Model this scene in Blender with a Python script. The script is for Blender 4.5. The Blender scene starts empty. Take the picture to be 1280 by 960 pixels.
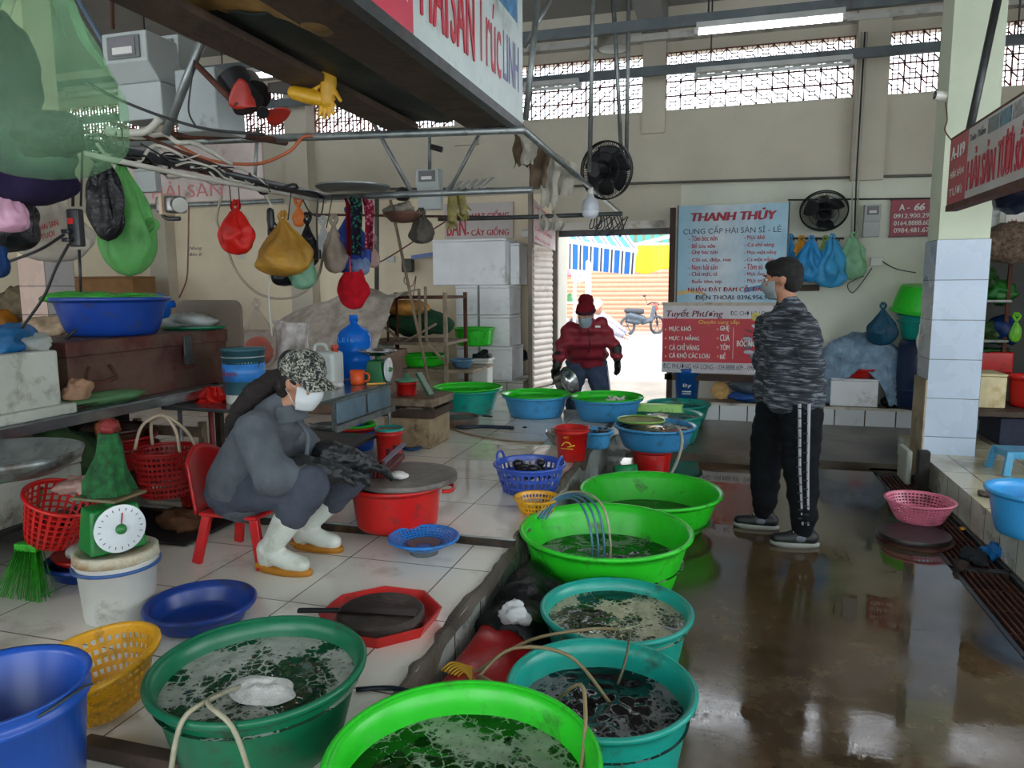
import bpy, bmesh, math, random
from mathutils import Vector, Matrix, noise
PI = math.pi
random.seed(4)
COL = bpy.context.scene.collection
# ---------------------------------------------------------------- camera
F = 910.; PITCH = math.atan(120/F)
YAW = math.atan(265/(F*math.cos(PITCH)+120*math.sin(PITCH)))
ROLL = -.006; H = 1.5
def ray(px, py):
    x = (px-640)/F; y = -(py-480)/F
    c, s = math.cos(ROLL), math.sin(ROLL); x, y = c*x-s*y, s*x+c*y
    cp, sp = math.cos(PITCH), math.sin(PITCH); fy = cp+y*sp; fz = -sp+y*cp
    cy, sy = math.cos(YAW), math.sin(YAW)
    return (x*cy-fy*sy, x*sy+fy*cy, fz)
def atz(px, py, z):
    r = ray(px, py); t = (z-H)/r[2]; return Vector((r[0]*t, r[1]*t, z))
def aty(px, py, y):
    r = ray(px, py); t = y/r[1]; return Vector((r[0]*t, y, H+r[2]*t))
def atx(px, py, x):
    r = ray(px, py); t = x/r[0]; return Vector((x, r[1]*t, H+r[2]*t))
def proj(p):
    cy, sy = math.cos(YAW), math.sin(YAW); cp, sp = math.cos(PITCH), math.sin(PITCH)
    z = p[2]-H; x = p[0]*cy+p[1]*sy; f = -p[0]*sy+p[1]*cy
    d = f*cp-z*sp; y = f*sp+z*cp; x, y = x/d, y/d
    c, s = math.cos(-ROLL), math.sin(-ROLL); x, y = c*x-s*y, s*x+c*y
    return 640+x*F, 480-y*F
def circ_bb(x, y, z, r):
    ps = [proj((x+r*math.cos(a), y+r*math.sin(a), z)) for a in [i*PI/24 for i in range(48)]]
    xs = [p[0] for p in ps]; ys = [p[1] for p in ps]
    return min(xs), max(xs), min(ys), max(ys)
def fit_rim(L, R, T, B, z):
    """centre and radius of a round rim at height z seen between these image bounds"""
    p = atz((L+R)/2, (T+B)/2, z); x, y, r = p.x, p.y, .3
    for it in range(50):
        b = circ_bb(x, y, z, r); d = math.hypot(x, y)
        r *= (R-L)/(b[1]-b[0]); x += ((L+R)/2-(b[0]+b[1])/2)*d/910
        y -= ((T+B)/2-(b[2]+b[3])/2)*d*d/910/1.6*.7/max(.3, H-z)*1.2
    return x, y, r
def fit_basin(L, R, T, B, z0, Bb, k):
    """height too: the base circle (k * rim radius, at z0) must reach image row Bb"""
    best = None
    for i in range(4, 60):
        z = z0+i*.01
        x, y, r = fit_rim(L, R, T, B, z)
        e = abs(circ_bb(x, y, z0, r*k)[3]-Bb)
        if best is None or e < best[0]: best = (e, x, y, z, r)
    return best[1:]
# ---------------------------------------------------------------- objects
def link(o): COL.objects.link(o); return o
def tag(o, label=None, cat=None, group=None, kind=None):
    if label: o['label'] = label
    if cat: o['category'] = cat
    if group: o['group'] = group
    if kind: o['kind'] = kind
    return o
def wloc(o):
    v = Vector((0, 0, 0))
    while o: v = v+o.location; o = o.parent
    return v
def thing(name, label, cat, loc, group=None, kind=None):
    o = bpy.data.objects.new(name, None); o.location = loc; o.empty_display_size = .05
    link(o); return tag(o, label, cat, group, kind)
def frame(d):
    d = Vector(d).normalized(); a = Vector((0, 0, 1)) if abs(d.z) < .9 else Vector((1, 0, 0))
    u = d.cross(a).normalized(); return u, d.cross(u).normalized()
def smooth_path(pts, n=6, closed=False):
    pts = [Vector(p) for p in pts]
    if len(pts) < 3: return pts
    out = []; N = len(pts)
    for i in range(N-1):
        p0 = pts[max(i-1, 0)]; p1 = pts[i]; p2 = pts[i+1]; p3 = pts[min(i+2, N-1)]
        for j in range(n):
            t = j/n
            out.append(.5*((2*p1)+(p2-p0)*t+(2*p0-5*p1+4*p2-p3)*t*t+(3*p1-p0-3*p2+p3)*t*t*t))
    out.append(pts[-1]); return out
class MB:
    def __init__(s): s.v = []; s.f = []; s.m = []; s.cur = 0
    def add(s, vs, fs):
        b = len(s.v); s.v += [Vector(v) for v in vs]
        for f in fs: s.f.append([b+i for i in f]); s.m.append(s.cur)
        return s
    def box(s, lo, hi, rot=0, piv=None):
        x0, y0, z0 = lo; x1, y1, z1 = hi
        vs = [Vector(p) for p in ((x0,y0,z0),(x1,y0,z0),(x1,y1,z0),(x0,y1,z0),(x0,y0,z1),(x1,y0,z1),(x1,y1,z1),(x0,y1,z1))]
        if rot:
            c = Vector(piv) if piv else (vs[0]+vs[6])/2
            M = Matrix.Rotation(rot, 3, 'Z'); vs = [c+M@(v-c) for v in vs]
        return s.add(vs, [(0,3,2,1),(4,5,6,7),(0,1,5,4),(1,2,6,5),(2,3,7,6),(3,0,4,7)])
    def cbox(s, c, size, M=None):
        c = Vector(c); h = Vector(size)/2
        vs = [Vector((sx*h.x, sy*h.y, sz*h.z)) for sz in (-1,1) for sx, sy in ((-1,-1),(1,-1),(1,1),(-1,1))]
        if M: vs = [M@v for v in vs]
        return s.add([c+v for v in vs], [(0,3,2,1),(4,5,6,7),(0,1,5,4),(1,2,6,5),(2,3,7,6),(3,0,4,7)])
    def beam(s, a, b, w, h, up=(0,0,1)):
        a = Vector(a); b = Vector(b); d = (b-a).normalized(); up = Vector(up)
        u = d.cross(up).normalized(); v = u.cross(d).normalized()
        vs = [p+u*sx*w/2+v*sy*h/2 for p in (a, b) for sx, sy in ((-1,-1),(1,-1),(1,1),(-1,1))]
        return s.add(vs, [(0,3,2,1),(4,5,6,7),(0,1,5,4),(1,2,6,5),(2,3,7,6),(3,0,4,7)])
    def tube(s, pts, r, n=8, sm=0, cap=True):
        if sm: pts = smooth_path(pts, sm)
        pts = [Vector(p) for p in pts]; N = len(pts); vs = []; fs = []
        u = None
        for i, p in enumerate(pts):
            d = (pts[min(i+1, N-1)]-pts[max(i-1, 0)])
            if d.length < 1e-6: d = Vector((0,0,1))
            d.normalize()
            if u is None: u, w = frame(d)
            else:
                u = (u-d*u.dot(d)); u = u.normalized() if u.length > 1e-5 else frame(d)[0]
                w = d.cross(u)
            rr = r[i*(len(r)-1)//max(1, N-1)] if isinstance(r, (list, tuple)) else r
            for k in range(n):
                a = 2*PI*k/n; vs.append(p+(u*math.cos(a)+w*math.sin(a))*rr)
        for i in range(N-1):
            for k in range(n):
                k2 = (k+1) % n; fs.append((i*n+k, i*n+k2, (i+1)*n+k2, (i+1)*n+k))
        if cap: fs.append(tuple(range(n))[::-1]); fs.append(tuple((N-1)*n+k for k in range(n)))
        return s.add(vs, fs)
    def lathe(s, prof, c=(0,0,0), n=48, sx=1, sy=1, rot=0, fn=None):
        """prof: (radius, z) list; radius 0 at an end closes it"""
        c = Vector(c); rings = []; vs = []; fs = []
        for r, z in prof:
            if r <= 1e-6: rings.append([len(vs)]); vs.append(c+Vector((0,0,z)))
            else:
                ring = []
                for k in range(n):
                    a = 2*PI*k/n; rr = r*(fn(a, z) if fn else 1)
                    x, y = rr*math.cos(a)*sx, rr*math.sin(a)*sy
                    ring.append(len(vs)); vs.append(c+Vector((x*math.cos(rot)-y*math.sin(rot), x*math.sin(rot)+y*math.cos(rot), z)))
                rings.append(ring)
        for a, b in zip(rings, rings[1:]):
            for k in range(n):
                k2 = (k+1) % n
                if len(a) == 1 and len(b) == 1: continue
                if len(a) == 1: fs.append((a[0], b[k2], b[k]))
                elif len(b) == 1: fs.append((a[k], a[k2], b[0]))
                else: fs.append((a[k], a[k2], b[k2], b[k]))
        return s.add(vs, fs)
    def ball(s, c, r, n=12, M=None):
        vs = []; fs = []; c = Vector(c); R = Vector(r) if isinstance(r, (list, tuple, Vector)) else Vector((r, r, r))
        m = n//2
        for i in range(m+1):
            t = PI*i/m
            for k in range(n):
                a = 2*PI*k/n; v = Vector((R.x*math.sin(t)*math.cos(a), R.y*math.sin(t)*math.sin(a), R.z*math.cos(t)))
                if M: v = M@v
                vs.append(c+v)
        for i in range(m):
            for k in range(n):
                k2 = (k+1) % n; fs.append((i*n+k, (i+1)*n+k, (i+1)*n+k2, i*n+k2))
        return s.add(vs, fs)
    def grid(s, fn, nu, nv, closed=False):
        vs = [fn(i/nu, j/nv) for j in range(nv+1) for i in range(nu+1)]
        fs = [(j*(nu+1)+i, j*(nu+1)+i+1, (j+1)*(nu+1)+i+1, (j+1)*(nu+1)+i) for j in range(nv) for i in range(nu)]
        return s.add(vs, fs)
    def cone(s, a, ra, b, rb, n=14):
        """round cone: two balls and the frustum between them"""
        a = Vector(a); b = Vector(b); s.ball(a, ra, n); s.ball(b, rb, n)
        s.tube([a, b], [ra, rb], n); return s
    def mesh(s, name):
        me = bpy.data.meshes.new(name); me.from_pydata([tuple(v) for v in s.v], [], s.f); me.update(); return me
    def build(s, name, mat, parent=None, smooth=True, bevel=0, solid=0, sub=0, origin=None, wn=False, doubles=True, disp=None):
        if parent is not None: off = wloc(parent)
        elif origin is not None: off = Vector(origin)
        else:
            xs = [v.x for v in s.v]; ys = [v.y for v in s.v]; zs = [v.z for v in s.v]
            off = Vector(((min(xs)+max(xs))/2, (min(ys)+max(ys))/2, min(zs)))
        me = bpy.data.meshes.new(name); me.from_pydata([tuple(v-off) for v in s.v], [], s.f)
        mats = mat if isinstance(mat, (list, tuple)) else [mat]
        for m in mats: me.materials.append(m)
        for p, mi in zip(me.polygons, s.m): p.material_index = mi
        bm = bmesh.new(); bm.from_mesh(me)
        if doubles: bmesh.ops.remove_doubles(bm, verts=bm.verts, dist=1e-5)
        bmesh.ops.recalc_face_normals(bm, faces=bm.faces)
        bm.to_mesh(me); bm.free()
        if smooth: me.shade_smooth()
        else: me.shade_flat()
        o = bpy.data.objects.new(name, me); link(o)
        if parent is not None: o.parent = parent
        else: o.location = off
        if disp:
            for v in me.vertices: v.co = disp(v.co, v.normal)
        if solid:
            m = o.modifiers.new('solid', 'SOLIDIFY'); m.thickness = solid; m.offset = 0
        if sub:
            m = o.modifiers.new('sub', 'SUBSURF'); m.levels = sub; m.render_levels = sub
        if bevel:
            m = o.modifiers.new('bevel', 'BEVEL'); m.width = bevel; m.segments = 2; m.limit_method = 'ANGLE'; m.angle_limit = .7
            me.shade_smooth(); m2 = o.modifiers.new('wn', 'WEIGHTED_NORMAL')
        elif smooth and wn:
            bm = bmesh.new(); bm.from_mesh(me)
            for e in bm.edges:
                if len(e.link_faces) == 2 and e.calc_face_angle(0) > .7: e.smooth = False
            bm.to_mesh(me); bm.free()
        return o
def voxel(mb, name, mat, parent, size=.012, smooth=6, disp=None, factor=.5, origin=None):
    """union of overlapping closed shapes as one continuous surface"""
    me = mb.mesh('tmp'); o = bpy.data.objects.new('tmp', me); link(o)
    r = o.modifiers.new('r', 'REMESH'); r.mode = 'VOXEL'; r.voxel_size = size
    if smooth:
        m = o.modifiers.new('s', 'SMOOTH'); m.iterations = smooth; m.factor = factor
    dg = bpy.context.evaluated_depsgraph_get(); dg.update()
    ev = o.evaluated_get(dg); nm = bpy.data.meshes.new_from_object(ev)
    bpy.data.objects.remove(o)
    if disp:
        cos = [disp(v.co.copy(), v.normal.copy()) for v in nm.vertices]
        for v, c in zip(nm.vertices, cos): v.co = c
    off = wloc(parent) if parent is not None else Vector(origin or (0,0,0))
    for v in nm.vertices: v.co -= off
    nm.materials.clear(); nm.materials.append(mat); nm.shade_smooth(); nm.name = name
    ob = bpy.data.objects.new(name, nm); link(ob)
    if parent is not None: ob.parent = parent
    else: ob.location = off
    return ob
def copy_tree(o, parent=None):
    c = o.copy(); COL.objects.link(c); c.parent = parent
    for ch in o.children: copy_tree(ch, c)
    return c
def nz(p, s=1., o=0): return noise.noise(Vector(p)*s+Vector((o, o*1.7, o*.3)))
# ---------------------------------------------------------------- materials
def C(h):
    h = h.lstrip('#'); v = [int(h[i:i+2], 16)/255 for i in (0, 2, 4)]
    return tuple(((x/12.92) if x <= .04045 else ((x+.055)/1.055)**2.4) for x in v)+(1,)
_mats = {}
class NT:
    def __init__(s, name):
        s.m = bpy.data.materials.new(name); s.m.use_nodes = True; s.t = s.m.node_tree; s.t.nodes.clear()
        s.out = s.n('ShaderNodeOutputMaterial'); s.b = s.n('ShaderNodeBsdfPrincipled'); s.l(s.b.outputs[0], s.out.inputs[0])
    def n(s, t, **k):
        x = s.t.nodes.new(t)
        for a, b in k.items(): setattr(x, a, b)
        return x
    def l(s, a, b): s.t.links.new(a, b)
    def noise(s, vec, scale, detail=4, rough=.55, dist=0):
        x = s.n('ShaderNodeTexNoise'); x.inputs['Scale'].default_value = scale; x.inputs['Detail'].default_value = detail
        x.inputs['Roughness'].default_value = rough; x.inputs['Distortion'].default_value = dist
        if vec: s.l(vec, x.inputs['Vector'])
        return x.outputs['Fac']
    def ramp(s, f, stops, interp='LINEAR'):
        x = s.n('ShaderNodeValToRGB'); s.l(f, x.inputs[0]); e = x.color_ramp.elements; x.color_ramp.interpolation = interp
        while len(e) < len(stops): e.new(.5)
        for a, (p, c) in zip(e, stops):
            a.position = p; a.color = c if len(c) == 4 else tuple(c)+(1,)
        return x.outputs[0]
    def mix(s, f, a, b, mode='MIX'):
        x = s.n('ShaderNodeMix', data_type='RGBA', blend_type=mode)
        for i, v in ((0, f), (6, a), (7, b)):
            if isinstance(v, (int, float)): x.inputs[i].default_value = v
            elif isinstance(v, tuple): x.inputs[i].default_value = v
            else: s.l(v, x.inputs[i])
        return x.outputs[2]
    def math(s, op, a, b=0):
        x = s.n('ShaderNodeMath', operation=op)
        for i, v in ((0, a), (1, b)):
            if isinstance(v, (int, float)): x.inputs[i].default_value = v
            else: s.l(v, x.inputs[i])
        return x.outputs[0]
    def bump(s, h, strength=.3, dist=.01, to=None):
        x = s.n('ShaderNodeBump'); x.inputs['Strength'].default_value = strength; x.inputs['Distance'].default_value = dist
        s.l(h, x.inputs['Height']); s.l(x.outputs[0], (to or s.b).inputs['Normal'])
    def pos(s): return s.n('ShaderNodeNewGeometry').outputs['Position']
    def obj(s): return s.n('ShaderNodeTexCoord').outputs['Object']
def W(v): return (v, v, v, 1)
def mat(name, col, rough=.5, metal=0, var=.12, vs=6, bump=0, bs=40, dirt=0, dcol='4a4034', ds=3, spec=.5, sss=0, coat=0):
    if name in _mats: return _mats[name]
    n = NT(name); c = C(col) if isinstance(col, str) else col
    v = n.obj(); n1 = n.noise(v, vs, 3)
    dk = tuple(x*(1-var*1.4) for x in c[:3])+(1,); lt = tuple(min(1, x*(1+var)) for x in c[:3])+(1,)
    col_ = n.ramp(n1, [(.3, dk), (.7, lt)])
    if dirt:
        d = n.ramp(n.noise(v, ds, 8, .65), [(.62-dirt*.4, (0,0,0,1)), (.75-dirt*.2, (1,1,1,1))])
        col_ = n.mix(d, col_, C(dcol)); 
    n.l(col_, n.b.inputs['Base Color']); n.b.inputs['Roughness'].default_value = rough; n.b.inputs['Metallic'].default_value = metal
    n.b.inputs['Specular IOR Level'].default_value = spec
    if coat: n.b.inputs['Coat Weight'].default_value = coat
    if sss: n.b.inputs['Subsurface Weight'].default_value = sss; n.b.inputs['Subsurface Scale'].default_value = .02
    if bump: n.bump(n.noise(v, bs, 5), bump)
    _mats[name] = n.m; return n.m
def plastic(name, col, rough=.32, dirt=.12): return mat(name, col, rough, 0, .1, 5, .04, 30, dirt, 'c8c8b8' if dirt < .01 else '3a352c', 5)
def cloth(name, col, bump=.5, bs=140, var=.25, vs=9): return mat(name, col, .9, 0, var, vs, bump, bs, 0, spec=.2)
def film(name, col, alpha=.6, rough=.25):
    """thin plastic bag: part see-through, part translucent"""
    if name in _mats: return _mats[name]
    n = NT(name); c = C(col); v = n.obj()
    n.l(n.ramp(n.noise(v, 9, 4), [(.3, tuple(x*.75 for x in c[:3])+(1,)), (.7, tuple(min(1, x*1.25) for x in c[:3])+(1,))]), n.b.inputs['Base Color'])
    n.b.inputs['Roughness'].default_value = rough
    tr = n.n('ShaderNodeBsdfTranslucent'); tr.inputs[0].default_value = c
    m1 = n.n('ShaderNodeMixShader'); m1.inputs[0].default_value = .3; n.l(n.b.outputs[0], m1.inputs[1]); n.l(tr.outputs[0], m1.inputs[2])
    tp = n.n('ShaderNodeBsdfTransparent'); tp.inputs[0].default_value = tuple(.72+.28*x for x in c[:3])+(1,)
    m2 = n.n('ShaderNodeMixShader'); m2.inputs[0].default_value = alpha; n.l(tp.outputs[0], m2.inputs[1]); n.l(m1.outputs[0], m2.inputs[2])
    n.l(m2.outputs[0], n.out.inputs[0]); n.bump(n.noise(v, 18, 6, .6, 1.2), .6, .02)
    _mats[name] = n.m; return n.m
def tile(name, ax, sx, sy, col, grout='6a6860', m=.006, rough=.15, dirt=.2, dcol='7a6a4c', off=(0,0), ds=2.2, var='e0'):
    if name in _mats: return _mats[name]
    n = NT(name); p = n.pos(); sep = n.n('ShaderNodeSeparateXYZ'); n.l(p, sep.inputs[0])
    cb = n.n('ShaderNodeCombineXYZ')
    n.l(n.math('ADD', sep.outputs[ax[0]], off[0]), cb.inputs[0]); n.l(n.math('ADD', sep.outputs[ax[1]], off[1]), cb.inputs[1])
    br = n.n('ShaderNodeTexBrick', offset=0); n.l(cb.outputs[0], br.inputs['Vector'])
    c = C(col)
    br.inputs['Color1'].default_value = c; br.inputs['Color2'].default_value = tuple(x*.9 for x in c[:3])+(1,)
    br.inputs['Mortar'].default_value = C(grout); br.inputs['Scale'].default_value = 1; br.inputs['Mortar Size'].default_value = m
    br.inputs['Mortar Smooth'].default_value = .2
    br.inputs['Brick Width'].default_value = sx; br.inputs['Row Height'].default_value = sy
    d = n.ramp(n.noise(p, ds, 9, .68), [(.68-dirt*.55, (0,0,0,1)), (.85-dirt*.2, (1,1,1,1))])
    n.l(n.mix(d, br.outputs['Color'], C(dcol)), n.b.inputs['Base Color'])
    n.l(n.ramp(n.noise(p, 3, 4), [(.35, W(rough*.5)), (.7, W(min(1, rough*2.2)))]), n.b.inputs['Roughness'])
    n.bump(n.math('SUBTRACT', n.math('MULTIPLY', n.noise(p, 5, 5), .15), br.outputs['Fac']), .25, .004)
    _mats[name] = n.m; return n.m
def foam(name, water, fcol, amt, scale=9, seed=0, streak=1., wr=.04):
    """water with foam floating on it: the foam is a material of its own colour with bubbles"""
    n = NT(name); v0 = n.obj(); mp = n.n('ShaderNodeMapping'); n.l(v0, mp.inputs[0]); mp.inputs['Location'].default_value = (seed, seed*2, 0)
    mp.inputs['Scale'].default_value = (1, streak, 1); v = mp.outputs[0]
    big = n.noise(v, scale, 3.5, .5, .8)
    vo = n.n('ShaderNodeTexVoronoi', feature='DISTANCE_TO_EDGE'); vo.inputs['Scale'].default_value = scale*7; n.l(v0, vo.inputs['Vector'])
    vo2 = n.n('ShaderNodeTexVoronoi', feature='DISTANCE_TO_EDGE'); vo2.inputs['Scale'].default_value = scale*16; n.l(v0, vo2.inputs['Vector'])
    edge = n.ramp(vo.outputs['Distance'], [(0, W(1)), (.12, W(.25)), (.4, W(0))])
    edge2 = n.ramp(vo2.outputs['Distance'], [(0, W(1)), (.15, W(.4)), (.5, W(.1))])
    mk = n.math('ADD', big, n.math('MULTIPLY', edge, .10)); mk = n.math('ADD', mk, n.math('MULTIPLY', edge2, .06))
    thr = .74-.18*amt; f = n.ramp(mk, [(thr, W(0)), (thr+.045, W(1))])
    fine = n.ramp(n.math('ADD', edge, n.math('MULTIPLY', edge2, .5)), [(.05, W(.35)), (.45, W(1))]); f = n.math('MULTIPLY', f, fine)
    fc = n.ramp(n.noise(v, scale*4, 5), [(.3, tuple(x*.55 for x in C(fcol)[:3])+(1,)), (.7, C(fcol))])
    n.l(n.mix(f, C(water), fc), n.b.inputs['Base Color'])
    n.l(n.ramp(f, [(0, W(wr)), (1, W(.4))]), n.b.inputs['Roughness'])
    n.bump(n.math('ADD', n.math('MULTIPLY', f, 1.), n.math('MULTIPLY', n.noise(v0, scale*2.5, 4), .6)), .55, .008)
    return n.m
def emit(name, col, s):
    n = NT(name); n.b.inputs['Emission Color'].default_value = C(col); n.b.inputs['Emission Strength'].default_value = s
    n.b.inputs['Base Color'].default_value = C(col); return n.m
GALV = mat('galvanised_steel', '8b9191', .42, .75, .2, 14, .1, 60, .12, '4a3a2c', 6)
DARKSTEEL = mat('dark_steel', '4a4e50', .45, .6, .2, 14, .1, 60, .2, '50382a', 6)
STAIN = mat('stainless', 'a8acad', .22, .95, .1, 8, .05, 30)
RUST = mat('rusty_iron', '5a3426', .75, .3, .3, 10, .4, 60, .3, '2c1e18', 6)
WOODD = mat('dark_wet_wood', '4b3c31', .7, 0, .3, 6, .3, 40, .3, '241c16', 5)
WOOD = mat('weathered_wood', '8a7a66', .75, 0, .3, 8, .3, 50, .25, '4a3c30', 6)
BLACKP = mat('black_plastic', '16181b', .35, 0, .1)
WIREB = mat('black_wire', '17181a', .5, 0, .1)
WIREW = mat('white_wire', 'b9b6aa', .45, 0, .1)
WHITEP = mat('white_plastic', 'd8d9d2', .35, 0, .06, 5, 0, 1, .1, '8a8470', 5)
PAPER = mat('white_paper', 'dcdcd6', .8)
STYRO = mat('white_foam_box', 'f0f3f6', .75, 0, .04, 4, .12, 220, .1, 'a8a89c', 3)
STYROD = mat('dirty_foam_box', 'b3b8ad', .8, 0, .1, 4, .15, 160, .25, '6a624e', 5)
PRED = plastic('red_plastic', 'c51a18'); PBLUE = plastic('blue_plastic', '0f4aa8'); PDB = plastic('deep_blue_plastic', '123a8c')
PLB = plastic('sky_blue_plastic', '3f93c9'); PTEAL = plastic('teal_plastic', '129c8c'); PGREEN = plastic('bright_green_plastic', '27c824')
PDG = plastic('dark_green_plastic', '0d6b48'); PYEL = plastic('yellow_plastic', 'e0a51c'); PPINK = plastic('pink_plastic', 'd8758f')
PORANGE = plastic('orange_plastic', 'e85a22'); PLIME = plastic('lime_plastic', '8fd05c')
# ---------------------------------------------------------------- writing
def write(txt, p0, right, up, w, h, m, parent, name='lettering', ital=0, bold=0, thick=.0012):
    """lettering lying in the plane right x up; p0 is the lower left corner; fitted to w by h"""
    cu = bpy.data.curves.new('t', 'FONT'); cu.body = txt; cu.size = 1; cu.shear = ital; cu.extrude = .004
    cu.resolution_u = 3
    o = bpy.data.objects.new('t', cu); link(o)
    dg = bpy.context.evaluated_depsgraph_get(); dg.update()
    me = bpy.data.meshes.new_from_object(o.evaluated_get(dg)); bpy.data.objects.remove(o)
    xs = [v.co.x for v in me.vertices]; ys = [v.co.y for v in me.vertices]
    if not xs: return None
    x0, x1, y0, y1 = min(xs), max(xs), min(ys), max(ys)
    right = Vector(right); up = Vector(up); nrm = right.cross(up); off = wloc(parent); p0 = Vector(p0)
    if bold:   # heavier strokes: the outline laid again a hair to each side
        bm = bmesh.new(); bm.from_mesh(me); n0 = list(bm.verts)+list(bm.edges)+list(bm.faces)
        for sx, sy in ((1, .5), (-1, -.5)):
            r = bmesh.ops.duplicate(bm, geom=n0)
            for g in r['geom']:
                if isinstance(g, bmesh.types.BMVert): g.co.x += sx*bold*1.3; g.co.y += sy*bold*.6; g.co.z += (.004 if sx > 0 else .008) if g.co.z > 0 else 0
        bm.to_mesh(me); bm.free()
    for v in me.vertices:
        a = (v.co.x-x0)/(x1-x0)*w; b = (v.co.y-y0)/(y1-y0)*h
        v.co = p0+right*a+up*b+nrm*(thick*v.co.z/.004 if v.co.z > 0 else 0)-off
    me.materials.append(m); ob = bpy.data.objects.new(name, me); link(ob); ob.parent = parent; return ob
# ================================================================ SETTING
WALLC = 'd9d1be'
def wallmat(name, col, low='9c9484'):
    n = NT(name); p = n.pos(); c = C(col)
    a = n.ramp(n.noise(p, 1.1, 8, .65), [(.3, tuple(x*.82 for x in c[:3])+(1,)), (.7, c)])
    st = n.ramp(n.noise(p, 14, 6, .7), [(.70, W(0)), (.78, W(1))])
    sep = n.n('ShaderNodeSeparateXYZ'); n.l(p, sep.inputs[0])
    h = n.ramp(sep.outputs[2], [(0, W(1)), (1, W(0))])
    n.l(n.mix(n.math('MULTIPLY', st, n.math('ADD', n.math('MULTIPLY', h, .7), .12)), a, C('5a4a38')), n.b.inputs['Base Color'])
    n.b.inputs['Roughness'].default_value = .85; n.bump(n.noise(p, 60, 5), .15, .004); return n.m
M_WALL = wallmat('painted_wall', 'cdc6b4'); M_WALLG = wallmat('grey_wall', 'a9a598'); M_PIL = wallmat('pale_pillar_paint', 'd2dcc4')
M_CEIL = wallmat('ceiling_paint', '9a9a98'); M_CREAM = wallmat('cream_wall', 'f6e8cc')
# wet concrete
n = NT('wet_concrete'); p = n.pos()
base = n.ramp(n.noise(p, 1.4, 8, .62, .4), [(.3, C('2a1f13')), (.5, C('453420')), (.72, C('5f5039'))])
base = n.mix(n.ramp(n.noise(p, 7, 8, .7), [(.45, W(0)), (.7, W(.5))]), base, C('6a5c44'))
base = n.mix(n.ramp(n.noise(p, .8, 5, .5), [(.55, W(0)), (.66, W(.5))]), base, C('3c4420'))
wet = n.ramp(n.noise(p, .9, 6, .55, .3), [(.42, W(0)), (.56, W(1))])
n.l(base, n.b.inputs['Base Color'])
n.l(n.ramp(wet, [(0, W(.025)), (1, W(.2))]), n.b.inputs['Roughness']); n.b.inputs['Specular IOR Level'].default_value = .85
n.bump(n.math('ADD', n.math('MULTIPLY', n.noise(p, 3.2, 4), .3), n.math('MULTIPLY', n.math('MULTIPLY', n.noise(p, 55, 6), wet), .25)), .13, .012)
M_FLOOR = n.m
M_TILEF = tile('platform_tiles', (0,1), .5, .5, 'f2f0e4', '7c776a', .0035, .1, .26, '8d7450', (.12,.1))
M_TILEU = tile('upper_platform_tiles', (0,1), .5, .5, 'ece6da', '7c7464', .0035, .05, .26, '94785a', (.3,.28))
M_TILEV = tile('platform_face_tiles', (1,2), .3, .4, 'a9b1ac', '4b4a42', .006, .2, .3, '5d5240', (0,.12))
M_TILER = tile('right_platform_tiles', (0,1), .45, .45, 'd2cbae', '746a54', .005, .12, .35, '8a7750', (.1,.2))
M_TILERV = tile('right_face_tiles', (1,2), .25, .4, 'c9cbbd', '5a5142', .006, .25, .35, '6b4d30', (0,.19))
M_TILEB = tile('bench_tiles', (0,2), .295, .3, 'dfe5e6', '4c443a', .007, .15, .12, '6a5a44', (0,.08))
M_TILEP = tile('pillar_tiles', (0,2), .36, .3, 'bccde0', '51565c', .003, .2, .0, '8a8478', (.27,.26))
M_TILEPX = tile('pillar_side_tiles', (1,2), .33, .3, 'b9bfc4', '51565c', .003, .2, .06, '8a8478', (.05,.26))
M_TILELP = tile('left_pillar_tiles', (0,2), .36, .3, 'e6cabc', '6a6058', .005, .2, .05, 'a08468', (7.13,.25))  # pinkish light on the front face is put into the tile colour
M_TILELS = tile('left_pillar_side_tiles', (1,2), .36, .3, 'c4c0c0', '6a6058', .005, .2, .04, 'a08468', (.12,.25))  # same tiles coloured greyer for the face turned from that light
def struct(name, mb, m, **k):
    o = mb.build(name, m, None, False, **k); o['kind'] = 'structure'; return o
ZL, ZU = .27, .31          # lower and upper level of the tiled platform
EX = -.92                  # aisle edge of the platform
b = MB(); b.box((EX-.2, -3, -.1), (1.21, 6.36, 0)); b.box((1.51, -3, -.1), (1.6, 6.36, 0))
struct('floor', b, M_FLOOR)
b = MB(); b.box((-2.6, 6.55, -.1), (4.2, 11.5, .03)); struct('floor', b, mat('damp_concrete', '645c4e', .3, 0, .3, 2, .25, 30, .35, '3a3228', 1.5))
b = MB(); b.box((EX, 6.36, -.16), (1.6, 6.55, -.05)); b.box((1.21, -3, -.16), (1.51, 6.36, -.1))
struct('trim_gutter', b, mat('gutter_black', '15130f', .3, 0, .4, 6, .5, 20))
b = MB(); b.box((-11, -3, -.1), (EX, 3.22, ZL)); o = struct('floor_platform', b, [M_TILEF, M_TILEV])
for pl in o.data.polygons: pl.material_index = 0 if pl.normal.z > .5 else 1
b = MB(); b.box((-11, 3.22, -.1), (-.92, 6.95, ZU)); b.box((-11, 6.95, -.1), (-2.0, 8.8, ZU)); o = struct('floor_upper_platform', b, [M_TILEU, M_TILEV])
for pl in o.data.polygons: pl.material_index = 0 if pl.normal.z > .5 else 1
b = MB(); b.box((-3.3, 3.2, ZL-.02), (EX+.004, 3.225, ZU-.008)); struct('trim_step', b, mat('step_edge_black', '1d1712', .5, 0, .4, 8, .6, 30, .3, '6a4a22'))
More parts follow.
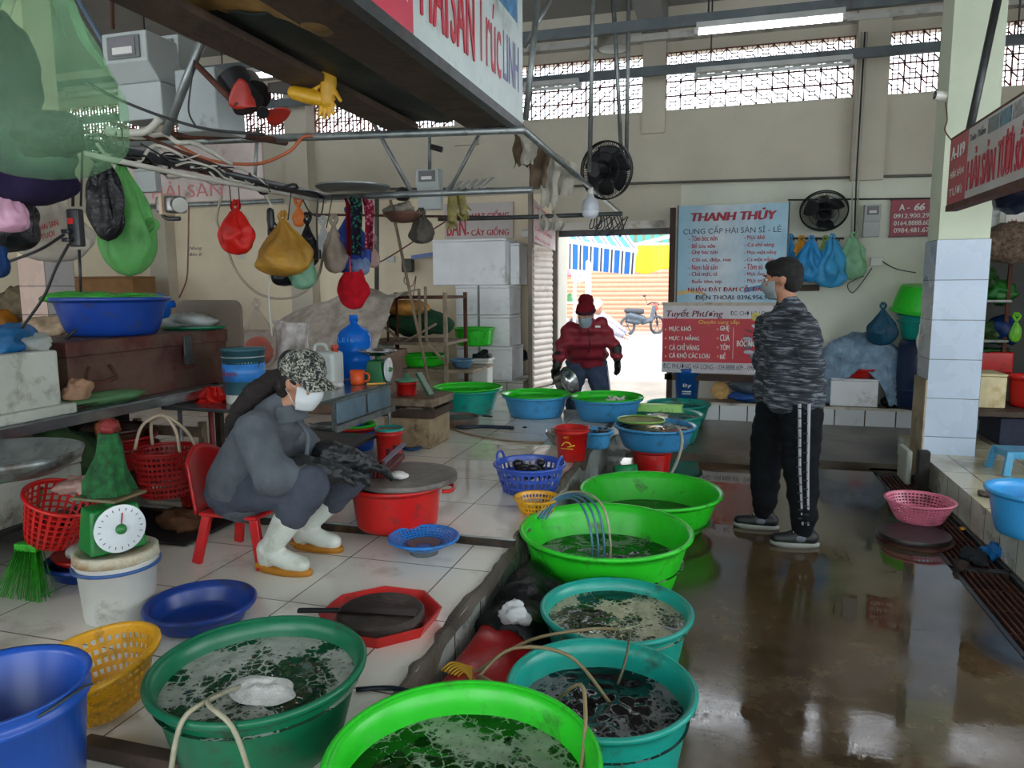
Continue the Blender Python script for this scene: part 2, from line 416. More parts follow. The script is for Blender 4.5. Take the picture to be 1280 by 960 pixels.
# broken cement lip along the platform edge
random.seed(3)
def lip(u, v):
    y = .3+u*6.4; w = .006+.04*max(0, nz((y*2.2, 0, 3))+.15)+.03*max(0, nz((y*9, 1, 0)))
    zz = (ZL if y < 3.22 else ZU)+.006
    return Vector((EX-w*(1-v)*1.2+.012*v, y, zz-(.03+.12*max(0, nz((y*3.1, 5, 1))))*max(0, v-.5)*2))
b = MB(); b.grid(lip, 220, 6); o = b.build('trim_platform_edge', mat('broken_cement', '5e564b', .6, 0, .35, 12, .8, 50, .3, '2a2018'), None, False, solid=.012); o['kind'] = 'structure'
b = MB(); b.box((1.52, -3, -.1), (4.2, 7.0, .2)); o = struct('floor_right_platform', b, [M_TILER, M_TILERV])
for pl in o.data.polygons: pl.material_index = 0 if pl.normal.z > .5 else 1
# back wall with doorway and window bays
ZW0, ZW1, YB = 3.5, 4.13, 8.8
bays = [(-.70, 1.27), (1.59, 3.56), (-2.95, -.96), (-5.22, -3.25), (-7.5, -5.55), (-9.8, -7.8)]
b = MB(); b.box((-11, YB, -.1), (-2.0, YB+.18, ZW0)); b.box((-.56, YB, -.1), (4.2, YB+.18, ZW0)); b.box((-2.0, YB, 2.24), (-.56, YB+.18, ZW0))
b.box((-11, YB, ZW1), (4.2, YB+.18, 4.7))
xs = sorted(bays); prev = -11
for x0, x1 in xs: b.box((prev, YB, ZW0), (x0, YB+.18, ZW1)); prev = x1
b.box((prev, YB, ZW0), (4.2, YB+.18, ZW1)); struct('wall_back', b, M_WALL)
BRICK = mat('terracotta_lattice', '6b352c', .8, 0, .2, 6)
for i, (x0, x1) in enumerate(bays):
    b = MB(); nx = 12; bw = (x1-x0)/nx; bh = (ZW1-ZW0)/4
    for k in range(nx+1): b.box((x0+k*bw-.006, YB+.02, ZW0), (x0+k*bw+.006, YB+.05, ZW1))
    for k in range(5): b.box((x0, YB+.02, ZW0+k*bh-.006), (x1, YB+.05, ZW0+k*bh+.006))
    t = .009
    for kx in range(nx):
        for kz in range(4):
            cx, cz = x0+(kx+.5)*bw, ZW0+(kz+.5)*bh; hx, hz = bw/2, bh/2
            for sx in (-1, 1):
                b.beam((cx+sx*hx*.33, YB+.035, cz-hz), (cx+sx*hx*.33, YB+.035, cz+hz), t*.7, .03, (0,1,0))
                for sz in (-1, 1): b.beam((cx+sx*hx, YB+.035, cz+sz*hz*.9), (cx+sx*hx*.33, YB+.035, cz+sz*hz*.15), t*.8, .03, (0,1,0))
            b.beam((cx-hx*.33, YB+.035, cz+.2*hz), (cx+hx*.33, YB+.035, cz+.2*hz), t*.6, .03, (0,1,0))
            b.beam((cx-hx*.33, YB+.035, cz-.3*hz), (cx+hx*.33, YB+.035, cz-.3*hz), t*.6, .03, (0,1,0))
    struct('window_%d' % (i+1), b, BRICK)
for i, (x, w, d, z0) in enumerate([(-.83, .26, .05, ZW0-.25), (1.43, .32, .1, 2.62), (-3.1, .3, .05, 3.25), (-5.38, .32, .2, 0), (-7.65, .3, .2, 0)]):
    b = MB(); b.box((x-w/2, YB-d, max(z0, .3)), (x+w/2, YB-.001, 4.6)); struct('trim_%d' % (i+1), b, M_WALL)
b = MB(); b.box((-11, YB-.12, 4.24), (4.2, YB, 4.31)); struct('trim_6', b, mat('ledge_white', 'c3c3bd', .7, 0, .1, 3, .1, 30, .3, '6a6258'))
b = MB(); b.box((-11, -3, 4.62), (4.2, 9, 4.8)); struct('ceiling', b, M_CEIL)
for i, x in enumerate((-5.38, -.83, 1.43, 3.7)):
    b = MB(); b.box((x-.14, -3, 4.34), (x+.14, 8.8, 4.62)); struct('trim_%d' % (i+7), b, M_CEIL)
b = MB(); b.box((-11, 5.2, 4.2), (-2.6, 5.45, 4.62)); struct('trim_11', b, M_CREAM)
# lower left wall coat of cream paint, raised by a thin skirting line
b = MB(); b.box((-11, YB-.015, ZU), (-2.0, YB, 2.63)); struct('wall_back_lower_left', b, M_CREAM)
b = MB(); b.box((-.5, YB-.015, .03), (4.2, YB, 2.66)); struct('wall_back_lower_right', b, wallmat('greenish_wall', 'dfe2d0'))
# doorway: white lintel, passage walls
b = MB(); b.box((-1.99, YB-.03, 2.19), (-.5, YB+.12, 2.27)); struct('trim_12', b, mat('lintel_white', 'd4d0c8', .6, 0, .1, 4, .1, 30, .2, '7a7268'))
b = MB(); b.box((-1.99, YB+.1, 2.12), (-.5, YB+.2, 2.19)); struct('trim_13', b, DARKSTEEL)
# roller shutter on the left cheek of the passage
A = Vector((-2.14, 8.22, 0)); Bv = Vector((-1.98, 8.76, 0)); dr = (Bv-A).normalized(); nr = Vector((dr.y, -dr.x, 0))
b = MB(); L_ = (Bv-A).length
def shut(u, v):
    z = ZU+.02+v*1.68; return A+dr*(.03+u*(L_-.12))+nr*(.012+.014*abs(math.sin(v*24*PI)))+Vector((0,0,z))
b.grid(shut, 2, 220); o = b.build('door_1', mat('shutter_slats', 'd3c6ba', .55, .1, .1, 4, 0, 1, .15, '8a6a5a'), None, False, solid=.004); o['kind'] = 'structure'; door1 = o
b = MB(); b.beam(A+Vector((0,0,ZU)), A+Vector((0,0,2.62)), .05, .05, (0,1,0)); b.beam(Bv+Vector((0,0,ZU)), Bv+Vector((0,0,2.2)), .09, .07, (0,1,0)); struct('trim_14', b, mat('shutter_rail', '7d7266', .5, .3, .2, 5, 0, 1, .2))
b = MB(); b.box((-2.25, 8.98, -.1), (-2.02, 9.7, 2.6)); struct('wall_passage_left', b, M_WALLG)
# right pillar
PX0, PX1, PY0, PY1 = 1.53, 1.89, 6.22, 6.55
def pillar(name, x0, x1, y0, y1, zt, z0, mf, ms, up):
    b = MB(); b.box((x0, y0, z0), (x1, y1, zt)); o = struct(name+'_tiles', b, [mf, ms])
    for pl in o.data.polygons: pl.material_index = 1 if abs(pl.normal.x) > .5 else 0
    b = MB(); b.box((x0+.01, y0+.01, zt), (x1-.01, y1-.01, 4.62)); struct(name, b, up)
pillar('wall_right_pillar', PX0, PX1, PY0, PY1, 1.84, .2, M_TILEP, M_TILEPX, M_PIL)
pillar('wall_left_pillar', -7.13, -6.77, 6.0, 6.36, 1.85, ZU, M_TILELP, M_TILELS, M_CREAM)
b = MB(); b.box((PX0-.012, PY0-.01, 0), (PX0, PY1+.02, .78)); struct('trim_15', b, mat('chipped_cement', 'b5a88c', .9, 0, .3, 6, .5, 40, .3, '5a4a3a'))
# tiled bench along the back wall
b = MB(); b.box((-.5, 8.3, .0), (3.9, YB-.016, .2)); o = struct('trim_bench', b, [mat('bench_top', 'a89c86', .6, 0, .2, 3, .2, 30, .4, '4a4034'), M_TILEB])
for pl in o.data.polygons: pl.material_index = 0 if pl.normal.z > .5 else 1
b = MB(); b.box((-.48, 8.285, .2), (3.9, 8.33, .225)); struct('trim_16', b, mat('bench_edge', 'cfc9bb', .5, 0, .2, 5, .2, 30, .3, '5a4a38'))
b = MB(); b.box((-3.0, 8.1, ZU), (-2.2, YB-.02, .42)); struct('trim_17', b, tile('stack_base_tiles', (0,2), .2, .2, 'd0cfc8', '6a6258', .005, .3, .2))
# rest of the hall, unseen: walls with wide openings, added to cut sky light
b = MB(); b.box((-11.2, -3.2, -.1), (-11, 9, 4.7)); struct('wall_left', b, M_WALL)
b = MB(); b.box((-11, -3.2, -.1), (4.4, -3, 1.0)); b.box((-11, -3.2, 3.0), (4.4, -3, 4.7))
for x in (-11, -7, -3, 1, 4.2): b.box((x, -3.2, 1.0), (x+.9, -3, 3.0))
struct('wall_near', b, M_WALL)
b = MB(); b.box((4.2, -3.2, -.1), (4.4, 9, 1.0)); b.box((4.2, -3.2, 2.8), (4.4, 9, 4.7)); b.box((4.2, 5.2, 1.0), (4.4, 9, 2.8)); b.box((4.2, 1, 1.0), (4.4, 2, 2.8)); struct('wall_right', b, M_WALL)
# ---------------------------------------------------------------- street outside the doorway
b = MB(); b.box((-14, 11.5, -.3), (14, 34, -.02)); struct('floor_street', b, mat('street_concrete', '98938c', .6, 0, .12, 1, .1, 8, .1, '8a8478'))
b = MB(); b.box((-12, 26, -.1), (12, 26.3, 5)); struct('wall_street', b, mat('street_wall', 'd8d4cc', .8))
def sh2(u, v): return Vector((-5.6+u*4.2, 25.93-.03*abs(math.sin(v*17*PI)), -.05+v*2.62))
b = MB(); b.grid(sh2, 2, 170); o = b.build('door_2', mat('street_shutter', 'b5846a', .6, 0, .06), None, False, solid=.01); o['kind'] = 'structure'
b = MB(); b.box((-5.85, 25.8, -.05), (-5.6, 26, 2.7)); b.box((-1.4, 25.8, -.05), (-1.0, 26, 2.7)); struct('trim_18', b, mat('shutter_post', 'cfcac2', .6))
# ---------------------------------------------------------------- camera, light
cam = bpy.data.cameras.new('camera'); cam.sensor_width = 36; cam.lens = F/1280*36; cam.clip_start = .02
co = bpy.data.objects.new('camera', cam); link(co); bpy.context.scene.camera = co
fy = Vector((-math.sin(YAW), math.cos(YAW), 0)); fwd = fy*math.cos(PITCH)+Vector((0,0,-math.sin(PITCH)))
rt = Vector((math.cos(YAW), math.sin(YAW), 0)); upv = rt.cross(fwd)
M = Matrix((rt, upv, -fwd)).transposed()
M = M@Matrix.Rotation(ROLL, 3, 'Z')
co.matrix_world = Matrix.Translation((0, 0, H))@M.to_4x4()
w = bpy.data.worlds.new('world'); bpy.context.scene.world = w; w.use_nodes = True
bg = w.node_tree.nodes['Background']; bg.inputs[0].default_value = (.86, .93, 1, 1); bg.inputs[1].default_value = 5.0
TUBE_ON = emit('lit_tube', 'f4f8ff', 14); TUBE_OFF = mat('unlit_tube', 'd8dad8', .3); FIX = mat('lamp_fixture', 'aeb0ac', .5, .2)
def tube_lamp(x, y, z, on, label, dx=1.2, grp=None, light=True):
    t = thing('tube_lamp', label, 'ceiling lamp', (x, y, z), grp)
    b = MB(); b.box((x, y-.04, z+.02), (x+dx, y+.04, z+.07)); b.box((x-.02, y-.03, z-.03), (x+.02, y+.03, z+.03)); b.box((x+dx-.02, y-.03, z-.03), (x+dx+.02, y+.03, z+.03)); b.build('fixture', FIX, t, False, bevel=.004)
    b = MB(); b.tube([(x+.02, y, z-.01), (x+dx-.02, y, z-.01)], .018, 12); b.build('tube', TUBE_ON if on else TUBE_OFF, t)
    return t
def area(x, y, z, sx, sy, e, col=(1,1,1), rot=None):
    l = bpy.data.lights.new('tube_light', 'AREA'); l.shape = 'RECTANGLE'; l.size = sx; l.size_y = sy; l.energy = e; l.color = col
    o = bpy.data.objects.new('tube_light', l); o.location = (x, y, z)
    if rot: o.rotation_euler = rot
    link(o)
s = bpy.context.scene; s.view_settings.view_transform = 'Standard'; s.view_settings.look = 'None'; s.view_settings.gamma = 1; s.view_settings.use_curve_mapping = False
s.view_settings.exposure = 0.28
s.cycles.max_bounces = 7; s.cycles.diffuse_bounces = 4; s.cycles.glossy_bounces = 4; s.cycles.transparent_max_bounces = 12; s.cycles.sample_clamp_indirect = 6
s.cycles.use_denoising = True
# ================================================================ BASINS AND BASKETS
def basin_prof(r, rb, h, t=.006, lip=.018):
    p = [(0, 0), (rb*.9, 0), (rb, .006)]
    for i in range(1, 9):
        u = i/8; p.append((rb+(r-lip-rb)*(u**.75), h*(u)*.965))
    p += [(r-.004, h-.020), (r, h-.012), (r-.002, h-.002), (r-.012, h), (r-lip-.006, h-.010)]
    for i in range(8, 0, -1):
        u = i/9; p.append((rb-t+(r-lip-rb)*(u**.75), h*u*.95))
    p += [(rb*.8, t+.004), (0, t+.002)]
    return p
def basin(name, label, m, x, y, z0, r, h, k=.72, group=None, cat='basin', handles=0, hm=None, n=64, squash=1, lip=.018):
    t = thing(name, label, cat, (x, y, z0), group)
    b = MB(); b.lathe(basin_prof(r, r*k, h, lip=lip), (x, y, z0), n, squash); b.build('body', m, t)
    # rolled rim is a part with its own bead
    b = MB(); b.lathe([(r-.014, h-.006), (r-.010, h+.003), (r-.002, h+.004), (r+.004, h-.003), (r+.002, h-.014), (r-.004, h-.018), (r-.014, h-.006)], (x, y, z0), n, squash); b.build('rim', m, t)
    if handles:
        for s in (-1, 1):
            a = handles; u = Vector((math.cos(a), math.sin(a), 0))*s; v = Vector((-u.y, u.x, 0)); c = Vector((x, y, z0+h-.035))
            b = MB(); b.tube([c+u*(r-.01)-v*.07, c+u*(r+.03)-v*.06, c+u*(r+.045), c+u*(r+.03)+v*.06, c+u*(r-.01)+v*.07], .010, 8, 5); b.build('handle', hm or m, t)
    return t
def water(name, label, m, x, y, z, r, amp=.004, seed=0, cat='water', heap=0):
    def fn(u, v):
        a = u*2*PI; rr = r*v; X, Y = rr*math.cos(a), rr*math.sin(a)
        e = 1-v**6
        zz = amp*nz((X, Y, 0), 9, seed)*e+amp*.6*nz((X, Y, 0), 26, seed)*e
        if heap: zz += heap*max(0, nz((X, Y, 0), 5, seed+3)+.1)*e
        return Vector((x+X, y+Y, z+zz))
    b = MB(); b.grid(fn, 72, 36); o = b.build(name, m, None, True, origin=(x, y, z)); return tag(o, label, cat, None, 'stuff')
def basket(name, label, m, loc, r, rb, h, rows, cols, group=None, cat='basket', sq=1, rim=.010, solidrows=(), rot=(0,0,0), parts=True, hole=.62, band=0, th=.004):
    """slotted plastic basket: real openings between ribs and rings"""
    x, y, z0 = loc; t = thing(name, label, cat, loc, group); b = MB()
    nr = rows; vs = []; zs = [0]; zz = 0.0; kinds = []
    bottom = .08+band
    sizes = [('s', bottom)]
    for i in range(nr): sizes += [('h', hole), ('s', 1-hole)]
    sizes += [('s', .25)]
    tot = sum(q[1] for q in sizes); acc = 0; rings = [0.0]
    for kd, q in sizes: acc += q; rings.append(acc/tot); kinds.append(kd)
    N = cols*2
    def P(i, k):
        u = rings[i]; rr = rb+(r-rb)*u**.8; a = 2*PI*((k//2)+(.0 if k % 2 == 0 else .62))/cols
        return Vector((x+rr*math.cos(a)*sq, y+rr*math.sin(a), z0+h*u))
    for i in range(len(rings)):
        for k in range(N): vs.append(P(i, k))
    fs = []
    for i, kd in enumerate(kinds):
        for k in range(N):
            if kd == 'h' and k % 2 == 0: continue
            k2 = (k+1) % N; fs.append((i*N+k, i*N+k2, (i+1)*N+k2, (i+1)*N+k))
    b.add(vs, fs)
    # slotted base: rings with openings
    nb = 3; base = []
    rr = [rb*(.25+.75*j/(2*nb)) for j in range(2*nb+1)]
    o0 = len(b.v)
    for q in rr:
        for k in range(N):
            a = 2*PI*((k//2)+(.0 if k % 2 == 0 else .62))/cols; b.v.append(Vector((x+q*math.cos(a)*sq, y+q*math.sin(a), z0)))
    for i in range(2*nb):
        for k in range(N):
            if i % 2 == 1 and k % 2 == 0: continue
            k2 = (k+1) % N; b.f.append([o0+i*N+k, o0+i*N+k2, o0+(i+1)*N+k2, o0+(i+1)*N+k]); b.m.append(0)
    b.f.append([o0+k for k in range(N)]); b.m.append(0)
    b.build('basket_body', m, t, False, solid=th)
    b = MB(); b.lathe([(r-.003, h-rim), (r+rim, h-rim*.7), (r+rim*1.1, h), (r+rim*.5, h+rim*.5), (r-.003, h+.002), (r-.003, h-rim)], (x, y, z0), 48, sq); b.build('rim', m, t)
    t.rotation_euler = rot; return t
# --- big basins standing in the aisle
z = .33; x, y, r = fit_rim(650, 867, 627, 702, z); G1 = (x, y, z, r)
basin('plastic_basin', 'large bright green basin with hoses over its rim, standing second in the aisle row', PGREEN, x, y, 0, r, z, .7, 'big basins lined up in the aisle')
W_DARK = foam('water_dark_foam', '0b2c14', '8f9a90', .72, 7, 1, 1.6)
water('basin_water', 'dark water with streaks of foam in large bright green basin with hoses', W_DARK, x, y, z-.15, r*.90, .01, 1)
z = .25; x, y, r = fit_rim(725, 904, 589, 638, z); G2 = (x, y, z, r)
basin('plastic_basin', 'large bright green basin standing farthest back in the aisle, half full of still water', PGREEN, x, y, 0, r, z, .7, 'big basins lined up in the aisle')
water('basin_water', 'still murky green water in the farthest bright green basin', foam('water_still', '33502c', '5a6a4a', .0, 6, 5), x, y, z-.17, r*.88, .002, 2)
z = .27; x, y, r = fit_rim(676, 867, 724, 803, z); T1 = (x, y, z, r)
basin('plastic_basin', 'teal basin topped with pale foam in front of the large bright green basin', PTEAL, x, y, 0, r, z, .74, 'big basins lined up in the aisle')
water('basin_water', 'pale yellowish foam with dark holes filling the smaller teal basin', foam('foam_pale', '10280c', 'bcbd9c', 1.08, 6, 9, .8), x, y, z-.045, r*.955, .006, 3)
z = .31; x, y, r = fit_rim(634, 872, 800, 924, z); T2 = (x, y, z, r)
basin('plastic_basin', 'teal basin full of dark wet shellfish bags and clear water nearest the wet floor', PTEAL, x, y, 0, r, z, .74, 'big basins lined up in the aisle')
water('basin_water', 'clear dark water with grey froth in the nearest teal basin', foam('water_black', '0c0b0b', '85878a', .62, 4, 14, .6, .03), x, y, z-.085, r*.93, .02, 5, heap=.012)
# bright green basin cut by the lower picture edge
z = .47; x, y, r = fit_rim(400, 752, 854, 1075, z); F1 = (x, y, z, r)
basin('plastic_basin', 'bright green basin cut off by the bottom edge of the picture', PGREEN, x, y, .1, r, z-.1, .72, 'big basins lined up in the aisle')
water('basin_water', 'greenish bubbling foam in the bright green basin cut off below', foam('foam_green', '083208', '94a690', .95, 4.5, 21, 1.2), x, y, z-.075, r*.93, .008, 7)
b = MB(); b.box((x-.22, y-.2, .0), (x+.22, y+.22, .1)); tag(b.build('foam_block', STYROD, None, False, bevel=.01), 'low foam block carrying the bright green basin at the picture bottom', 'block')
x, y, z, r = fit_basin(177, 457, 772, 905, ZL, 990, .72); D1 = (x, y, z, r)
basin('plastic_basin', 'dark green basin of frothing water on the tiled platform, lower left', PDG, x, y, ZL, r, z-ZL, .72)
water('basin_water', 'white frothing water with a dense white foam patch in the dark green basin', foam('foam_white', '083c22', 'b6bcb4', .98, 5, 30, 1), x, y, z-.05, r*.945, .008, 9)
# the bright foam mound where air bubbles up
def mound(cx, cy, z, r, s, label, m, h=.02):
    def fn(u, v):
        a = u*2*PI; rr = r*v*(1+.25*nz((math.cos(a), math.sin(a), s), 1.5)); X, Y = rr*math.cos(a), rr*math.sin(a)*.7
        return Vector((cx+X, cy+Y, z+h*(1-v**2)*(1+.5*nz((X, Y, 0), 30, s))-.002))
    b = MB(); b.grid(fn, 48, 14); return tag(b.build('foam_mound', m, None), label, 'foam', None, 'stuff')
FOAMW = mat('white_froth', 'e2e6e2', .6, 0, .12, 40, .6, 120)
mound(D1[0]+.03, D1[1]-.05, D1[2]-.045, .10, 3, 'bright white froth mound bubbling in the dark green basin', FOAMW)
mound(F1[0]+.08, F1[1]-.06, F1[2]-.07, .12, 5, 'pale froth mound bubbling in the bright green basin cut off below', mat('pale_froth', '9fae96', .6, 0, .2, 40, .6, 120), .012)
# --- basins at the far end of the platform and on the aisle corner
def fb(name, label, m, L, R, T, B, z0, Bb, k=.72, grp=None, **kw):
    x, y, z, r = fit_basin(L, R, T, B, z0, Bb, k); 
    basin(name, label, m, x, y, z0, r, z-z0, k, grp, **kw); return x, y, z, r
GB = 'tubs in a row at the far platform end'
x, y, z, r = fb('plastic_basin', 'teal tub with bright green sieve tray on top, left end of far row', PTEAL, 542, 627, 477, 495, ZU, 520, .74, GB)
def sieve(x, y, z, r, label, m):
    t = thing('sieve_tray', label, 'sieve', (x, y, z), 'green sieves laid in the far tubs')
    b = MB()
    b.lathe([(r*1.0, .012), (r*1.03, .004), (r*.93, -.006), (r*.86, -.05)], (x, y, z), 56); b.build('rim', m, t, True, solid=.004)
    b = MB(); n = 15
    for i in range(-n, n+1):
        q = i/n*r*.88; hw = math.sqrt(max(0, (r*.87)**2-q*q))
        if hw > .01:
            b.beam((x+q, y-hw, z-.05), (x+q, y+hw, z-.05), .006, .003); b.beam((x-hw, y+q, z-.05), (x+hw, y+q, z-.05), .006, .003)
    b.build('mesh_floor', m, t, False); return t
sieve(x, y, z+.012, r, 'bright green round sieve laid in teal tub at left end of far row', PGREEN)
x, y, z, r = fb('plastic_basin', 'sky blue tub with green sieve, middle of far row behind red bucket', PLB, 628, 712, 486, 501, ZU, 525, .74, GB)
sieve(x, y, z+.006, r, 'green round sieve laid in the sky blue tub left of the woman in red', PGREEN); BL = (x, y, z, r)
x, y, z, r = fb('plastic_basin', 'sky blue tub with white shells, right end of far row', PLB, 714, 804, 489, 505, ZU, 530, .74, GB)
sieve(x, y, z+.006, r, 'green round sieve holding white shells in right tub of far row', PGREEN); BC = (x, y, z, r)
random.seed(8)
for i in range(26):
    a = random.uniform(-1.4, 1.6); q = random.uniform(.15, .8)*r*.8; cx, cy = x+abs(q*math.cos(a))*.9+.0, y+q*math.sin(a)
    b = MB(); b.ball((cx, cy, z-.02+random.uniform(0, .015)), (.022, .016, .009), 8, Matrix.Rotation(random.uniform(0, 3), 3, 'Z')@Matrix.Rotation(random.uniform(-.5, .5), 3, 'X'))
    tag(b.build('clam_shell', PAPER, None), 'small white clam shell lying in the sieve on the right far tub', 'shell', 'white shells in the far tub')
x, y, z, r = fb('plastic_basin', 'teal tub standing behind the lime green tray, nearest the tiled bench', PTEAL, 806, 889, 497, 511, .03, 535, .74)
water('basin_water', 'dark water in the rear teal tub near the tiled bench', foam('water_t', '1a4a44', '7a8a84', .2, 6, 51), x, y, z-.05, r*.92)
x, y, z, r = fb('plastic_basin', 'teal rimmed tub under the lime green tray', PTEAL, 785, 880, 509, 526, .0, 562, .74)
water('basin_water', 'grey water in the tub under the lime green tray', foam('water_u', '4a564c', '8a948a', .5, 6, 55), x, y, z-.04, r*.93)
# lime tray
def tray_grid(name, label, m, c, sx, sy, h, rot, nx=12, ny=7):
    t = thing(name, label, 'tray', c); x, y, z = c; b = MB()
    b.box((x-sx/2, y-sy/2, z), (x-sx/2+.008, y+sy/2, z+h)); b.box((x+sx/2-.008, y-sy/2, z), (x+sx/2, y+sy/2, z+h))
    b.box((x-sx/2, y-sy/2, z), (x+sx/2, y-sy/2+.008, z+h)); b.box((x-sx/2, y+sy/2-.008, z), (x+sx/2, y+sy/2, z+h)); b.build('side_walls', m, t, False)
    b = MB()
    for i in range(nx+1): b.box((x-sx/2+sx*i/nx-.006, y-sy/2, z+.001), (x-sx/2+sx*i/nx+.006, y+sy/2, z+.006))
    for i in range(ny+1): b.box((x-sx/2, y-sy/2+sy*i/ny-.006, z), (x+sx/2, y-sy/2+sy*i/ny+.006, z+.005))
    b.build('grid_floor', m, t, False)
    b = MB(); b.box((x-sx/2-.015, y-sy/2-.015, z+h-.006), (x+sx/2+.015, y-sy/2, z+h)); b.box((x-sx/2-.015, y+sy/2, z+h-.006), (x+sx/2+.015, y+sy/2+.015, z+h))
    b.box((x-sx/2-.015, y-sy/2, z+h-.006), (x-sx/2, y+sy/2, z+h)); b.box((x+sx/2, y-sy/2, z+h-.006), (x+sx/2+.015, y+sy/2, z+h)); b.build('rim', m, t, False)
    t.rotation_euler = rot; return t
tray_grid('plastic_tray', 'lime green slotted tray turned upside down over a teal tub', PLIME, (x-.05, y-.02, z+.095), .42, .3, .07, (PI-.12, 0, .05))
# sky blue basin on an upturned red pail
x, y, z, r = 0, 0, 0, 0
zz = .40; x, y, r = fit_rim(768, 871, 520, 543, zz); 
basin('plastic_basin', 'sky blue basin of brown water raised on a red pail at platform corner', PLB, x, y, .215, r, zz-.215, .74)
water('basin_water', 'brown water with floating bits in the raised sky blue basin', foam('water_br', '4a4a38', '8d9a7c', .8, 5, 60), x, y, zz-.03, r*.95, .004); B1 = (x, y, zz, r)
t = thing('red_pail', 'red pail turned into a stand under the sky blue basin', 'pail', (x-.02, y, 0)); b = MB(); b.lathe([(0,.214), (.15,.214), (.155,.2), (.14,.02), (.135,0), (0,0)], (x-.02, y, 0), 40); b.build('body', PRED, t)
b = MB(); b.lathe([(.155,.18), (.165,.19), (.165,.205), (.155,.212)], (x-.02, y, 0), 40); b.build('rim', PRED, t, solid=.004)
# shallow oval sieve over part of that basin
b = MB(); t = thing('bamboo_sieve', 'pale sieve resting on the left rim of the raised sky blue basin', 'sieve', (x-.12, y+.08, zz))
b.lathe([(0,-.01), (.15,-.008), (.17,.004), (.175,.012), (.165,.008), (.14,-.002), (0,-.004)], (x-.12, y+.08, zz+.01), 36, 1.1); b.build('dish', mat('khaki_mesh', '9a9c66', .7, 0, .2, 8, .8, 200), t)
b = MB(); b.lathe([(.172,.008), (.182,.012), (.178,.022), (.168,.016)], (x-.12, y+.08, zz+.01), 36, 1.1); b.build('hoop', PLIME, t)
# --- things along the platform edge
x, y, z, r = fit_basin(692, 737, 529, 539, ZU, 579, .72)
def bucket(name, label, m, x, y, z0, r, h, k=.75, cat='bucket', bail=True, grp=None, bm=None):
    t = thing(name, label, cat, (x, y, z0), grp); rb = r*k; b = MB()
    b.lathe([(0,0), (rb,0), (rb+.002,.01), (r-.008,h*.86), (r+.002,h*.87), (r+.002,h*.9), (r-.004,h*.91), (r,h*.98), (r+.006,h), (r-.004,h), (r-.012,h*.96), (rb-.006,.01), (0,.008)], (x,y,z0), 44); b.build('body', m, t)
    if bail:
        b = MB(); b.tube([(x+(r+.004)*math.cos(a), y+(r+.004)*.9*math.sin(a)*.55-.01, z0+h*.9-abs(math.sin(a))*r*.95) for a in [i*PI/10+PI for i in range(11)]], .003, 6, 2); b.build('bail_handle', bm or GALV, t)
    return t
bk = bucket('red_bucket', 'red bucket with yellow print standing at the platform edge', PRED, x, y, ZU, r, z-ZU, .74, bail=False)
YPRINT = mat('yellow_print', 'e8b830', .5)
write('HC', (x-.03, y-r*.93, ZU+.17), (1,0,0), (0,0,1), .035, .018, YPRINT, bk, 'print')
b = MB(); b.tube([(x-.045, y-r*.93, ZU+.12), (x-.02, y-r*.945, ZU+.145), (x+.01, y-r*.945, ZU+.14), (x+.02, y-r*.94, ZU+.12), (x-.005, y-r*.93, ZU+.112), (x+.045, y-r*.90, ZU+.125)], .005, 6, 4); b.build('print', YPRINT, bk)
b = MB(); b.tube([(x-.05, y-r*.91, ZU+.10), (x+.035, y-r*.91, ZU+.10)], .003, 6); b.build('print', YPRINT, bk); RB = (x, y, z, r)
fb('plastic_basin', 'small blue bowl of dark shells beside the red bucket', PLB, 725, 767, 533, 543, ZU, 562, .7)
p = atz(742, 540, ZU+.10); random.seed(5)
for i in range(14):
    b = MB(); q = (random.uniform(-.09, .09), random.uniform(-.08, .08)); b.ball((p.x+q[0]+.02, p.y+q[1], ZU+.105+random.uniform(0,.02)), (.03, .018, .014), 8, Matrix.Rotation(random.uniform(0, 3), 3, 'Z'))
    tag(b.build('mussel', mat('mussel_shell', '2a2d2c', .3, 0, .4, 30), None), 'dark mussel heaped in the small blue bowl by the red bucket', 'mussel', 'mussels in the small blue bowl')
b = MB(); c = atz(697, 560, ZU); b.lathe([(0,.005), (.09,.006), (.13,.06), (.15,.1), (.156,.1), (.135,.055), (.095,0), (0,0)], (c.x+.02, c.y+.16, ZU), 36); tag(b.build('steel_bowl', STAIN, None), 'stainless bowl half hidden behind the red bucket', 'bowl')
# blue slotted basket with dark contents
x, y, z, r = fit_basin(619, 705, 569, 590, ZU, 622, .78); h = z-ZU
CB = plastic('cornflower_plastic', '3858b8')
t = basket('handled_basket', 'round blue slotted basket with two handles and black contents on platform edge', CB, (x, y, ZU), r, r*.76, h, 3, 34, rim=.012)
for s_ in (-1, 1):
    b = MB(); c = Vector((x+s_*r*.9, y-.03*s_, z)); b.tube([c+Vector((0,-.07,0)), c+Vector((s_*.01,-.05,.04)), c+Vector((s_*.015,.0,.055)), c+Vector((s_*.01,.05,.04)), c+Vector((0,.07,0))], .008, 8, 5); b.build('handle', CB, t)
for i in range(10):
    b = MB(); b.ball((x+random.uniform(-.09,.09), y+random.uniform(-.08,.1), ZU+.1+random.uniform(0,.05)), (.04,.03,.025), 8, Matrix.Rotation(i, 3, 'Z'))
    tag(b.build('black_mussel', BLACKP, None), 'black mussel heaped in the round blue slotted basket', 'mussel', 'black mussels in the blue basket')
x, y, z, r = fit_basin(644, 698, 614, 629, ZU, 645, .72)
basket('small_basket', 'small yellow slotted basket on the platform edge before the blue basket', PYEL, (x, y, ZU), r, r*.72, z-ZU, 3, 36)
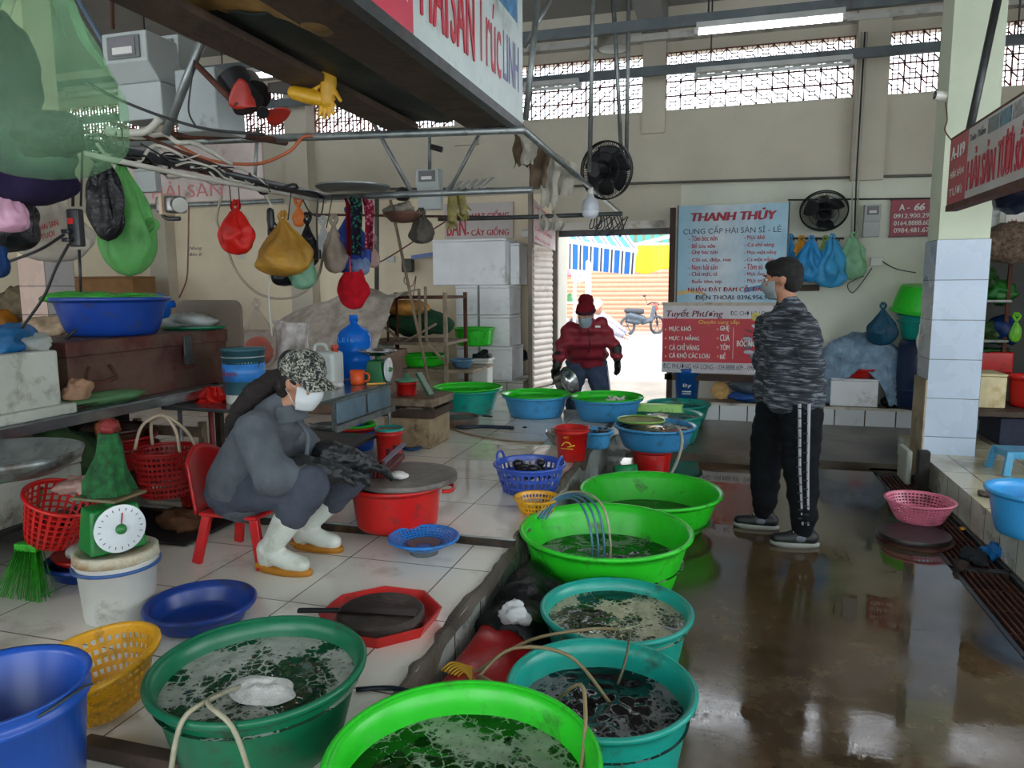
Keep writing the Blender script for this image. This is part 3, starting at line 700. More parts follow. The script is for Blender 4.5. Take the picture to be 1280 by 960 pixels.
# colander on grey bowl
c0 = ZL+.045; x, y, z, r = fit_basin(487, 572, 655, 687, ZL, 698, .45)
b = MB(); b.lathe([(0,0), (r*.42,0), (r*.5,.05), (r*.46,.05), (0,.012)], (x, y, ZL), 36); tag(b.build('grey_bowl', mat('grey_plastic', '5a6268', .4), None), 'grey bowl under the blue colander in front of the step', 'bowl')
basket('colander', 'round blue colander resting on a grey bowl before the step', plastic('azure_plastic', '1f78c8'), (x, y, ZL+.03), r, r*.5, z-ZL-.03, 6, 44, hole=.45, cat='colander')
# yellow oval strainer, leaning
x, y, r = fit_rim(62, 238, 772, 880, ZL+.2); x -= .1; y += .02
basket('strainer', 'tilted yellow oval strainer leaning between blue bucket and dark green basin', PYEL, (x, y, ZL+.035), r*.92, r*.56, .15, 5, 46, hole=.5, cat='strainer', rot=(.12, -.2, .45), sq=1.12, rim=.016)
# big blue bucket at left edge
z = .86; p = aty(-15, 860, 1.05)
x, y, r = fit_rim(-140, 112, 799, 925, .62)
t = bucket('blue_bucket', 'big blue bucket cut by the left edge in the lower corner', PBLUE, x, y, .27, r, .35, .82, bail=False)
b = MB(); b.tube([(x+r*.95, y-.05, .60), (x+r*1.04, y-.02, .61), (x+r*1.05, y+.05, .615), (x+r*.97, y+.09, .60)], .003, 6, 5); b.build('wire_ear', DARKSTEEL, t)
# shallow blue basin
x, y, z, r = fit_basin(177, 320, 726, 780, ZL, 800, .74)
basin('plastic_basin', 'shallow empty deep blue basin beside the white bucket of the scale', PDB, x, y, ZL, r, max(.07, z-ZL), .74)
# octagonal tray and chopping board with cleaver
x, y, r = fit_rim(397, 553, 735, 806, ZL+.03)
def octf(a, z): q = (a+PI/8) % (PI/4)-PI/8; return .94/math.cos(q)*.985
b = MB(); b.lathe([(0,.004), (r*.8,.004), (r*.86,.01), (r*.97,.045), (r,.045), (r*.9,0), (0,0)], (x, y, ZL), 64, fn=octf); tag(b.build('octagonal_tray', PRED, None, True, wn=True), 'red octagonal plastic tray under a round chopping board', 'tray')
BOARD = mat('dark_wood_board', '2f2826', .55, 0, .35, 5, .3, 40, .3, '4e4640', 9)
p = atz(476, 762, ZL+.06); CBx, CBy = p.x, p.y
b = MB(); b.lathe([(0,0), (r*.66,0), (r*.7,.01), (r*.7,.042), (r*.66,.05), (0,.05)], (CBx, CBy, ZL+.012), 48); tag(b.build('chopping_board', BOARD, None, wn=True), 'round dark wooden chopping board in the red octagonal tray', 'chopping board')
kt = thing('cleaver', 'long black cleaver lying across the chopping board in the red tray', 'knife', (CBx, CBy, ZL+.064)); q1 = atz(372, 763, ZL+.07); q2 = atz(425, 763, ZL+.07); q3 = atz(520, 768, ZL+.068)
b = MB(); b.beam(q1, q2, .022, .014); b.build('handle', BLACKP, kt, False, bevel=.004)
b = MB(); d = (q3-q2).normalized(); s_ = Vector((-d.y, d.x, 0)); b.add([q2-s_*.01, q3-s_*.02, q3+s_*.035, q2+s_*.02, q2-s_*.01+Vector((0,0,.003)), q3-s_*.02+Vector((0,0,.003)), q3+s_*.035+Vector((0,0,.003)), q2+s_*.02+Vector((0,0,.003))], [(0,3,2,1),(4,5,6,7),(0,1,5,4),(1,2,6,5),(2,3,7,6),(3,0,4,7)]); b.build('blade', mat('old_blade', '3a3532', .35, .6), kt, False)
# red tub with round board lid
x, y, z, r = fit_basin(436, 553, 585, 628, ZU, 661, .78); z = ZU+.22
x, y, r = fit_rim(434, 556, 578, 628, z); RT = (x, y, z, r)
basin('plastic_tub', 'red tub used as a work table under a round board', PRED, x, y, ZU, r, z-ZU, .82, cat='tub', handles=.3)
b = MB(); lr = r*1.1
b.lathe([(0,0), (lr*.98,0), (lr,.006), (lr,.022), (lr*.985,.028), (0,.028)], (x+.03, y+.03, z+.006), 60, fn=lambda a, z: 1+.012*math.sin(3*a)+.008*math.sin(11*a))
tag(b.build('round_board', mat('grey_worn_board', '6f6660', .4, 0, .25, 5, .2, 30, .3, '4a4440', 6), None, wn=True), 'round worn grey board laid on the red tub', 'board')
lidz = z+.034
# opener bench: red wooden clamp
ct = thing('oyster_clamp', 'dark red wooden opener clamp on the round board', 'tool', (x-.02, y+.0, lidz)); MR = mat('maroon_wood', '5c1a1c', .5, 0, .2, 8, .2, 40)
pa = atz(478, 598, lidz); pb = atz(494, 576, lidz)
b = MB(); b.beam(pa+Vector((0,-.01,.02)), pb+Vector((.02,.04,.02)), .04, .03); b.build('base_plank', MR, ct, False, bevel=.004)
for q in (pa, pb): 
    b = MB(); b.cbox(q+Vector((0,0,.045)), (.02,.025,.09)); b.build('upright', MR, ct, False, bevel=.003)
    b = MB(); b.cbox(q+Vector((-.035,-.01,.035)), (.02,.025,.07)); b.build('upright', MR, ct, False, bevel=.003)
b = MB(); b.beam(pa+Vector((0,0,.075)), pb+Vector((.03,.05,.085)), .03, .012); b.build('lever', mat('grey_purple_bar', '6a6478', .4, .4), ct, False, bevel=.003)
def lump(name, label, cat, c, R, m, seed=0, amp=.35, grp=None, n=24, parent=None, sq=4):
    b = MB(); b.ball(c, R, n); c = Vector(c)
    for v in b.v:
        d = v-c; k = 1+amp*nz(v, 1/max(R)*1.3, seed)+amp*.5*nz(v, 1/max(R)*3.5, seed+9); v[:] = c+d*k
    o = b.build(name, m, parent); 
    if parent is None: tag(o, label, cat, grp)
    return o
lump('white_paper', 'crumpled white paper left of the opener clamp on round board', 'paper', pa+Vector((-.075,.02,.02)), (.065,.04,.02), PAPER, 2)
lump('white_paper', 'crumpled white paper right of the opener clamp on round board', 'paper', pa+Vector((.085,.0,.02)), (.05,.04,.018), PAPER, 7)
# pink basket, drain cover, grate, right basin, stool
x, y, z, r = fit_basin(1107, 1195, 613, 636, 0.045, 657, .68)
basket('pink_basket', 'pink oval slotted basket on a dark board beside the drain', PPINK, (x, y, .045), r, r*.66, z-.045, 7, 50, hole=.5)
x, y, r = fit_rim(1096, 1190, 650, 682, .04)
b = MB(); b.lathe([(0,.012), (r,.012), (r*1.01,.02), (r*1.01,.034), (r,.04), (0,.04)], (x, y, 0), 48, fn=lambda a, z: 1+.02*math.sin(2*a+1)); tag(b.build('dark_board', mat('rubber_board', '2b2524', .35, 0, .2, 6, .2), None, wn=True), 'round blackish board lying on the wet floor beside the drain', 'board')
b = MB(); b.lathe([(0,0), (r*1.04,0), (r*1.04,.012), (0,.012)], (x+.01, y-.02, 0), 48, fn=lambda a, z: 1+.03*math.sin(3*a)); tag(b.build('rusty_disc', mat('rusty_disc', '4e2a20', .6, .2, .4, 10, .5), None, wn=True), 'rusty brown disc under the blackish board by the drain', 'disc')
gy = 1.2; k = 0
while gy < 6.3:
    y1 = min(gy+1.02, 6.34); t = thing('drain_grate', 'dark iron drain grate set in the channel, %s' % ['out of sight near the viewer', 'second nearest the viewer', 'third nearest, at right picture edge', 'under the crumpled blue bag', 'beside the pink basket', 'farthest, by the pillar foot'][k], 'grate', (1.36, gy, -.03), 'drain grates along the right platform')
    b = MB(); b.box((1.215, gy, -.03), (1.235, y1-.01, 0)); b.box((1.485, gy, -.03), (1.505, y1-.01, 0)); b.box((1.215, gy, -.03), (1.505, gy+.02, 0)); b.box((1.215, y1-.03, -.03), (1.505, y1-.01, 0)); b.build('frame', DARKSTEEL, t, False)
    b = MB(); 
    for i in range(1, 8): b.box((1.235+i*.031-.005, gy, -.028), (1.235+i*.031+.004, y1-.01, -.002))
    for i in range(1, 4): b.box((1.22, gy+i*.25, -.03), (1.5, gy+i*.25+.01, -.012))
    b.build('bars', RUST if k > 1 else DARKSTEEL, t, False); gy = y1; k += 1
x, y, r = fit_rim(1230, 1372, 588, 640, .2+.24)
basin('plastic_basin', 'sky blue basin on the right platform cut by the right edge', plastic('clear_blue_plastic', '3aa0e0'), x, y, .2, r, .24, .72)
def stool(name, label, m, c, s, h, back=False, rot=0):
    t = thing(name, label, 'stool', c); x, y, z = c; k = s/2
    b = MB(); b.box((x-k*.85, y-k*.85, z+h-.012), (x+k*.85, y+k*.85, z+h)); b.build('seat', m, t, False, bevel=.006)
    for sx, sy in ((-1,-1),(1,-1),(1,1),(-1,1)):
        b = MB(); a = Vector((x+sx*k*.78, y+sy*k*.78, z+h-.006)); e = Vector((x+sx*k, y+sy*k, z))
        b.beam(a, e, .05, .03, (0,1,0) if sy > 0 else (0,-1,0)); b.build('leg', m, t, False, bevel=.006)
    b = MB()
    for sx, sy in ((-1,0),(1,0),(0,-1),(0,1)):
        b.cbox((x+sx*k*.82, y+sy*k*.82, z+h-.03), (.012 if sx else s*.8, .012 if sy else s*.8, .045))
    b.build('apron', m, t, False, bevel=.004)
    t.rotation_euler.z = rot; return t
p = atz(1262, 590, .2); stool('plastic_stool', 'small sky blue plastic stool on the right platform by the pillar', plastic('stool_blue', '4a9cc4'), (p.x+.05, p.y, .2), .27, .17, rot=.1)
# ================================================================ GOODS AND FURNITURE
def hbag(name, label, L, R, T, Bt, y, m, cat='bag', grp=None, depth=.75, seed=0, pinch=.1, belly=.68, fold=.16, knot=True, inner=None, string=0, lumps=.12):
    """a filled plastic bag hanging from its knot"""
    c = aty((L+R)/2, (T+Bt)/2, y); top = aty((L+R)/2, T, y).z; bot = aty((L+R)/2, Bt, y).z
    wd = (aty(R, (T+Bt)/2, y)-aty(L, (T+Bt)/2, y)).length/2; hh = top-bot
    t = thing(name, label, cat, (c.x, c.y, bot), grp)
    def fn(u, v):
        a = u*2*PI
        if v < belly: q = pinch+(1-pinch)*math.sin(v/belly*PI/2)**1.25
        else: q = math.sqrt(max(0, 1-((v-belly)/(1-belly))**2.2))
        q *= 1+fold*(1-v)*math.sin(a*7+seed+3*nz((math.cos(a), math.sin(a), v*2), 1.2, seed))+lumps*nz((math.cos(a)*1.3, math.sin(a)*1.3, v*3), 1.3, seed)*2
        return Vector((c.x+math.cos(a)*wd*q+.12*wd*nz((v*2, seed, 0)), c.y+math.sin(a)*wd*q*depth, top-hh*v))
    b = MB(); b.grid(fn, 56, 34); b.build('bag_body', m, t)
    if knot:
        for s in (-1, 1):
            b = MB(); b.tube([(c.x, c.y, top-.01), (c.x+s*.025, c.y, top+.03), (c.x+s*.01, c.y+.01, top+.065), (c.x-s*.004, c.y, top+.03)], [.012, .007, .004], 6, 4); b.build('tied_ear', m, t)
    if inner:
        b = MB(); b.ball((c.x, c.y, bot+hh*.3), (wd*.75, wd*.75*depth, hh*.24), 20)
        for v in b.v: v += Vector((1, 1, 1))*.15*wd*nz(v, 7, seed)
        b.build('contents', inner, t)
    return t
def sheet(fn, name, label, cat, m, nu=40, nv=40, th=.003, grp=None, parent=None):
    b = MB(); b.grid(fn, nu, nv); o = b.build(name, m, parent, True, solid=th)
    if parent is None: tag(o, label, cat, grp)
    return o
def heap(name, label, cat, c, sx, sy, h, m, seed=0, folds=.25, grp=None, p=.5, th=.006):
    """a sheet thrown over a pile, hanging to its foot"""
    def fn(u, v):
        X = (u-.5)*2; Y = (v-.5)*2; d = max(abs(X), abs(Y)); e = (X**4+Y**4)**.25
        k = 1-max(0, (d-.55)/.45)**1.3
        f = folds*nz((X*2, Y*2, seed), 1.6)+folds*.5*abs(nz((X*5, Y*3, seed), 1.4))
        zz = h*(k*(.82+f)+.02); s_ = 1+.10*nz((X*3, Y*3, seed+4))*d
        q = 1-.18*(1-k)
        return Vector((c[0]+X*sx*.5*s_*q, c[1]+Y*sy*.5*s_*q, c[2]+max(.004, zz)))
    return sheet(fn, name, label, cat, m, 64, 64, th, grp)
def stack_box(name, label, x0, x1, y0, y1, z0, z1, m, cat='box', grp=None, lid=.05, tape=None):
    t = thing(name, label, cat, ((x0+x1)/2, (y0+y1)/2, z0), grp)
    b = MB(); b.box((x0, y0, z0), (x1, y1, z1-lid)); b.build('box_body', m, t, False, bevel=.008)
    b = MB(); b.box((x0-.004, y0-.004, z1-lid+.002), (x1+.004, y1+.004, z1)); b.build('lid', m, t, False, bevel=.008)
    if tape:
        xm = x0+(x1-x0)*tape; b = MB(); b.box((xm-.012, y0-.006, z0), (xm+.012, y0-.003, z1)); b.build('strap', mat('grey_strap', '7a7f80', .5), t, False)
    return t
# ---- left stall table
TX = -2.9; TZ = .93; ty1 = 3.72
tb = thing('metal_table', 'long metal-edged stall table along the left, piled with boxes', 'table', (TX-.4, 2.6, ZL))
b = MB(); b.box((TX-.85, 1.4, TZ-.025), (TX, ty1, TZ)); b.build('tabletop', GALV, tb, False, bevel=.003)
b = MB(); b.beam((TX+.003, 1.4, TZ-.03), (TX+.003, ty1, TZ-.03), .02, .045); b.build('edge_rail', STAIN, tb, False)
for xx in (TX-.05, TX-.8):
    for yy in (1.5, ty1-.06):
        b = MB(); b.tube([(xx, yy, ZL if yy < 3.2 else ZU), (xx, yy, TZ-.02)], .016, 10); b.build('leg', mat('red_leg', '8a3038', .5, .2), tb)
b = MB(); b.box((TX-.8, 1.5, ZL+.18), (TX-.05, ty1-.06, ZL+.2)); b.build('lower_shelf', DARKSTEEL, tb, False)
# foam box with lip at far left
p0 = atx(0, 535, TX); p1 = atx(78, 520, TX-.03)
fbx = thing('foam_box', 'open dirty white foam box standing at the near end of the left table', 'box', (TX-.25, 2.2, TZ))
ya, yb = 1.75, atx(76, 480, TX-.04).y
b = MB(); b.box((TX-.6, ya, TZ), (TX-.04, yb, TZ+.30)); b.build('box_body', STYROD, fbx, False, bevel=.012)
b = MB(); b.box((TX-.62, ya-.02, TZ), (TX-.005, yb+.05, TZ+.05)); b.build('bottom_lip', STYROD, fbx, False, bevel=.01)
lump('blue_bag', 'crumpled blue plastic bag lying on the foam box at left edge', 'bag', (TX-.25, yb-.18, TZ+.35), (.16,.15,.07), film('film_blue', '1f6fa8', .85), 3, .6, n=36)
lump('clear_bag', 'crumpled clear bag lying on the foam box beside the blue bag', 'bag', (TX-.18, yb-.02, TZ+.335), (.1,.08,.045), film('film_clear', 'c8cfc8', .6), 8, .6, n=32)
# rusty iron chest
bx = TX-.1; ya = atx(83, 440, bx).y; yb = atx(289, 440, bx).y; zt = atx(200, 418, bx).z
ch = thing('iron_chest', 'rusty brown iron chest with drop handle on the left table', 'chest', (bx-.25, (ya+yb)/2, TZ))
RM = mat('rusty_chest_paint', '4d2018', .6, .2, .3, 6, .5, 45, .55, '5e4a3c', 4)
b = MB(); b.box((bx-.5, ya, TZ), (bx, yb, zt-.07)); b.build('chest_body', RM, ch, False, bevel=.006)
b = MB(); b.box((bx-.515, ya-.012, zt-.075), (bx+.014, yb+.012, zt)); b.build('lid', RM, ch, False, bevel=.008)
hy = atx(122, 450, bx).y; b = MB(); b.tube([(bx+.01, hy-.06, zt-.13), (bx+.03, hy-.08, zt-.2), (bx+.03, hy+.08, zt-.2), (bx+.01, hy+.06, zt-.13)], .008, 8, 4); b.build('drop_handle', RUST, ch)
hy = atx(232, 450, bx).y; b = MB(); b.box((bx+.012, hy-.03, zt-.14), (bx+.025, hy+.03, zt-.02)); b.cbox((bx+.02, hy, zt-.16), (.03, .05, .05)); b.build('hasp', DARKSTEEL, ch, False, bevel=.003)
b = MB(); b.beam((bx+.008, hy-.1, zt-.2), (bx+.008, hy+.06, zt-.2), .012, .02); b.build('latch_bar', RUST, ch, False)
# deep blue basin on the chest
yy = atx(139, 400, bx-.24).y; zc = zt
rr = (atx(198, 376, bx-.24).y-atx(80, 376, bx-.24).y)/2
cc = atx(139, 376, bx-.24); d_ = math.hypot(cc.x, cc.y); rr = 118/910*d_/2*1.0
hb = aty(139, 372, cc.y).z-zt
basin('plastic_basin', 'deep blue basin with green lid rags on the rusty iron chest', PDB, cc.x, cc.y, zt, rr, max(.12, hb), .72); CHB = (cc.x, cc.y, zt+max(.12, hb), rr)
lump('green_bag', 'green plastic bag spilling over the deep blue basin on the chest', 'bag', (cc.x+.02, cc.y, CHB[2]+.0), (rr*.8, rr*.6, .035), film('film_green', '3fb23a', .85), 12, .7, n=40)
q = aty(240, 402, atx(240, 402, bx-.2).y)
lump('wrapped_pack', 'clear wrapped white pack on green tray, on the right of the iron chest', 'package', (q.x, q.y, zt+.055), (.17,.15,.05), film('film_white', 'c2c8c6', .85), 4, .5, n=36)
b = MB(); b.lathe([(0,0), (.17,0), (.2,.02), (.19,.022), (0,.012)], (q.x+.02, q.y, zt), 36); tag(b.build('green_tray', PDG, None), 'flat green tray under the wrapped white pack on the chest', 'tray')
# packets beside the foam box
q = atx(120, 498, TX-.1)
lump('vegetable_pack', 'clear bag of greens lying before the rusty chest on the table edge', 'package', (TX-.08, q.y, TZ+.035), (.09,.22,.035), film('film_greens', '6a9a6c', .8), 21, .7, n=36)
lump('peach_bag', 'small pinkish bag tucked between foam box and rusty chest', 'bag', (TX-.09, q.y-.12, TZ+.1), (.05,.08,.05), film('film_peach', 'c49a7c', .85), 25, .6, n=28)
# brown board leaning behind the chest
p = aty(262, 430, 3.95)
b = MB(); x0 = aty(222, 400, 3.9).x; x1 = aty(300, 400, 3.9).x; z1 = aty(260, 375, 3.9).z
def bd(): 
    vs = []; r_ = .06; w_ = x1-x0
    for cx, cz, a0 in ((x1-r_, z1-r_, 0), (x0+r_, z1-r_, PI/2), (x0+r_, TZ+r_, PI), (x1-r_, TZ+r_, 1.5*PI)):
        for k in range(5): a = a0+k*PI/8; vs.append((cx+r_*math.cos(a), cz+r_*math.sin(a)))
    n = len(vs); b.add([(a, 3.9, c_) for a, c_ in vs]+[(a, 3.93, c_) for a, c_ in vs], [tuple(range(n)), tuple(range(n, 2*n))[::-1]]+[(k, (k+1) % n, n+(k+1) % n, n+k) for k in range(n)])
bd(); tag(b.build('leaning_board', mat('taupe_board', '6d6154', .6, 0, .15, 3, .1), None, False), 'taupe rounded panel standing upright behind the iron chest', 'panel')
st = thing('side_table', 'low side table behind the iron chest carrying panel and print bucket', 'table', (-3.3, 4.2, ZU))
b = MB(); b.box((-4.6, 3.86, TZ-.03), (-3.05, 4.5, TZ)); b.build('tabletop', WOODD, st, False, bevel=.004)
for xx, yy in ((-4.5, 3.95), (-3.12, 3.95), (-4.5, 4.4), (-3.12, 4.4)):
    b = MB(); b.cbox((xx, yy, (ZU+TZ)/2), (.04, .04, TZ-ZU-.03)); b.build('leg', WOODD, st, False)
# blue-white printed bucket
p = aty(309, 470, 3.6)
TZ0 = TZ; TZ = Z2_ = .85
pb_ = bucket('printed_bucket', 'white and blue printed tub bucket behind the seated woman', WHITEP, p.x-.02, p.y+.0, TZ, .115, .27, .9, bm=BLACKP)
b = MB(); b.lathe([(.114,.10), (.117,.10), (.1185,.2), (.1155,.2)], (p.x-.02, p.y, TZ+.03), 40); b.build('label_band', mat('label_blue', '3a88d8', .4, 0, .3, 8), pb_)
write('23 mercu', (p.x-.08, p.y-.122, TZ+.165), (1,0,0), (0,0,1), .1, .03, mat('label_red', 'a01828'), pb_, 'print')
b = MB(); b.lathe([(.112,.0), (.119,.245), (.123,.245), (.123,.262), (0,.268), (0,.26)], (p.x-.02, p.y, TZ+.055), 40); b.build('lid', mat('teal_dark_lid', '2a5560', .4), pb_)
TZ = TZ0
# blue water bottle lying on the shelf far behind
def bottle20(name, label, c, r, h, m, lying=False, txt=None):
    t = thing(name, label, 'water bottle', c); b = MB()
    pr = [(0,0), (r*.9,0), (r,.02)]
    for k in range(1, 13):
        z = .02+(h*.62)*k/12; pr.append((r*(1-.05*(k % 3 == 0)), z))
    pr += [(r*.97, h*.68), (r*.8, h*.76), (r*.45, h*.82), (r*.22, h*.86), (r*.2, h*.93)]
    b.lathe(pr, c, 40); b.build('bottle_body', m, t)
    b = MB(); b.lathe([(r*.2,h*.9), (r*.26,h*.9), (r*.26,h), (0,h)], c, 28); b.build('cap', m, t)
    if txt: write(txt, (c[0]-r*.5, c[1]-r*1.01, c[2]+h*.58), (1,0,0), (0,0,1), r, .035, mat('clear_mark', '5aa8e8', .3), t, 'embossing')
    return t
n = NT('bottle_blue'); n.b.inputs['Base Color'].default_value = C('1c80ee'); n.b.inputs['Roughness'].default_value = .12; n.b.inputs['Transmission Weight'].default_value = .45; n.b.inputs['IOR'].default_value = 1.2; BOTB = n.m
p = aty(180, 372, 7.2); t = bottle20('water_bottle', 'blue water bottle lying on its side behind the iron chest', (p.x-.1, p.y, 1.12), .17, .45, BOTB); t.rotation_euler = (0, 1.35, .3); t.location.z += .12
# far left: brown stall against the wall
for i, (L, R, T, Bt, y, col, nm, lb) in enumerate([(0, 60, 355, 410, 7.6, '8a7c66', 'cloth_pile', 'grey brown cloth pile at far left behind the tiled pillar'), (95, 165, 345, 400, 7.65, '9a6a3a', 'cardboard_box', 'open brown cardboard behind the deep blue basin')]):
    a = aty(L, Bt, y); c2 = aty(R, T, y)
    if i == 0: heap(nm, lb, 'cloth', ((a.x+c2.x)/2, y, a.z-.05), c2.x-a.x+.6, .7, c2.z-a.z+.05, cloth('cloth_taupe', col), 3)
    else: stack_box(nm, lb, a.x, c2.x, y, y+.4, a.z-.2, c2.z, mat('cardboard', '9a7248', .8, 0, .15, 6), lid=.03)
st = thing('stall_counter', 'long low tiled-grey counter far left under the cloth and bottles', 'counter', (-6.2, 7.3, ZU))
b = MB(); b.box((-9.5, 6.9, .95), (-3.9, 7.9, 1.0)); b.build('counter_top', WOOD, st, False, bevel=.006)
for xx in (-9.3, -7.5, -5.6, -4.0):
    for yy in (7.0, 7.8):
        b = MB(); b.cbox((xx, yy, (ZU+.95)/2), (.06, .06, .95-ZU)); b.build('leg', WOODD, st, False)
b = MB(); b.box((-9.4, 7.82, .45), (-3.95, 7.85, .95)); b.build('back_board', mat('faded_board', 'a88a70', .8, 0, .3, 2), st, False)
q = aty(60, 425, 6.6); lump('orange_bag', 'orange yellow bag on the counter at far left', 'bag', (aty(6, 410, 7.1).x, 7.1, 1.12), (.14,.14,.14), film('film_orange', 'd08a2c', .9), 2, .3)
lump('paper_heap', 'pale beige paper heap beside the tiled pillar foot', 'paper', (aty(62, 400, 5.6).x, 5.55, 1.13), (.22,.18,.12), mat('beige_paper', 'b09a80', .8, 0, .3, 9), 6, .5)
st2 = thing('trestle', 'low trestle under the beige paper heap', 'table', (aty(62, 400, 5.6).x, 5.55, ZU))
cx = aty(62, 400, 5.6).x; b = MB(); b.box((cx-.4, 5.3, .97), (cx+.4, 5.8, 1.0)); b.build('tabletop', WOOD, st2, False)
for sx in (-.35, .35):
    b = MB(); b.cbox((cx+sx, 5.55, (ZU+.97)/2), (.05, .4, .97-ZU)); b.build('leg', WOOD, st2, False)
# ---- red basket with plastic, hanging tilted under the table edge
c_ = aty(78, 640, 2.12); 
t = basket('tilted_red_basket', 'red slotted basket with clear plastic, tilted under the left table edge', PRED, (aty(60, 630, 2.3).x, 2.3, .47), .135, .095, .2, 7, 26, rot=(.0, .42, 0), hole=.75, rim=.012)
lump('plastic_wrap', 'pinkish clear wrap bunched in the tilted red basket', 'bag', (aty(98, 560, 2.3).x, 2.3, .715), (.075,.08,.035), film('film_pink', 'd8b8ac', .8), 9, .8, n=28)
tp = aty(28, 552, 1.95)
b = MB(); b.lathe([(0,0), (.2,.005), (.26,.05), (.27,.085), (.255,.085), (.19,.015), (0,.01)], (aty(0, 560, 2.1).x, 2.1, .80), 44, 1.1); tag(b.build('metal_basin', GALV, None), 'grey metal basin hanging under the left table at picture edge', 'basin')
# ---- scale on white bucket
x, y, r = fit_rim(88, 200, 674, 712, ZL+.24); SB = (x, y, r)
t = bucket('white_bucket', 'white lidded bucket with rusty lid carrying the green dial scale', WHITEP, x, y, ZL, r*.96, .225, .84, bail=False)
b = MB(); b.lathe([(r*.99,.2), (r*1.03,.2), (r*1.03,.212), (r*.99,.212)], (x, y, ZL), 44); b.build('blue_ring', mat('ring_blue', '3a5f9a', .4), t)
b = MB(); b.lathe([(r*.9,.225), (r*.99,.228), (r*.98,.262), (r*.9,.268), (r*.86,.258), (0,.255)], (x, y, ZL), 44); b.build('lid', mat('lid_cream_rust', 'c9c6ae', .5, 0, .15, 6, .05, 30, .35, '9a6a34', 9), t)
def dial_scale(name, label, c, k, face, m, pan=True, open_=False):
    """counter scale: housing, round dial facing `face`, needle, neck and pan"""
    t = thing(name, label, 'scale', c); x, y, z = c; f = Vector(face).normalized(); s = Vector((-f.y, f.x, 0)); M = Matrix((s, -f, Vector((0,0,1)))).transposed()
    def P(a, b_, h): return Vector((x, y, z))+s*a*k-f*b_*k+Vector((0,0,h*k))
    b = MB(); b.add([P(-.10,-.07,0), P(.10,-.07,0), P(.10,.08,0), P(-.10,.08,0), P(-.085,-.05,.17), P(.085,-.05,.17), P(.085,.06,.17), P(-.085,.06,.17)], [(0,3,2,1),(4,5,6,7),(0,1,5,4),(1,2,6,5),(2,3,7,6),(3,0,4,7)]); b.build('housing', m, t, False, bevel=.012*k)
    b = MB(); n_ = 40; c0 = P(0, -.075, .095); 
    vs = []; 
    for dd, rr in ((0,.088), (.012,.09), (.014,.085)):
        for i in range(n_): a = 2*PI*i/n_; vs.append(c0+f*dd*k+s*math.cos(a)*rr*k+Vector((0,0,math.sin(a)*rr*k)))
    b.add(vs, [(j*n_+i, j*n_+(i+1) % n_, (j+1)*n_+(i+1) % n_, (j+1)*n_+i) for j in range(2) for i in range(n_)]+[tuple(2*n_+i for i in range(n_)), tuple(range(n_))[::-1]]); d = b.build('dial', mat('dial_face', 'd4dce0', .25), t, wn=True)
    b = MB()
    for i in range(20):
        a = 2*PI*i/20; u = s*math.cos(a)+Vector((0,0,math.sin(a))); b.beam(c0+f*.0155*k+u*.068*k, c0+f*.0155*k+u*.078*k, .0025*k, .001, f)
    b.build('tick_marks', mat('tick_dark', '3a4a66'), d, False)
    b = MB(); u = (s*.15+Vector((0,0,1))).normalized(); b.beam(c0+f*.018*k-u*.02*k, c0+f*.018*k+u*.06*k, .004*k, .002, f); b.build('needle', mat('needle_red', '9a2a20'), d, False)
    b = MB(); b.ball(c0+f*.02*k, .02*k, 12); b.build('hub', mat('hub_green', '2a7a3a', .4), d)
    b = MB(); b.tube([P(0,0,.17), P(0,0,.2)], .02*k, 10); b.build('neck', m, t)
    if pan:
        b = MB(); b.lathe([(0,.2*k), (.09*k,.205*k), (.14*k,.235*k), (.15*k,.24*k), (.14*k,.245*k), (.09*k,.212*k), (0,.208*k)], (x, y, z), 40); b.build('pan', STAIN, t)
    else:
        b = MB(); b.box((x-.098*k, y-.08*k, z+.2*k), (x+.098*k, y+.08*k, z+.212*k)); b.build('plate', mat('rust_plate', '6a6a4c', .6, .3, .2, 8, .1, 30, .4, '8a6a4a'), t, False, bevel=.004)
    return t
SG = plastic('scale_green', '157a34')
dial_scale('dial_scale', 'green dial scale with white face on the white bucket under a net bag', (x-.01, y, ZL+.262), 1.0, (1, -.5, 0), SG, pan=False)
# net bag over scale
zt2 = ZL+.262+.215
def net(u, v):
    a = u*2*PI; q = (.092-.06*v**.8)*(1+.10*math.sin(7*a+v*2)+.25*nz((math.cos(a), math.sin(a), v*2), 1.2)); return Vector((x-.01+math.cos(a)*q+.02*v, y+math.sin(a)*q*.85, zt2+v*.23))
NETG = mat('green_net', '14602c', .6, 0, .5, 30, .9, 260)
b = MB(); b.grid(net, 40, 14); nb_ = b.build('net_bag', NETG, None, solid=.002); tag(nb_, 'tapering green net bag with dark red tie standing on the scale', 'bag')
lump('net_knot', '', '', (x+.01, y, zt2+.25), (.03,.03,.028), mat('dark_red_tie', '7a1a1c', .6), 3, .3, parent=nb_)
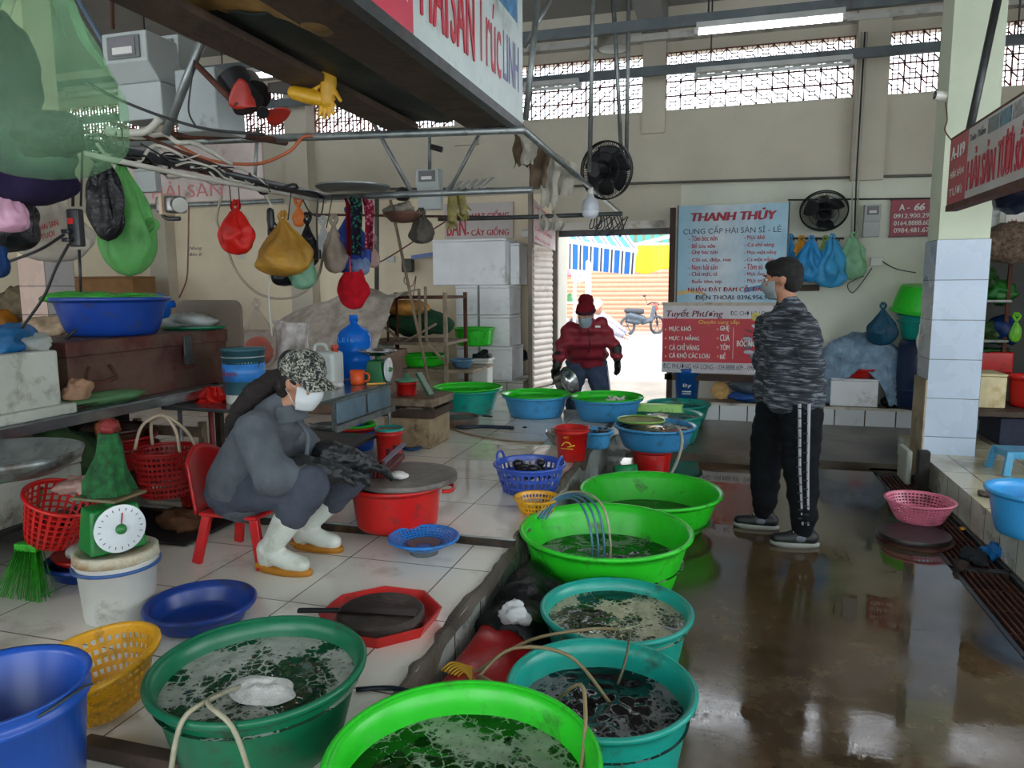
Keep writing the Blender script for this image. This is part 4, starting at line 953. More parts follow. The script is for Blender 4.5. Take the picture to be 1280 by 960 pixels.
# ---- things on the floor at the far left
b = MB(); b.box((-2.45, 1.0, ZL), (-2.22, 1.55, ZL+.42)); tag(b.build('foam_slab', STYROD, None, False, bevel=.012), 'thick cream foam slab standing at the left picture edge', 'slab')
def broom():
    c = atz(38, 748, ZL); t = thing('green_broom', 'green bristle broom head lying on the platform tiles at left', 'broom', (c.x, c.y, ZL)); m = mat('broom_green', '2aa01c', .5, 0, .3, 30)
    random.seed(2); b = MB(); top = c+Vector((-.1, .1, .17))
    for i in range(90):
        f = random.uniform(-1, 1); g = random.uniform(-1, 1); b.tube([top+Vector((f*.05, g*.02, 0)), c+Vector((f*.11, -.02+g*.05, .004+.02*abs(g)))], .0016, 4)
    b.build('bristles', m, t); b = MB(); b.beam(top+Vector((-.06,0,0)), top+Vector((.06,0,.005)), .05, .035); b.build('head', m, t, False, bevel=.006)
    b = MB(); b.tube([top+Vector((0,0,.01)), top+Vector((-.3,.35,.2))], .011, 8); b.build('handle', mat('broom_stick', '5a7a4a', .5), t)
broom()
p = atz(60, 735, ZL); p = Vector((-2.62, 2.35, ZL))
basin('plastic_basin', 'deep blue tray basin under the table end near the broom', PDB, p.x, p.y+.1, ZL, .2, .07, .8)
b = MB(); b.lathe([(0,0), (.15,0), (.17,.03), (.16,.03), (0,.008)], (p.x, p.y+.1, ZL+.07), 36); tag(b.build('red_dish', PRED, None), 'shallow red dish stacked in the deep blue tray basin under table', 'dish')
lump('clear_bag', 'crumpled clear bag over the red dish under the left table', 'bag', (p.x, p.y+.08, ZL+.14), (.15,.12,.04), film('film_clear', 'c8cfc8', .6), 18, .7, n=30)
stack_box('foam_box', 'grubby white foam box on the lower shelf under the left table', -3.45, -2.98, 2.15, 2.75, ZL+.2, ZL+.45, STYROD)
# red handled baskets under the table's far end
for i, (px, py, yy, hh, lb) in enumerate([(210, 616, 2.98, .23, 'red basket with cream loop handles hanging under the left table'), (262, 640, 3.25, .18, 'dark red basket behind the child chair back under the table')]):
    c = aty(px, py, yy); 
    t = basket('loop_basket', lb, plastic('dark_red_plastic', '9c1414'), (c.x, c.y, c.z), .15, .12, hh, 8, 40, hole=.5)
    if i == 0:
        for s in (-1, 1):
            b = MB(); b.tube([c+Vector((-.13, s*.06, hh)), c+Vector((-.1, s*.03, hh+.12)), c+Vector((0, 0, hh+.17)), c+Vector((.1, s*.03, hh+.1)), c+Vector((.14, s*.06, hh))], .008, 8, 6); b.build('loop_handle', mat('cream_strap', 'b8a890', .6), t)
b = MB(); b.box((-3.4, 2.8, ZU-.035), (-2.45, 3.2, c.z-.002)); tag(b.build('dark_crate', mat('dark_crate', '1c1a1e', .6), None, False, bevel=.01), 'dark crate under the red baskets below the left table', 'crate')
lump('green_sack', 'mossy green net sack slumped under the middle of left table', 'sack', (-3.2, 2.72, .66), (.22,.3,.2), mat('moss_net', '31502c', .8, 0, .4, 12, .6, 80), 31, .4, n=36)
lump('olive_sack', 'olive cloth bag hanging under table behind the tilted basket', 'bag', (-3.05, 2.42, .77), (.14,.14,.13), cloth('olive_cloth', '6a6c48'), 33, .4, n=30)
hbag('red_rag', 'bright red plastic rag tied at the far end of the left table', 250, 279, 484, 512, 3.55, film('film_red2', 'e01c14', .95), seed=4, knot=False, cat='rag', pinch=.5, lumps=.3)
lump('dark_bundle', 'black green weed bundle on the floor left of the red stool', 'bundle', atz(255, 655, ZL)+Vector((0, .2, .03)), (.09,.1,.04), cloth('dark_green_cloth', '14241e'), 5, .8, n=30)
lump('brown_crab_bag', 'brown rumpled sack beside the scale bucket', 'sack', (SB[0]-.17, SB[1]+.18, ZL+.05), (.07,.07,.06), cloth('brown_sack', '6a4a34'), 15, .8, n=30)
# ---- middle table
X2 = -2.23; Z2 = .85; ya, yb = 3.5, 4.67
t2 = thing('drawer_table', 'metal table with grey drawer front carrying bottle, mug and scale', 'table', (X2-.35, 4.1, ZU))
b = MB(); b.box((X2-.8, ya-.15, Z2-.02), (X2, yb, Z2)); b.build('tabletop', mat('wet_steel_top', '6e7376', .2, .6, .2, 5, .05, 30, .2, '4a3a2c'), t2, False, bevel=.003)
b = MB(); b.box((X2-.02, 3.86, Z2-.2), (X2-.005, yb-.02, Z2-.02)); b.build('apron_panel', GALV, t2, False)
bm_ = mat('blue_grey_drawer', '7690a0', .4, .4, .2, 4, .05, 30, .2, '3a3a34')
for q0, q1 in ((3.88, 4.25), (4.29, 4.62)):
    b = MB(); b.box((X2-.004, q0, Z2-.16), (X2+.008, q1, Z2-.035)); dw = b.build('drawer', bm_, t2, False, bevel=.004)
b = MB(); b.beam((X2+.01, 3.86, Z2-.19), (X2+.01, yb, Z2-.19), .02, .04); b.build('lower_rail', GALV, t2, False)
b = MB(); b.box((X2-.72, 3.5, ZU+.15), (X2-.08, 4.6, ZU+.17)); b.build('lower_shelf', DARKSTEEL, t2, False)
for xx in (X2-.02, X2-.72):
    for yy in (ya-.1, yb-.02):
        b = MB(); b.tube([(xx, yy, ZU), (xx, yy, Z2-.02)], .012, 8); b.build('leg', GALV, t2)
def onT2(px, py, z=Z2): return atz(px, py, z)
# jerrycan
p = onT2(405, 482); JW = .20
jc = thing('jerrycan', 'white translucent plastic jerrycan on the drawer table', 'jerrycan', (p.x, p.y+.03, Z2)); MJ = mat('milky_plastic', 'c3ccc8', .3, 0, .1, 4, .03, 20, .08)
b = MB(); b.box((p.x-.105, p.y-.05, Z2), (p.x+.105, p.y+.11, Z2+.235)); b.build('can_body', MJ, jc, False, bevel=.03)
b = MB(); b.tube([(p.x-.08, p.y+.03, Z2+.225), (p.x-.07, p.y+.03, Z2+.27), (p.x+.0, p.y+.03, Z2+.275), (p.x+.02, p.y+.03, Z2+.23)], .012, 8, 5); b.build('handle', MJ, jc)
b = MB(); b.lathe([(.022,.225), (.022,.25), (.026,.25), (.026,.275), (0,.278)], (p.x+.075, p.y+.03, Z2), 20); b.build('cap', mat('can_cap', 'b84a3a', .5), jc)
p = onT2(426, 476); bottle20('water_bottle', 'big upright blue water bottle on the drawer table', (p.x, p.y+.22, Z2), .125, .46, BOTB, txt='LE16')
p = onT2(447, 480); mg = thing('orange_mug', 'orange plastic mug at the front of the drawer table', 'mug', (p.x, p.y, Z2))
b = MB(); b.lathe([(0,.004), (.042,.0), (.046,.006), (.05,.095), (.046,.095), (.042,.01), (0,.008)], (p.x, p.y, Z2), 32); b.build('cup', PORANGE, mg)
b = MB(); b.tube([(p.x+.046, p.y, Z2+.08), (p.x+.085, p.y, Z2+.07), (p.x+.085, p.y, Z2+.03), (p.x+.045, p.y, Z2+.018)], .007, 8, 5); b.build('handle', PORANGE, mg)
p = onT2(470, 478); dial_scale('dial_scale', 'dark green dial scale with steel pan, dial turned right, on the drawer table', (p.x, p.y+.04, Z2), .92, (1, .12, 0), mat('dark_scale_green', '0a6434', .5))
p = onT2(420, 482); lump('white_cloth', 'small white cloth crumpled on the drawer table corner', 'cloth', (p.x+.02, p.y-.07, Z2+.015), (.07,.05,.022), PAPER, 4, .5)
b = MB(); q0 = onT2(458, 480, Z2+.008); q1 = onT2(482, 479, Z2+.008); b.beam(q0, q1, .014, .012); tag(b.build('wooden_knife', mat('yellow_wood', 'd8a040', .5), None, False, bevel=.003), 'yellow handled knife beside the orange mug', 'knife')
p = atz(395, 470, Z2); b = MB(); b.lathe([(0,0), (.09,0), (.1,.12), (.105,.12), (.105,.13), (0,.13)], (p.x-.12, p.y+.3, Z2), 32); tag(b.build('red_pot', PRED, None, wn=True), 'red pot behind the white jerrycan on the drawer table', 'pot')
# clear bag of tomatoes hanging / wrapped at (320-390, 400-450)
hbag('tomato_bag', 'clear bag holding red and orange goods hanging left of the grey tarp', 300, 345, 385, 462, 4.6, film('film_clear2', 'd8cfc8', .2), seed=7, inner=mat('red_goods', 'c8401c', .6, 0, .4, 9), depth=.8)
sheet(lambda u, v: aty(340+u*45+v*6, 400+v*48+u*5, 4.7)+Vector((0, .03*math.sin(u*9+v*4), 0)), 'printed_sheet', 'white printed plastic sheet behind the seated woman', 'sheet', mat('printed_white', 'cfc9c4', .5, 0, .35, 14), 24, 24)
# ---- tarp heap with shelf below
p = aty(395, 430, 6.0)
ta = aty(300, 440, 6.2); tc = aty(466, 440, 6.2); tz = aty(395, 368, 6.2).z
tbx = thing('covered_stall', 'long grey stall box draped under the pale tarp', 'stall', ((ta.x+tc.x)/2, 6.5, ZU))
b = MB(); b.box((ta.x, 6.1, ZU), (tc.x, 7.0, ta.z)); b.build('stall_body', mat('stall_brown', '8a7060', .8, 0, .3, 4), tbx, False, bevel=.02)
for k in range(2):
    b = MB(); b.box((ta.x+.1, 6.06, ZU+.1+k*.3), (tc.x-.1, 6.1, ZU+.3+k*.3)); b.build('side_plank', WOOD, tbx, False, bevel=.005)
def tarp(u, v):
    X = ta.x-.1+u*(tc.x-ta.x+.2); Y = 6.0+v*1.1; k = math.sin(min(1, max(0, v*1.25))*PI)**.5 if v < .8 else .3
    rise = (.25+.75*min(1, u*1.6))*(tz-ta.z)*min(1, v*2.2)
    dz = -.16*max(0, 1-v*8) ; f = .035*math.sin(u*16+v*5+2*nz((u*3, v*2, 0)))+.05*nz((u*5, v*3, 2))
    return Vector((X+.03*nz((u*6, v*6, 5)), Y-.12*max(0, 1-v*8), ta.z+rise+dz+f*(.3+v)))
sheet(tarp, 'grey_tarp', 'pale grey tarp draped in folds over the stall behind the blue bottle', 'tarp', cloth('tarp_grey', 'aaa095', .3, 20), 80, 40, .01)
# ---- wooden stick rack with bundles
ya = 6.9
rk = thing('wooden_rack', 'tall wooden and iron rack holding green bundle, beside the white boxes', 'rack', (aty(515, 470, ya).x, ya+.3, ZU))
X0 = aty(467, 470, ya).x; X1 = aty(558, 470, ya).x; zt_ = aty(500, 372, ya).z; zm = aty(500, 427, ya).z; zl = aty(500, 460, ya).z
for xx, yy, m_ in ((X0, ya, WOOD), (X1, ya, WOOD), (X0, ya+.6, RUST), (X1, ya+.6, RUST)):
    b = MB(); b.cbox((xx, yy, (ZU+zt_+.05)/2), (.035, .035, zt_+.05-ZU)); b.build('post', m_, rk, False)
for z_ in (zt_,):
    b = MB(); b.beam((X0, ya, z_), (X1, ya, z_), .025, .03); b.beam((X0, ya+.6, z_), (X1, ya+.6, z_), .025, .03); b.beam((X0, ya, z_), (X0, ya+.6, z_), .025, .03); b.beam((X1, ya, z_), (X1, ya+.6, z_), .025, .03); b.build('top_rail', RUST, rk, False)
b = MB(); b.box((X0-.1, ya-.04, zm-.03), (X1+.02, ya+.64, zm)); b.build('shelf', WOOD, rk, False, bevel=.004)
b = MB(); b.box((X0-.1, ya-.04, zl-.03), (X1+.3, ya+.64, zl)); b.build('shelf', WOOD, rk, False, bevel=.004)
for k, px in enumerate((485, 497, 525, 533)):
    b = MB(); xx = aty(px, 400, ya).x; b.cbox((xx, ya-.01, (zm+zt_)/2+.02*k), (.018+.008*(k > 1), .018, zt_-zm+.1*(k > 1))); b.build('slat', RUST if k < 2 else WOOD, rk, False)
for a_, c__ in (((470, 400), (500, 425)), ((505, 428), (545, 405)), ((535, 428), (553, 450))):
    b = MB(); b.beam(aty(*a_, ya-.03), aty(*c__, ya-.03), .03, .02); b.build('brace', WOOD, rk, False)
lump('green_bundle', 'dark green tarp bundle on the middle shelf of the wooden rack', 'bundle', ((X0+X1)/2, ya+.3, (zm+zt_)/2-.04), ((X1-X0)*.44, .24, (zt_-zm)*.36), cloth('green_canvas', '274a34', .4, 20), 3, .3, n=40)
lump('orange_cushion', 'flat orange and tan cushion pile under the rack top rail', 'cushion', (aty(498, 384, ya).x, ya+.2, zt_-.11), ((X1-X0)*.34, .2, .09), cloth('tan_stripe', 'd89a50'), 5, .15, n=30)
b = MB(); b.lathe(basin_prof(.24, .2, .2), (X1-.02, ya+.95, zm-.1), 40); tag(b.build('plastic_basin', PGREEN, None), 'bright green basin leaning behind the wooden rack', 'basin')
basin('plastic_basin', 'bright green basin on the low shelf of the wooden rack', PGREEN, (X0+X1)/2+.05, ya+.25, zl, .27, .12, .75)
basin('plastic_basin', 'small grey blue bowl at the right end of the low rack shelf', plastic('slate_blue_plastic', '4a7090'), X1+.12, ya+.15, zl, .13, .09, .6)
stack_box('foam_box', 'old cream foam box at left of the low rack shelf', X0-.08, X0+.1, ya+.0, ya+.3, zl, zm-.03, STYROD, lid=.02)
# leaning pole
b = MB(); b.tube([aty(488, 250, 6.2), aty(545, 520, 6.15)], .015, 8); tag(b.build('bamboo_pole', mat('pole_tan', '7a6a56', .7, 0, .2, 20), None), 'long thin brown pole leaning down in front of the wooden rack', 'pole')
b = MB(); b.tube([aty(471, 240, 8.5), aty(471, 372, 8.5)], .03, 8); tag(b.build('wall_conduit', mat('dark_conduit', '5e5c56', .5, .3), None), 'dark vertical conduit on the cream wall above the rack', 'pipe')
# ---- white foam boxes stack
ys = 8.0
def wb(L, R, T, Bt, lb, tp=None, dy=.55, y=ys):
    a = aty(L, Bt, y); c2 = aty(R, T, y); return stack_box('white_foam_box', lb, a.x, c2.x, y, y+dy, a.z, c2.z, STYRO, 'box', 'white foam boxes stacked by the shutter', .04, tp)
GBX = 'clean white foam box '
zb = aty(600, 470, ys).z
a = aty(570, 478, ys)
L3 = [aty(600, q, ys).z for q in (478, 434, 394, 356, 297)]; L3[0] = .42
xA, xM, xB = aty(570, 400, ys+.15).x, aty(597, 400, ys+.15).x, aty(640, 400, ys+.15).x
yy0 = ys+.15
for k, w in enumerate(('bottom', 'second', 'third')):
    stack_box('white_foam_box', GBX+'%s of the left strapped column by the shutter' % w, xA, xM-.002, yy0, yy0+.5, L3[k], L3[k+1]-.004, STYRO, 'box', None, .035)
    stack_box('white_foam_box', GBX+'%s of the right strapped column by the shutter' % w, xM+.002, xB-.03*(k > 0), yy0, yy0+.5, L3[k], L3[k+1]-.004, STYRO, 'box', None, .035, .04)
x4 = aty(541, 340, yy0).x; stack_box('white_foam_box', GBX+'wide and topmost, overhanging the strapped columns', x4, aty(632, 340, yy0).x, yy0, yy0+.52, L3[3], L3[4], STYRO, 'box', None, .03)
stack_box('white_foam_box', GBX+'narrow and upright behind the topmost wide one', aty(632, 340, yy0).x+.01, aty(645, 340, yy0).x, yy0+.15, yy0+.52, L3[3], L3[4]-.05, STYRO, 'box', None, .03)
b = MB(); b.box((xA-.06, yy0-.02, .42-.002), (xB+.02, yy0+.53, .4205)); 
# white bin
x, y = aty(603, 475, 7.6).x, 7.6
bn = thing('white_bin', 'white upright bin with dark rubbish before the foam box stack', 'bin', (x, y, ZU)); hz = aty(603, 447, 7.6).z-ZU
b = MB(); b.box((x-.1, y-.1, ZU), (x+.1, y+.1, ZU+hz)); 
for v in b.v:
    k = 1-.12*(1-(v.z-ZU)/hz); v.x = x+(v.x-x)*k; v.y = y+(v.y-y)*k
b.build('bin_body', WHITEP, bn, False, bevel=.015); b = MB(); b.box((x-.115, y-.115, ZU+hz-.03), (x+.115, y+.115, ZU+hz)); b.build('rim', WHITEP, bn, False, bevel=.008)
lump('rubbish_bag', 'dark and clear rubbish bag sticking out of the white bin', 'bag', (x, y, ZU+hz+.02), (.1,.09,.05), film('film_dark', '1c2026', .95), 3, .7)
# ---- stack of basins below the middle table
def stk(px, py, z0, r, items, yy=None):
    p = atz(px, py, z0); z = z0
    for nm, m, h, lb in items:
        basin('plastic_basin', lb, m, p.x, p.y, z, r, h, .78); z += .042
    return p
p = atz(436, 566, ZU); p = Vector((p.x, p.y+.12, ZU)); z = ZU
basin('plastic_basin', 'blue basin at the bottom of the nested stack under the drawer table', PBLUE, p.x, p.y, z, .155, .145, .8)
basin('plastic_basin', 'red basin in the middle of the nested stack under the drawer table', PRED, p.x, p.y, z+.062, .148, .115, .78)
basin('plastic_basin', 'lime basin near the top of the nested stack under the drawer table', PGREEN, p.x+.005, p.y, z+.092, .145, .105, .75)
basin('plastic_basin', 'small blue bowl with scraps topping the nested stack', PBLUE, p.x-.03, p.y, z+.15, .11, .09, .72)
lump('plastic_scrap', 'red plastic scrap in the small blue bowl of the stack', 'scrap', (p.x+.05, p.y-.02, z+.24), (.03,.02,.03), PRED, 3, .4)
x, y, r = fit_rim(468, 504, 530, 541, ZU+.23)
rbk = bucket('red_bucket', 'red bucket topped with teal water beside the nested stack', PRED, x, y, ZU, r, .22, .82, bail=False)
b = MB(); b.lathe([(0,.21), (r*.95,.21), (r*1.02,.232), (r*1.04,.232), (r*.97,.2), (0,.2)], (x, y, ZU+.004), 36); b.build('lid', PTEAL, rbk)
p = atz(397, 565, ZU); b = MB(); t = thing('steel_pail', 'steel pail with bail handle behind the woman\'s arm', 'pail', (p.x, p.y+.15, ZU)); b.lathe([(0,0), (.09,0), (.125,.17), (.13,.17), (.13,.18), (.12,.18), (.085,.01), (0,.008)], (p.x, p.y+.15, ZU), 36); b.build('body', GALV, t)
b = MB(); b.tube([(p.x-.12, p.y+.15, ZU+.17), (p.x-.09, p.y+.05, ZU+.2), (p.x+.05, p.y+.03, ZU+.19), (p.x+.13, p.y+.15, ZU+.17)], .005, 6, 5); b.build('handle', STAIN, t)
# crates and foam block right of the table
p = atz(515, 560, ZU); zc = ZU
b = MB(); b.box((p.x-.22, p.y-.02, ZU), (p.x+.16, p.y+.4, ZU+.23)); tag(b.build('foam_block', mat('tan_foam', 'a89474', .8, 0, .2, 6, .4, 90, .3, '5a4430', 6), None, False, bevel=.02), 'stained tan foam block under the dark crates beside the table', 'block')
cr = thing('wooden_crate', 'dark slatted crate stacked on the stained foam block', 'crate', (p.x-.03, p.y+.2, ZU+.232)); z0 = ZU+.232
for k in range(2):
    for (a0, a1) in (((p.x-.25, p.y-.01), (p.x+.18, p.y-.01)), ((p.x+.18, p.y-.01), (p.x+.18, p.y+.4)), ((p.x-.25, p.y+.4), (p.x+.18, p.y+.4)), ((p.x-.25, p.y-.01), (p.x-.25, p.y+.4))):
        b = MB(); zz_ = z0+.035+k*.08; b.beam((a0[0], a0[1], zz_), (a1[0], a1[1], zz_), .016, .055); b.build('slat', WOODD if k == 0 else WOOD, cr, False)
b = MB(); b.box((p.x-.24, p.y, z0+.14), (p.x+.17, p.y+.39, z0+.15)); b.build('top_board', mat('red_brown_board', '6a4a3a', .4), cr, False)
for sx, sy in ((-.23, .01), (.16, .01), (.16, .38), (-.23, .38)):
    b = MB(); b.cbox((p.x+sx, p.y+sy, z0+.07), (.03, .03, .14)); b.build('corner_post', WOODD, cr, False)
q = (p.x-.1, p.y+.15); gbk = bucket('red_bucket', 'small red bucket with green lid on the dark crate', PRED, q[0], q[1], z0+.151, .085, .1, .85, bail=False)
b = MB(); b.lathe([(0,.102), (.09,.104), (.095,.11), (.09,.116), (.03,.125), (.02,.16), (0,.165)], (q[0], q[1], z0+.151), 30); b.build('lid', plastic('mint_plastic', '5aa07a'), gbk)
b = MB(); q = atz(533, 470, .31); b.beam((p.x+.12, p.y+.1, z0+.16), (p.x+.02, p.y+.1, z0+.33), .02, .09, (0,1,0)); tag(b.build('leaning_board', mat('green_white_board', '2a5a3a', .5), None, False, bevel=.003), 'small dark green board leaning behind the red lidded bucket', 'board')
# round flat grey trough + pink dish + hoses
x, y, r = fit_rim(536, 599, 509, 532, ZU+.07)
b = MB(); b.lathe([(0,0), (r*.97,0), (r,.01), (r,.07), (r*.98,.072), (r*.95,.05), (r*.94,.045), (0,.045)], (x, y, ZU), 48); tag(b.build('round_pan', mat('dull_pan', '6a6a66', .35, .4, .3, 6, .2, 40, .3, '6a4a30'), None, wn=True), 'flat round grey pan in front of the teal far tub', 'pan')
x, y, r = fit_rim(530, 555, 532, 541, ZU+.05); b = MB(); b.lathe([(0,0), (r*.7,0), (r,.05), (r*.94,.05), (r*.65,.01), (0,.01)], (x, y, ZU), 30); tag(b.build('pink_dish', mat('clay_dish', 'a87868', .5), None), 'small pinkish clay dish near the hose on the platform', 'dish')
def hose(name, label, pts, r, m, z=None, cat='hose', grp=None, sm=6):
    P_ = [atz(a[0], a[1], (a[2] if len(a) > 2 else z)+r) for a in pts]; b = MB(); b.tube(P_, r, 8, sm); return tag(b.build(name, m, None), label, cat, grp)
hose('black_hose', 'thick black blue hose snaking on the far platform tiles', [(528, 508), (540, 517), (556, 528), (575, 534), (600, 533), (630, 534), (642, 535)], .016, mat('hose_navy', '16283a', .35), ZU)
hose('pale_hose', 'pale brown hose trailing over wet platform tiles toward the basket', [(540, 515), (558, 532), (580, 541), (610, 547), (645, 552), (680, 553)], .008, mat('hose_tan', '9a8a72', .4), ZU)
hose('blue_hose', 'blue hose end curled around the foam block foot', [(502, 560), (515, 562), (528, 558), (537, 551)], .013, mat('hose_blue', '1c3f6a', .35), ZU)
# ---- clutter at the aisle corner: clear bag, bottle under basins
lump('clear_bag', 'crumpled clear bag of ice at the platform corner below the blue bowl', 'bag', atz(768, 572, .06)+Vector((-.02,.1,.06)), (.11,.1,.1), film('film_clear', 'c8cfc8', .6), 41, .6, n=36)
b = MB(); b.tube([atz(768, 588, .06), atz(795, 586, .06)], .04, 14); tag(b.build('green_bottle', plastic('bottle_green', '1f9a5a'), None), 'green bottle lying beside the red pail stand', 'bottle')
# bags in the gap between platform and basins
bb = lump('black_bag', 'black rubbish bag slumped between platform edge and green basin', 'bag', (-.75, 2.95, .12), (.17,.38,.13), film('film_black', '121418', 1.0, .2), 4, .6, n=60)
lump('clear_bag', 'knotted clear plastic lump lying on the black rubbish bag', 'bag', atz(643, 768, .26), (.055,.045,.045), film('film_frost', 'dfe4e4', .9), 14, .7, n=30)
def redsack(u, v):
    X = -.9+v*.27; Y = 1.9+u*.75; return Vector((X, Y, .05+.10*math.sin(v*PI)**.6+.02*nz((u*6, v*4, 2))+.1*(1-v)*.8))
rs = sheet(redsack, 'red_sack', 'red feed sack with yellow print lying below the platform edge', 'sack', mat('red_sack', 'b0141a', .35, 0, .2, 6, .3, 20), 40, 20, .006)
for k in range(6):
    b = MB(); b.tube([atz(552+k*4, 838+k*1.5, .2), atz(566+k*3, 828+k*2.5, .2), atz(590, 835+k*3.4, .2)], .004, 5, 4); b.build('print_stroke', YPRINT, rs)
# air hoses
def wire(name, label, pts, r, m, cat='cable', grp=None, sm=6):
    b = MB(); b.tube([Vector(p) for p in pts], r, 6, sm); return tag(b.build(name, m, None), label, cat, grp)
HT = mat('air_hose', 'a09c84', .35, 0, .15, 20); 
g = G1; e = lambda dx, dy, dz: (g[0]+dx, g[1]+dy, g[2]+dz)
for k in range(4):
    wire('air_hose', 'thin bluish air hose arching over the rim of large green basin', [e(-.33-.02*k, .12, -.02), e(-.28, .2, .06+.01*k), e(-.18+.02*k, .12, .10+.012*k), e(-.1+.03*k, .0, .07+.01*k), e(-.06+.03*k, -.04, -.05), e(-.06+.03*k, -.06, -.16)], .006, mat('air_hose_blue', '4a7a98', .3) if k < 3 else HT, 'hose', 'air hoses over the large green basin')
d = D1
wire('air_hose', 'beige air hose looping over the front of the dark green basin', [(d[0]-.02, d[1]-.05, d[2]-.04), (d[0]+.02, d[1]-.2, d[2]+.02), (d[0]+.0, d[1]-.29, d[2]+.01), (d[0]-.02, d[1]-.32, d[2]-.12), (d[0]-.02, d[1]-.34, ZL+.02)], .0065, HT, 'hose')
wire('air_hose', 'beige air hose curving right over the dark green basin rim', [(d[0]-.03, d[1]-.1, d[2]-.03), (d[0]+.03, d[1]-.24, d[2]+.03), (d[0]+.12, d[1]-.27, d[2]+.0), (d[0]+.16, d[1]-.27, d[2]-.12), (d[0]+.17, d[1]-.28, ZL+.02)], .0065, HT, 'hose')
T = T2
wire('air_hose', 'tan air hose tangled over the left rim of the nearest teal basin', [(T[0]+.02, T[1]+.05, T[2]-.09), (T[0]-.12, T[1]+.1, T[2]+.02), (T[0]-.3, T[1]+.08, T[2]+.03), (T[0]-.38, T[1]-.02, T[2]-.02), (T[0]-.33, T[1]-.12, T[2]+.03), (T[0]-.2, T[1]-.14, T[2]-.02), (T[0]-.12, T[1]-.14, T[2]-.09)], .006, mat('air_hose_tan', '8f7f5c', .4), 'hose')
wire('air_hose', 'tan air hose running from the foam topped teal basin to the red sack', [(T1[0]+.02, T1[1]-.12, T1[2]-.03), (T1[0]-.06, T1[1]-.27, T1[2]+.03), (T1[0]-.25, T1[1]-.34, T1[2]+.0), (T1[0]-.4, T1[1]-.45, .2), (T1[0]-.46, T1[1]-.55, .17)], .006, mat('air_hose_tan', '8f7f5c', .4), 'hose')
wire('air_hose', 'olive air hose hanging from foam topped basin into the nearest teal one', [(T1[0]+.04, T1[1]-.2, T1[2]-.02), (T1[0]+.05, T1[1]-.32, T1[2]+.05), (T[0]+.05, T[1]+.29, T[2]+.03), (T[0]+.05, T[1]+.2, T[2]-.02), (T[0]+.03, T[1]+.16, T[2]-.09)], .005, mat('air_hose_olive', '5a5c44', .4), 'hose')
wire('air_hose', 'dark tan air hose dropping over the right rim of the cut off green basin', [(T[0]-.16, T[1]-.12, T[2]-.06), (F1[0]+.2, F1[1]+.3, F1[2]+.03), (F1[0]+.24, F1[1]+.2, F1[2]+.03), (F1[0]+.25, F1[1]+.1, F1[2]-.05), (F1[0]+.24, F1[1]+.05, F1[2]-.1)], .005, mat('air_hose_tan', '8f7f5c', .4), 'hose')
q = B1
wire('air_hose', 'thick pale hose hanging from the raised sky blue basin to the floor', [(q[0]+.1, q[1]-.12, q[2]-.01), (q[0]+.19, q[1]-.24, q[2]+.03), (q[0]+.23, q[1]-.31, q[2]-.06), (q[0]+.2, q[1]-.36, .2), (q[0]+.12, q[1]-.4, .02)], .013, mat('air_hose_pale', 'a8a898', .4), 'hose')
b = MB(); p0 = atz(490, 860, ZL+.012); p1 = atz(445, 862, ZL+.012); b.tube([p1, p0, atz(530, 868, ZL+.02)], .008, 8, 4); tag(b.build('black_cable', mat('navy_cable', '101c34', .35), None), 'navy cable crossing the platform tiles to the broken edge', 'cable')
# ---- wet bricks/plank below yellow strainer
b = MB(); p0 = atz(105, 935, ZL+.01); p1 = atz(250, 965, ZL+.01); b.beam(p0+Vector((0,0,.01)), p1+Vector((0,0,.01)), .05, .04); tag(b.build('dark_plank', WOODD, None, False, bevel=.006), 'wet dark plank lying in front of the yellow strainer', 'plank')
# ================================================================ RIGHT SIDE
# board stand and things on the bench behind
bl = thing('blue_pail', 'blue paint pail with white print standing on the tiled bench', 'pail', (aty(858, 480, 8.42).x, 8.42, .22))
x = bl.location.x; y = 8.42
b = MB(); b.lathe([(0,0), (.125,0), (.145,.3), (.15,.3), (.15,.34), (.155,.35), (.15,.37), (.14,.37), (.13,.3), (.12,.01), (0,.01)], (x, y, .226), 40); b.build('body', plastic('pail_blue', '1c5fae'), bl)
write('By', (x-.03, y-.146, .38), (1,0,0), (0,0,1), .09, .05, PAPER, bl, 'print')
for zz in (.335, .31):
    b = MB(); b.box((x-.04, y-.146, zz), (x+.06, y-.143, zz+.012)); b.build('print', PAPER, bl, False)
b = MB(); c = aty(900, 482, 8.5); b.lathe([(0,0), (.08,0), (.1,.015), (.1,.06), (.09,.06), (.085,.02), (0,.012)], (0,0,0), 36); o = b.build('woven_tray', mat('straw', 'c8a468', .7, 0, .2, 20, .5, 120), None, origin=(0,0,0)); o.rotation_euler = (1.35, 0, .1); o.location = (c.x, 8.5, .33); tag(o, 'round straw tray standing on edge beside the blue paint pail', 'tray')
lump('blue_tarp', 'crumpled blue sheet on the bench right of the straw tray', 'sheet', (aty(928, 495, 8.5).x, 8.5, .27), (.2,.12,.04), film('film_royal', '3a6ab8', 1), 5, .6, n=36)
lump('grey_tarp', 'crumpled grey plastic above the blue sheet on the bench', 'sheet', (aty(935, 478, 8.6).x, 8.6, .38), (.26,.12,.08), film('film_slate', '6a7a86', 1), 9, .6, n=36)
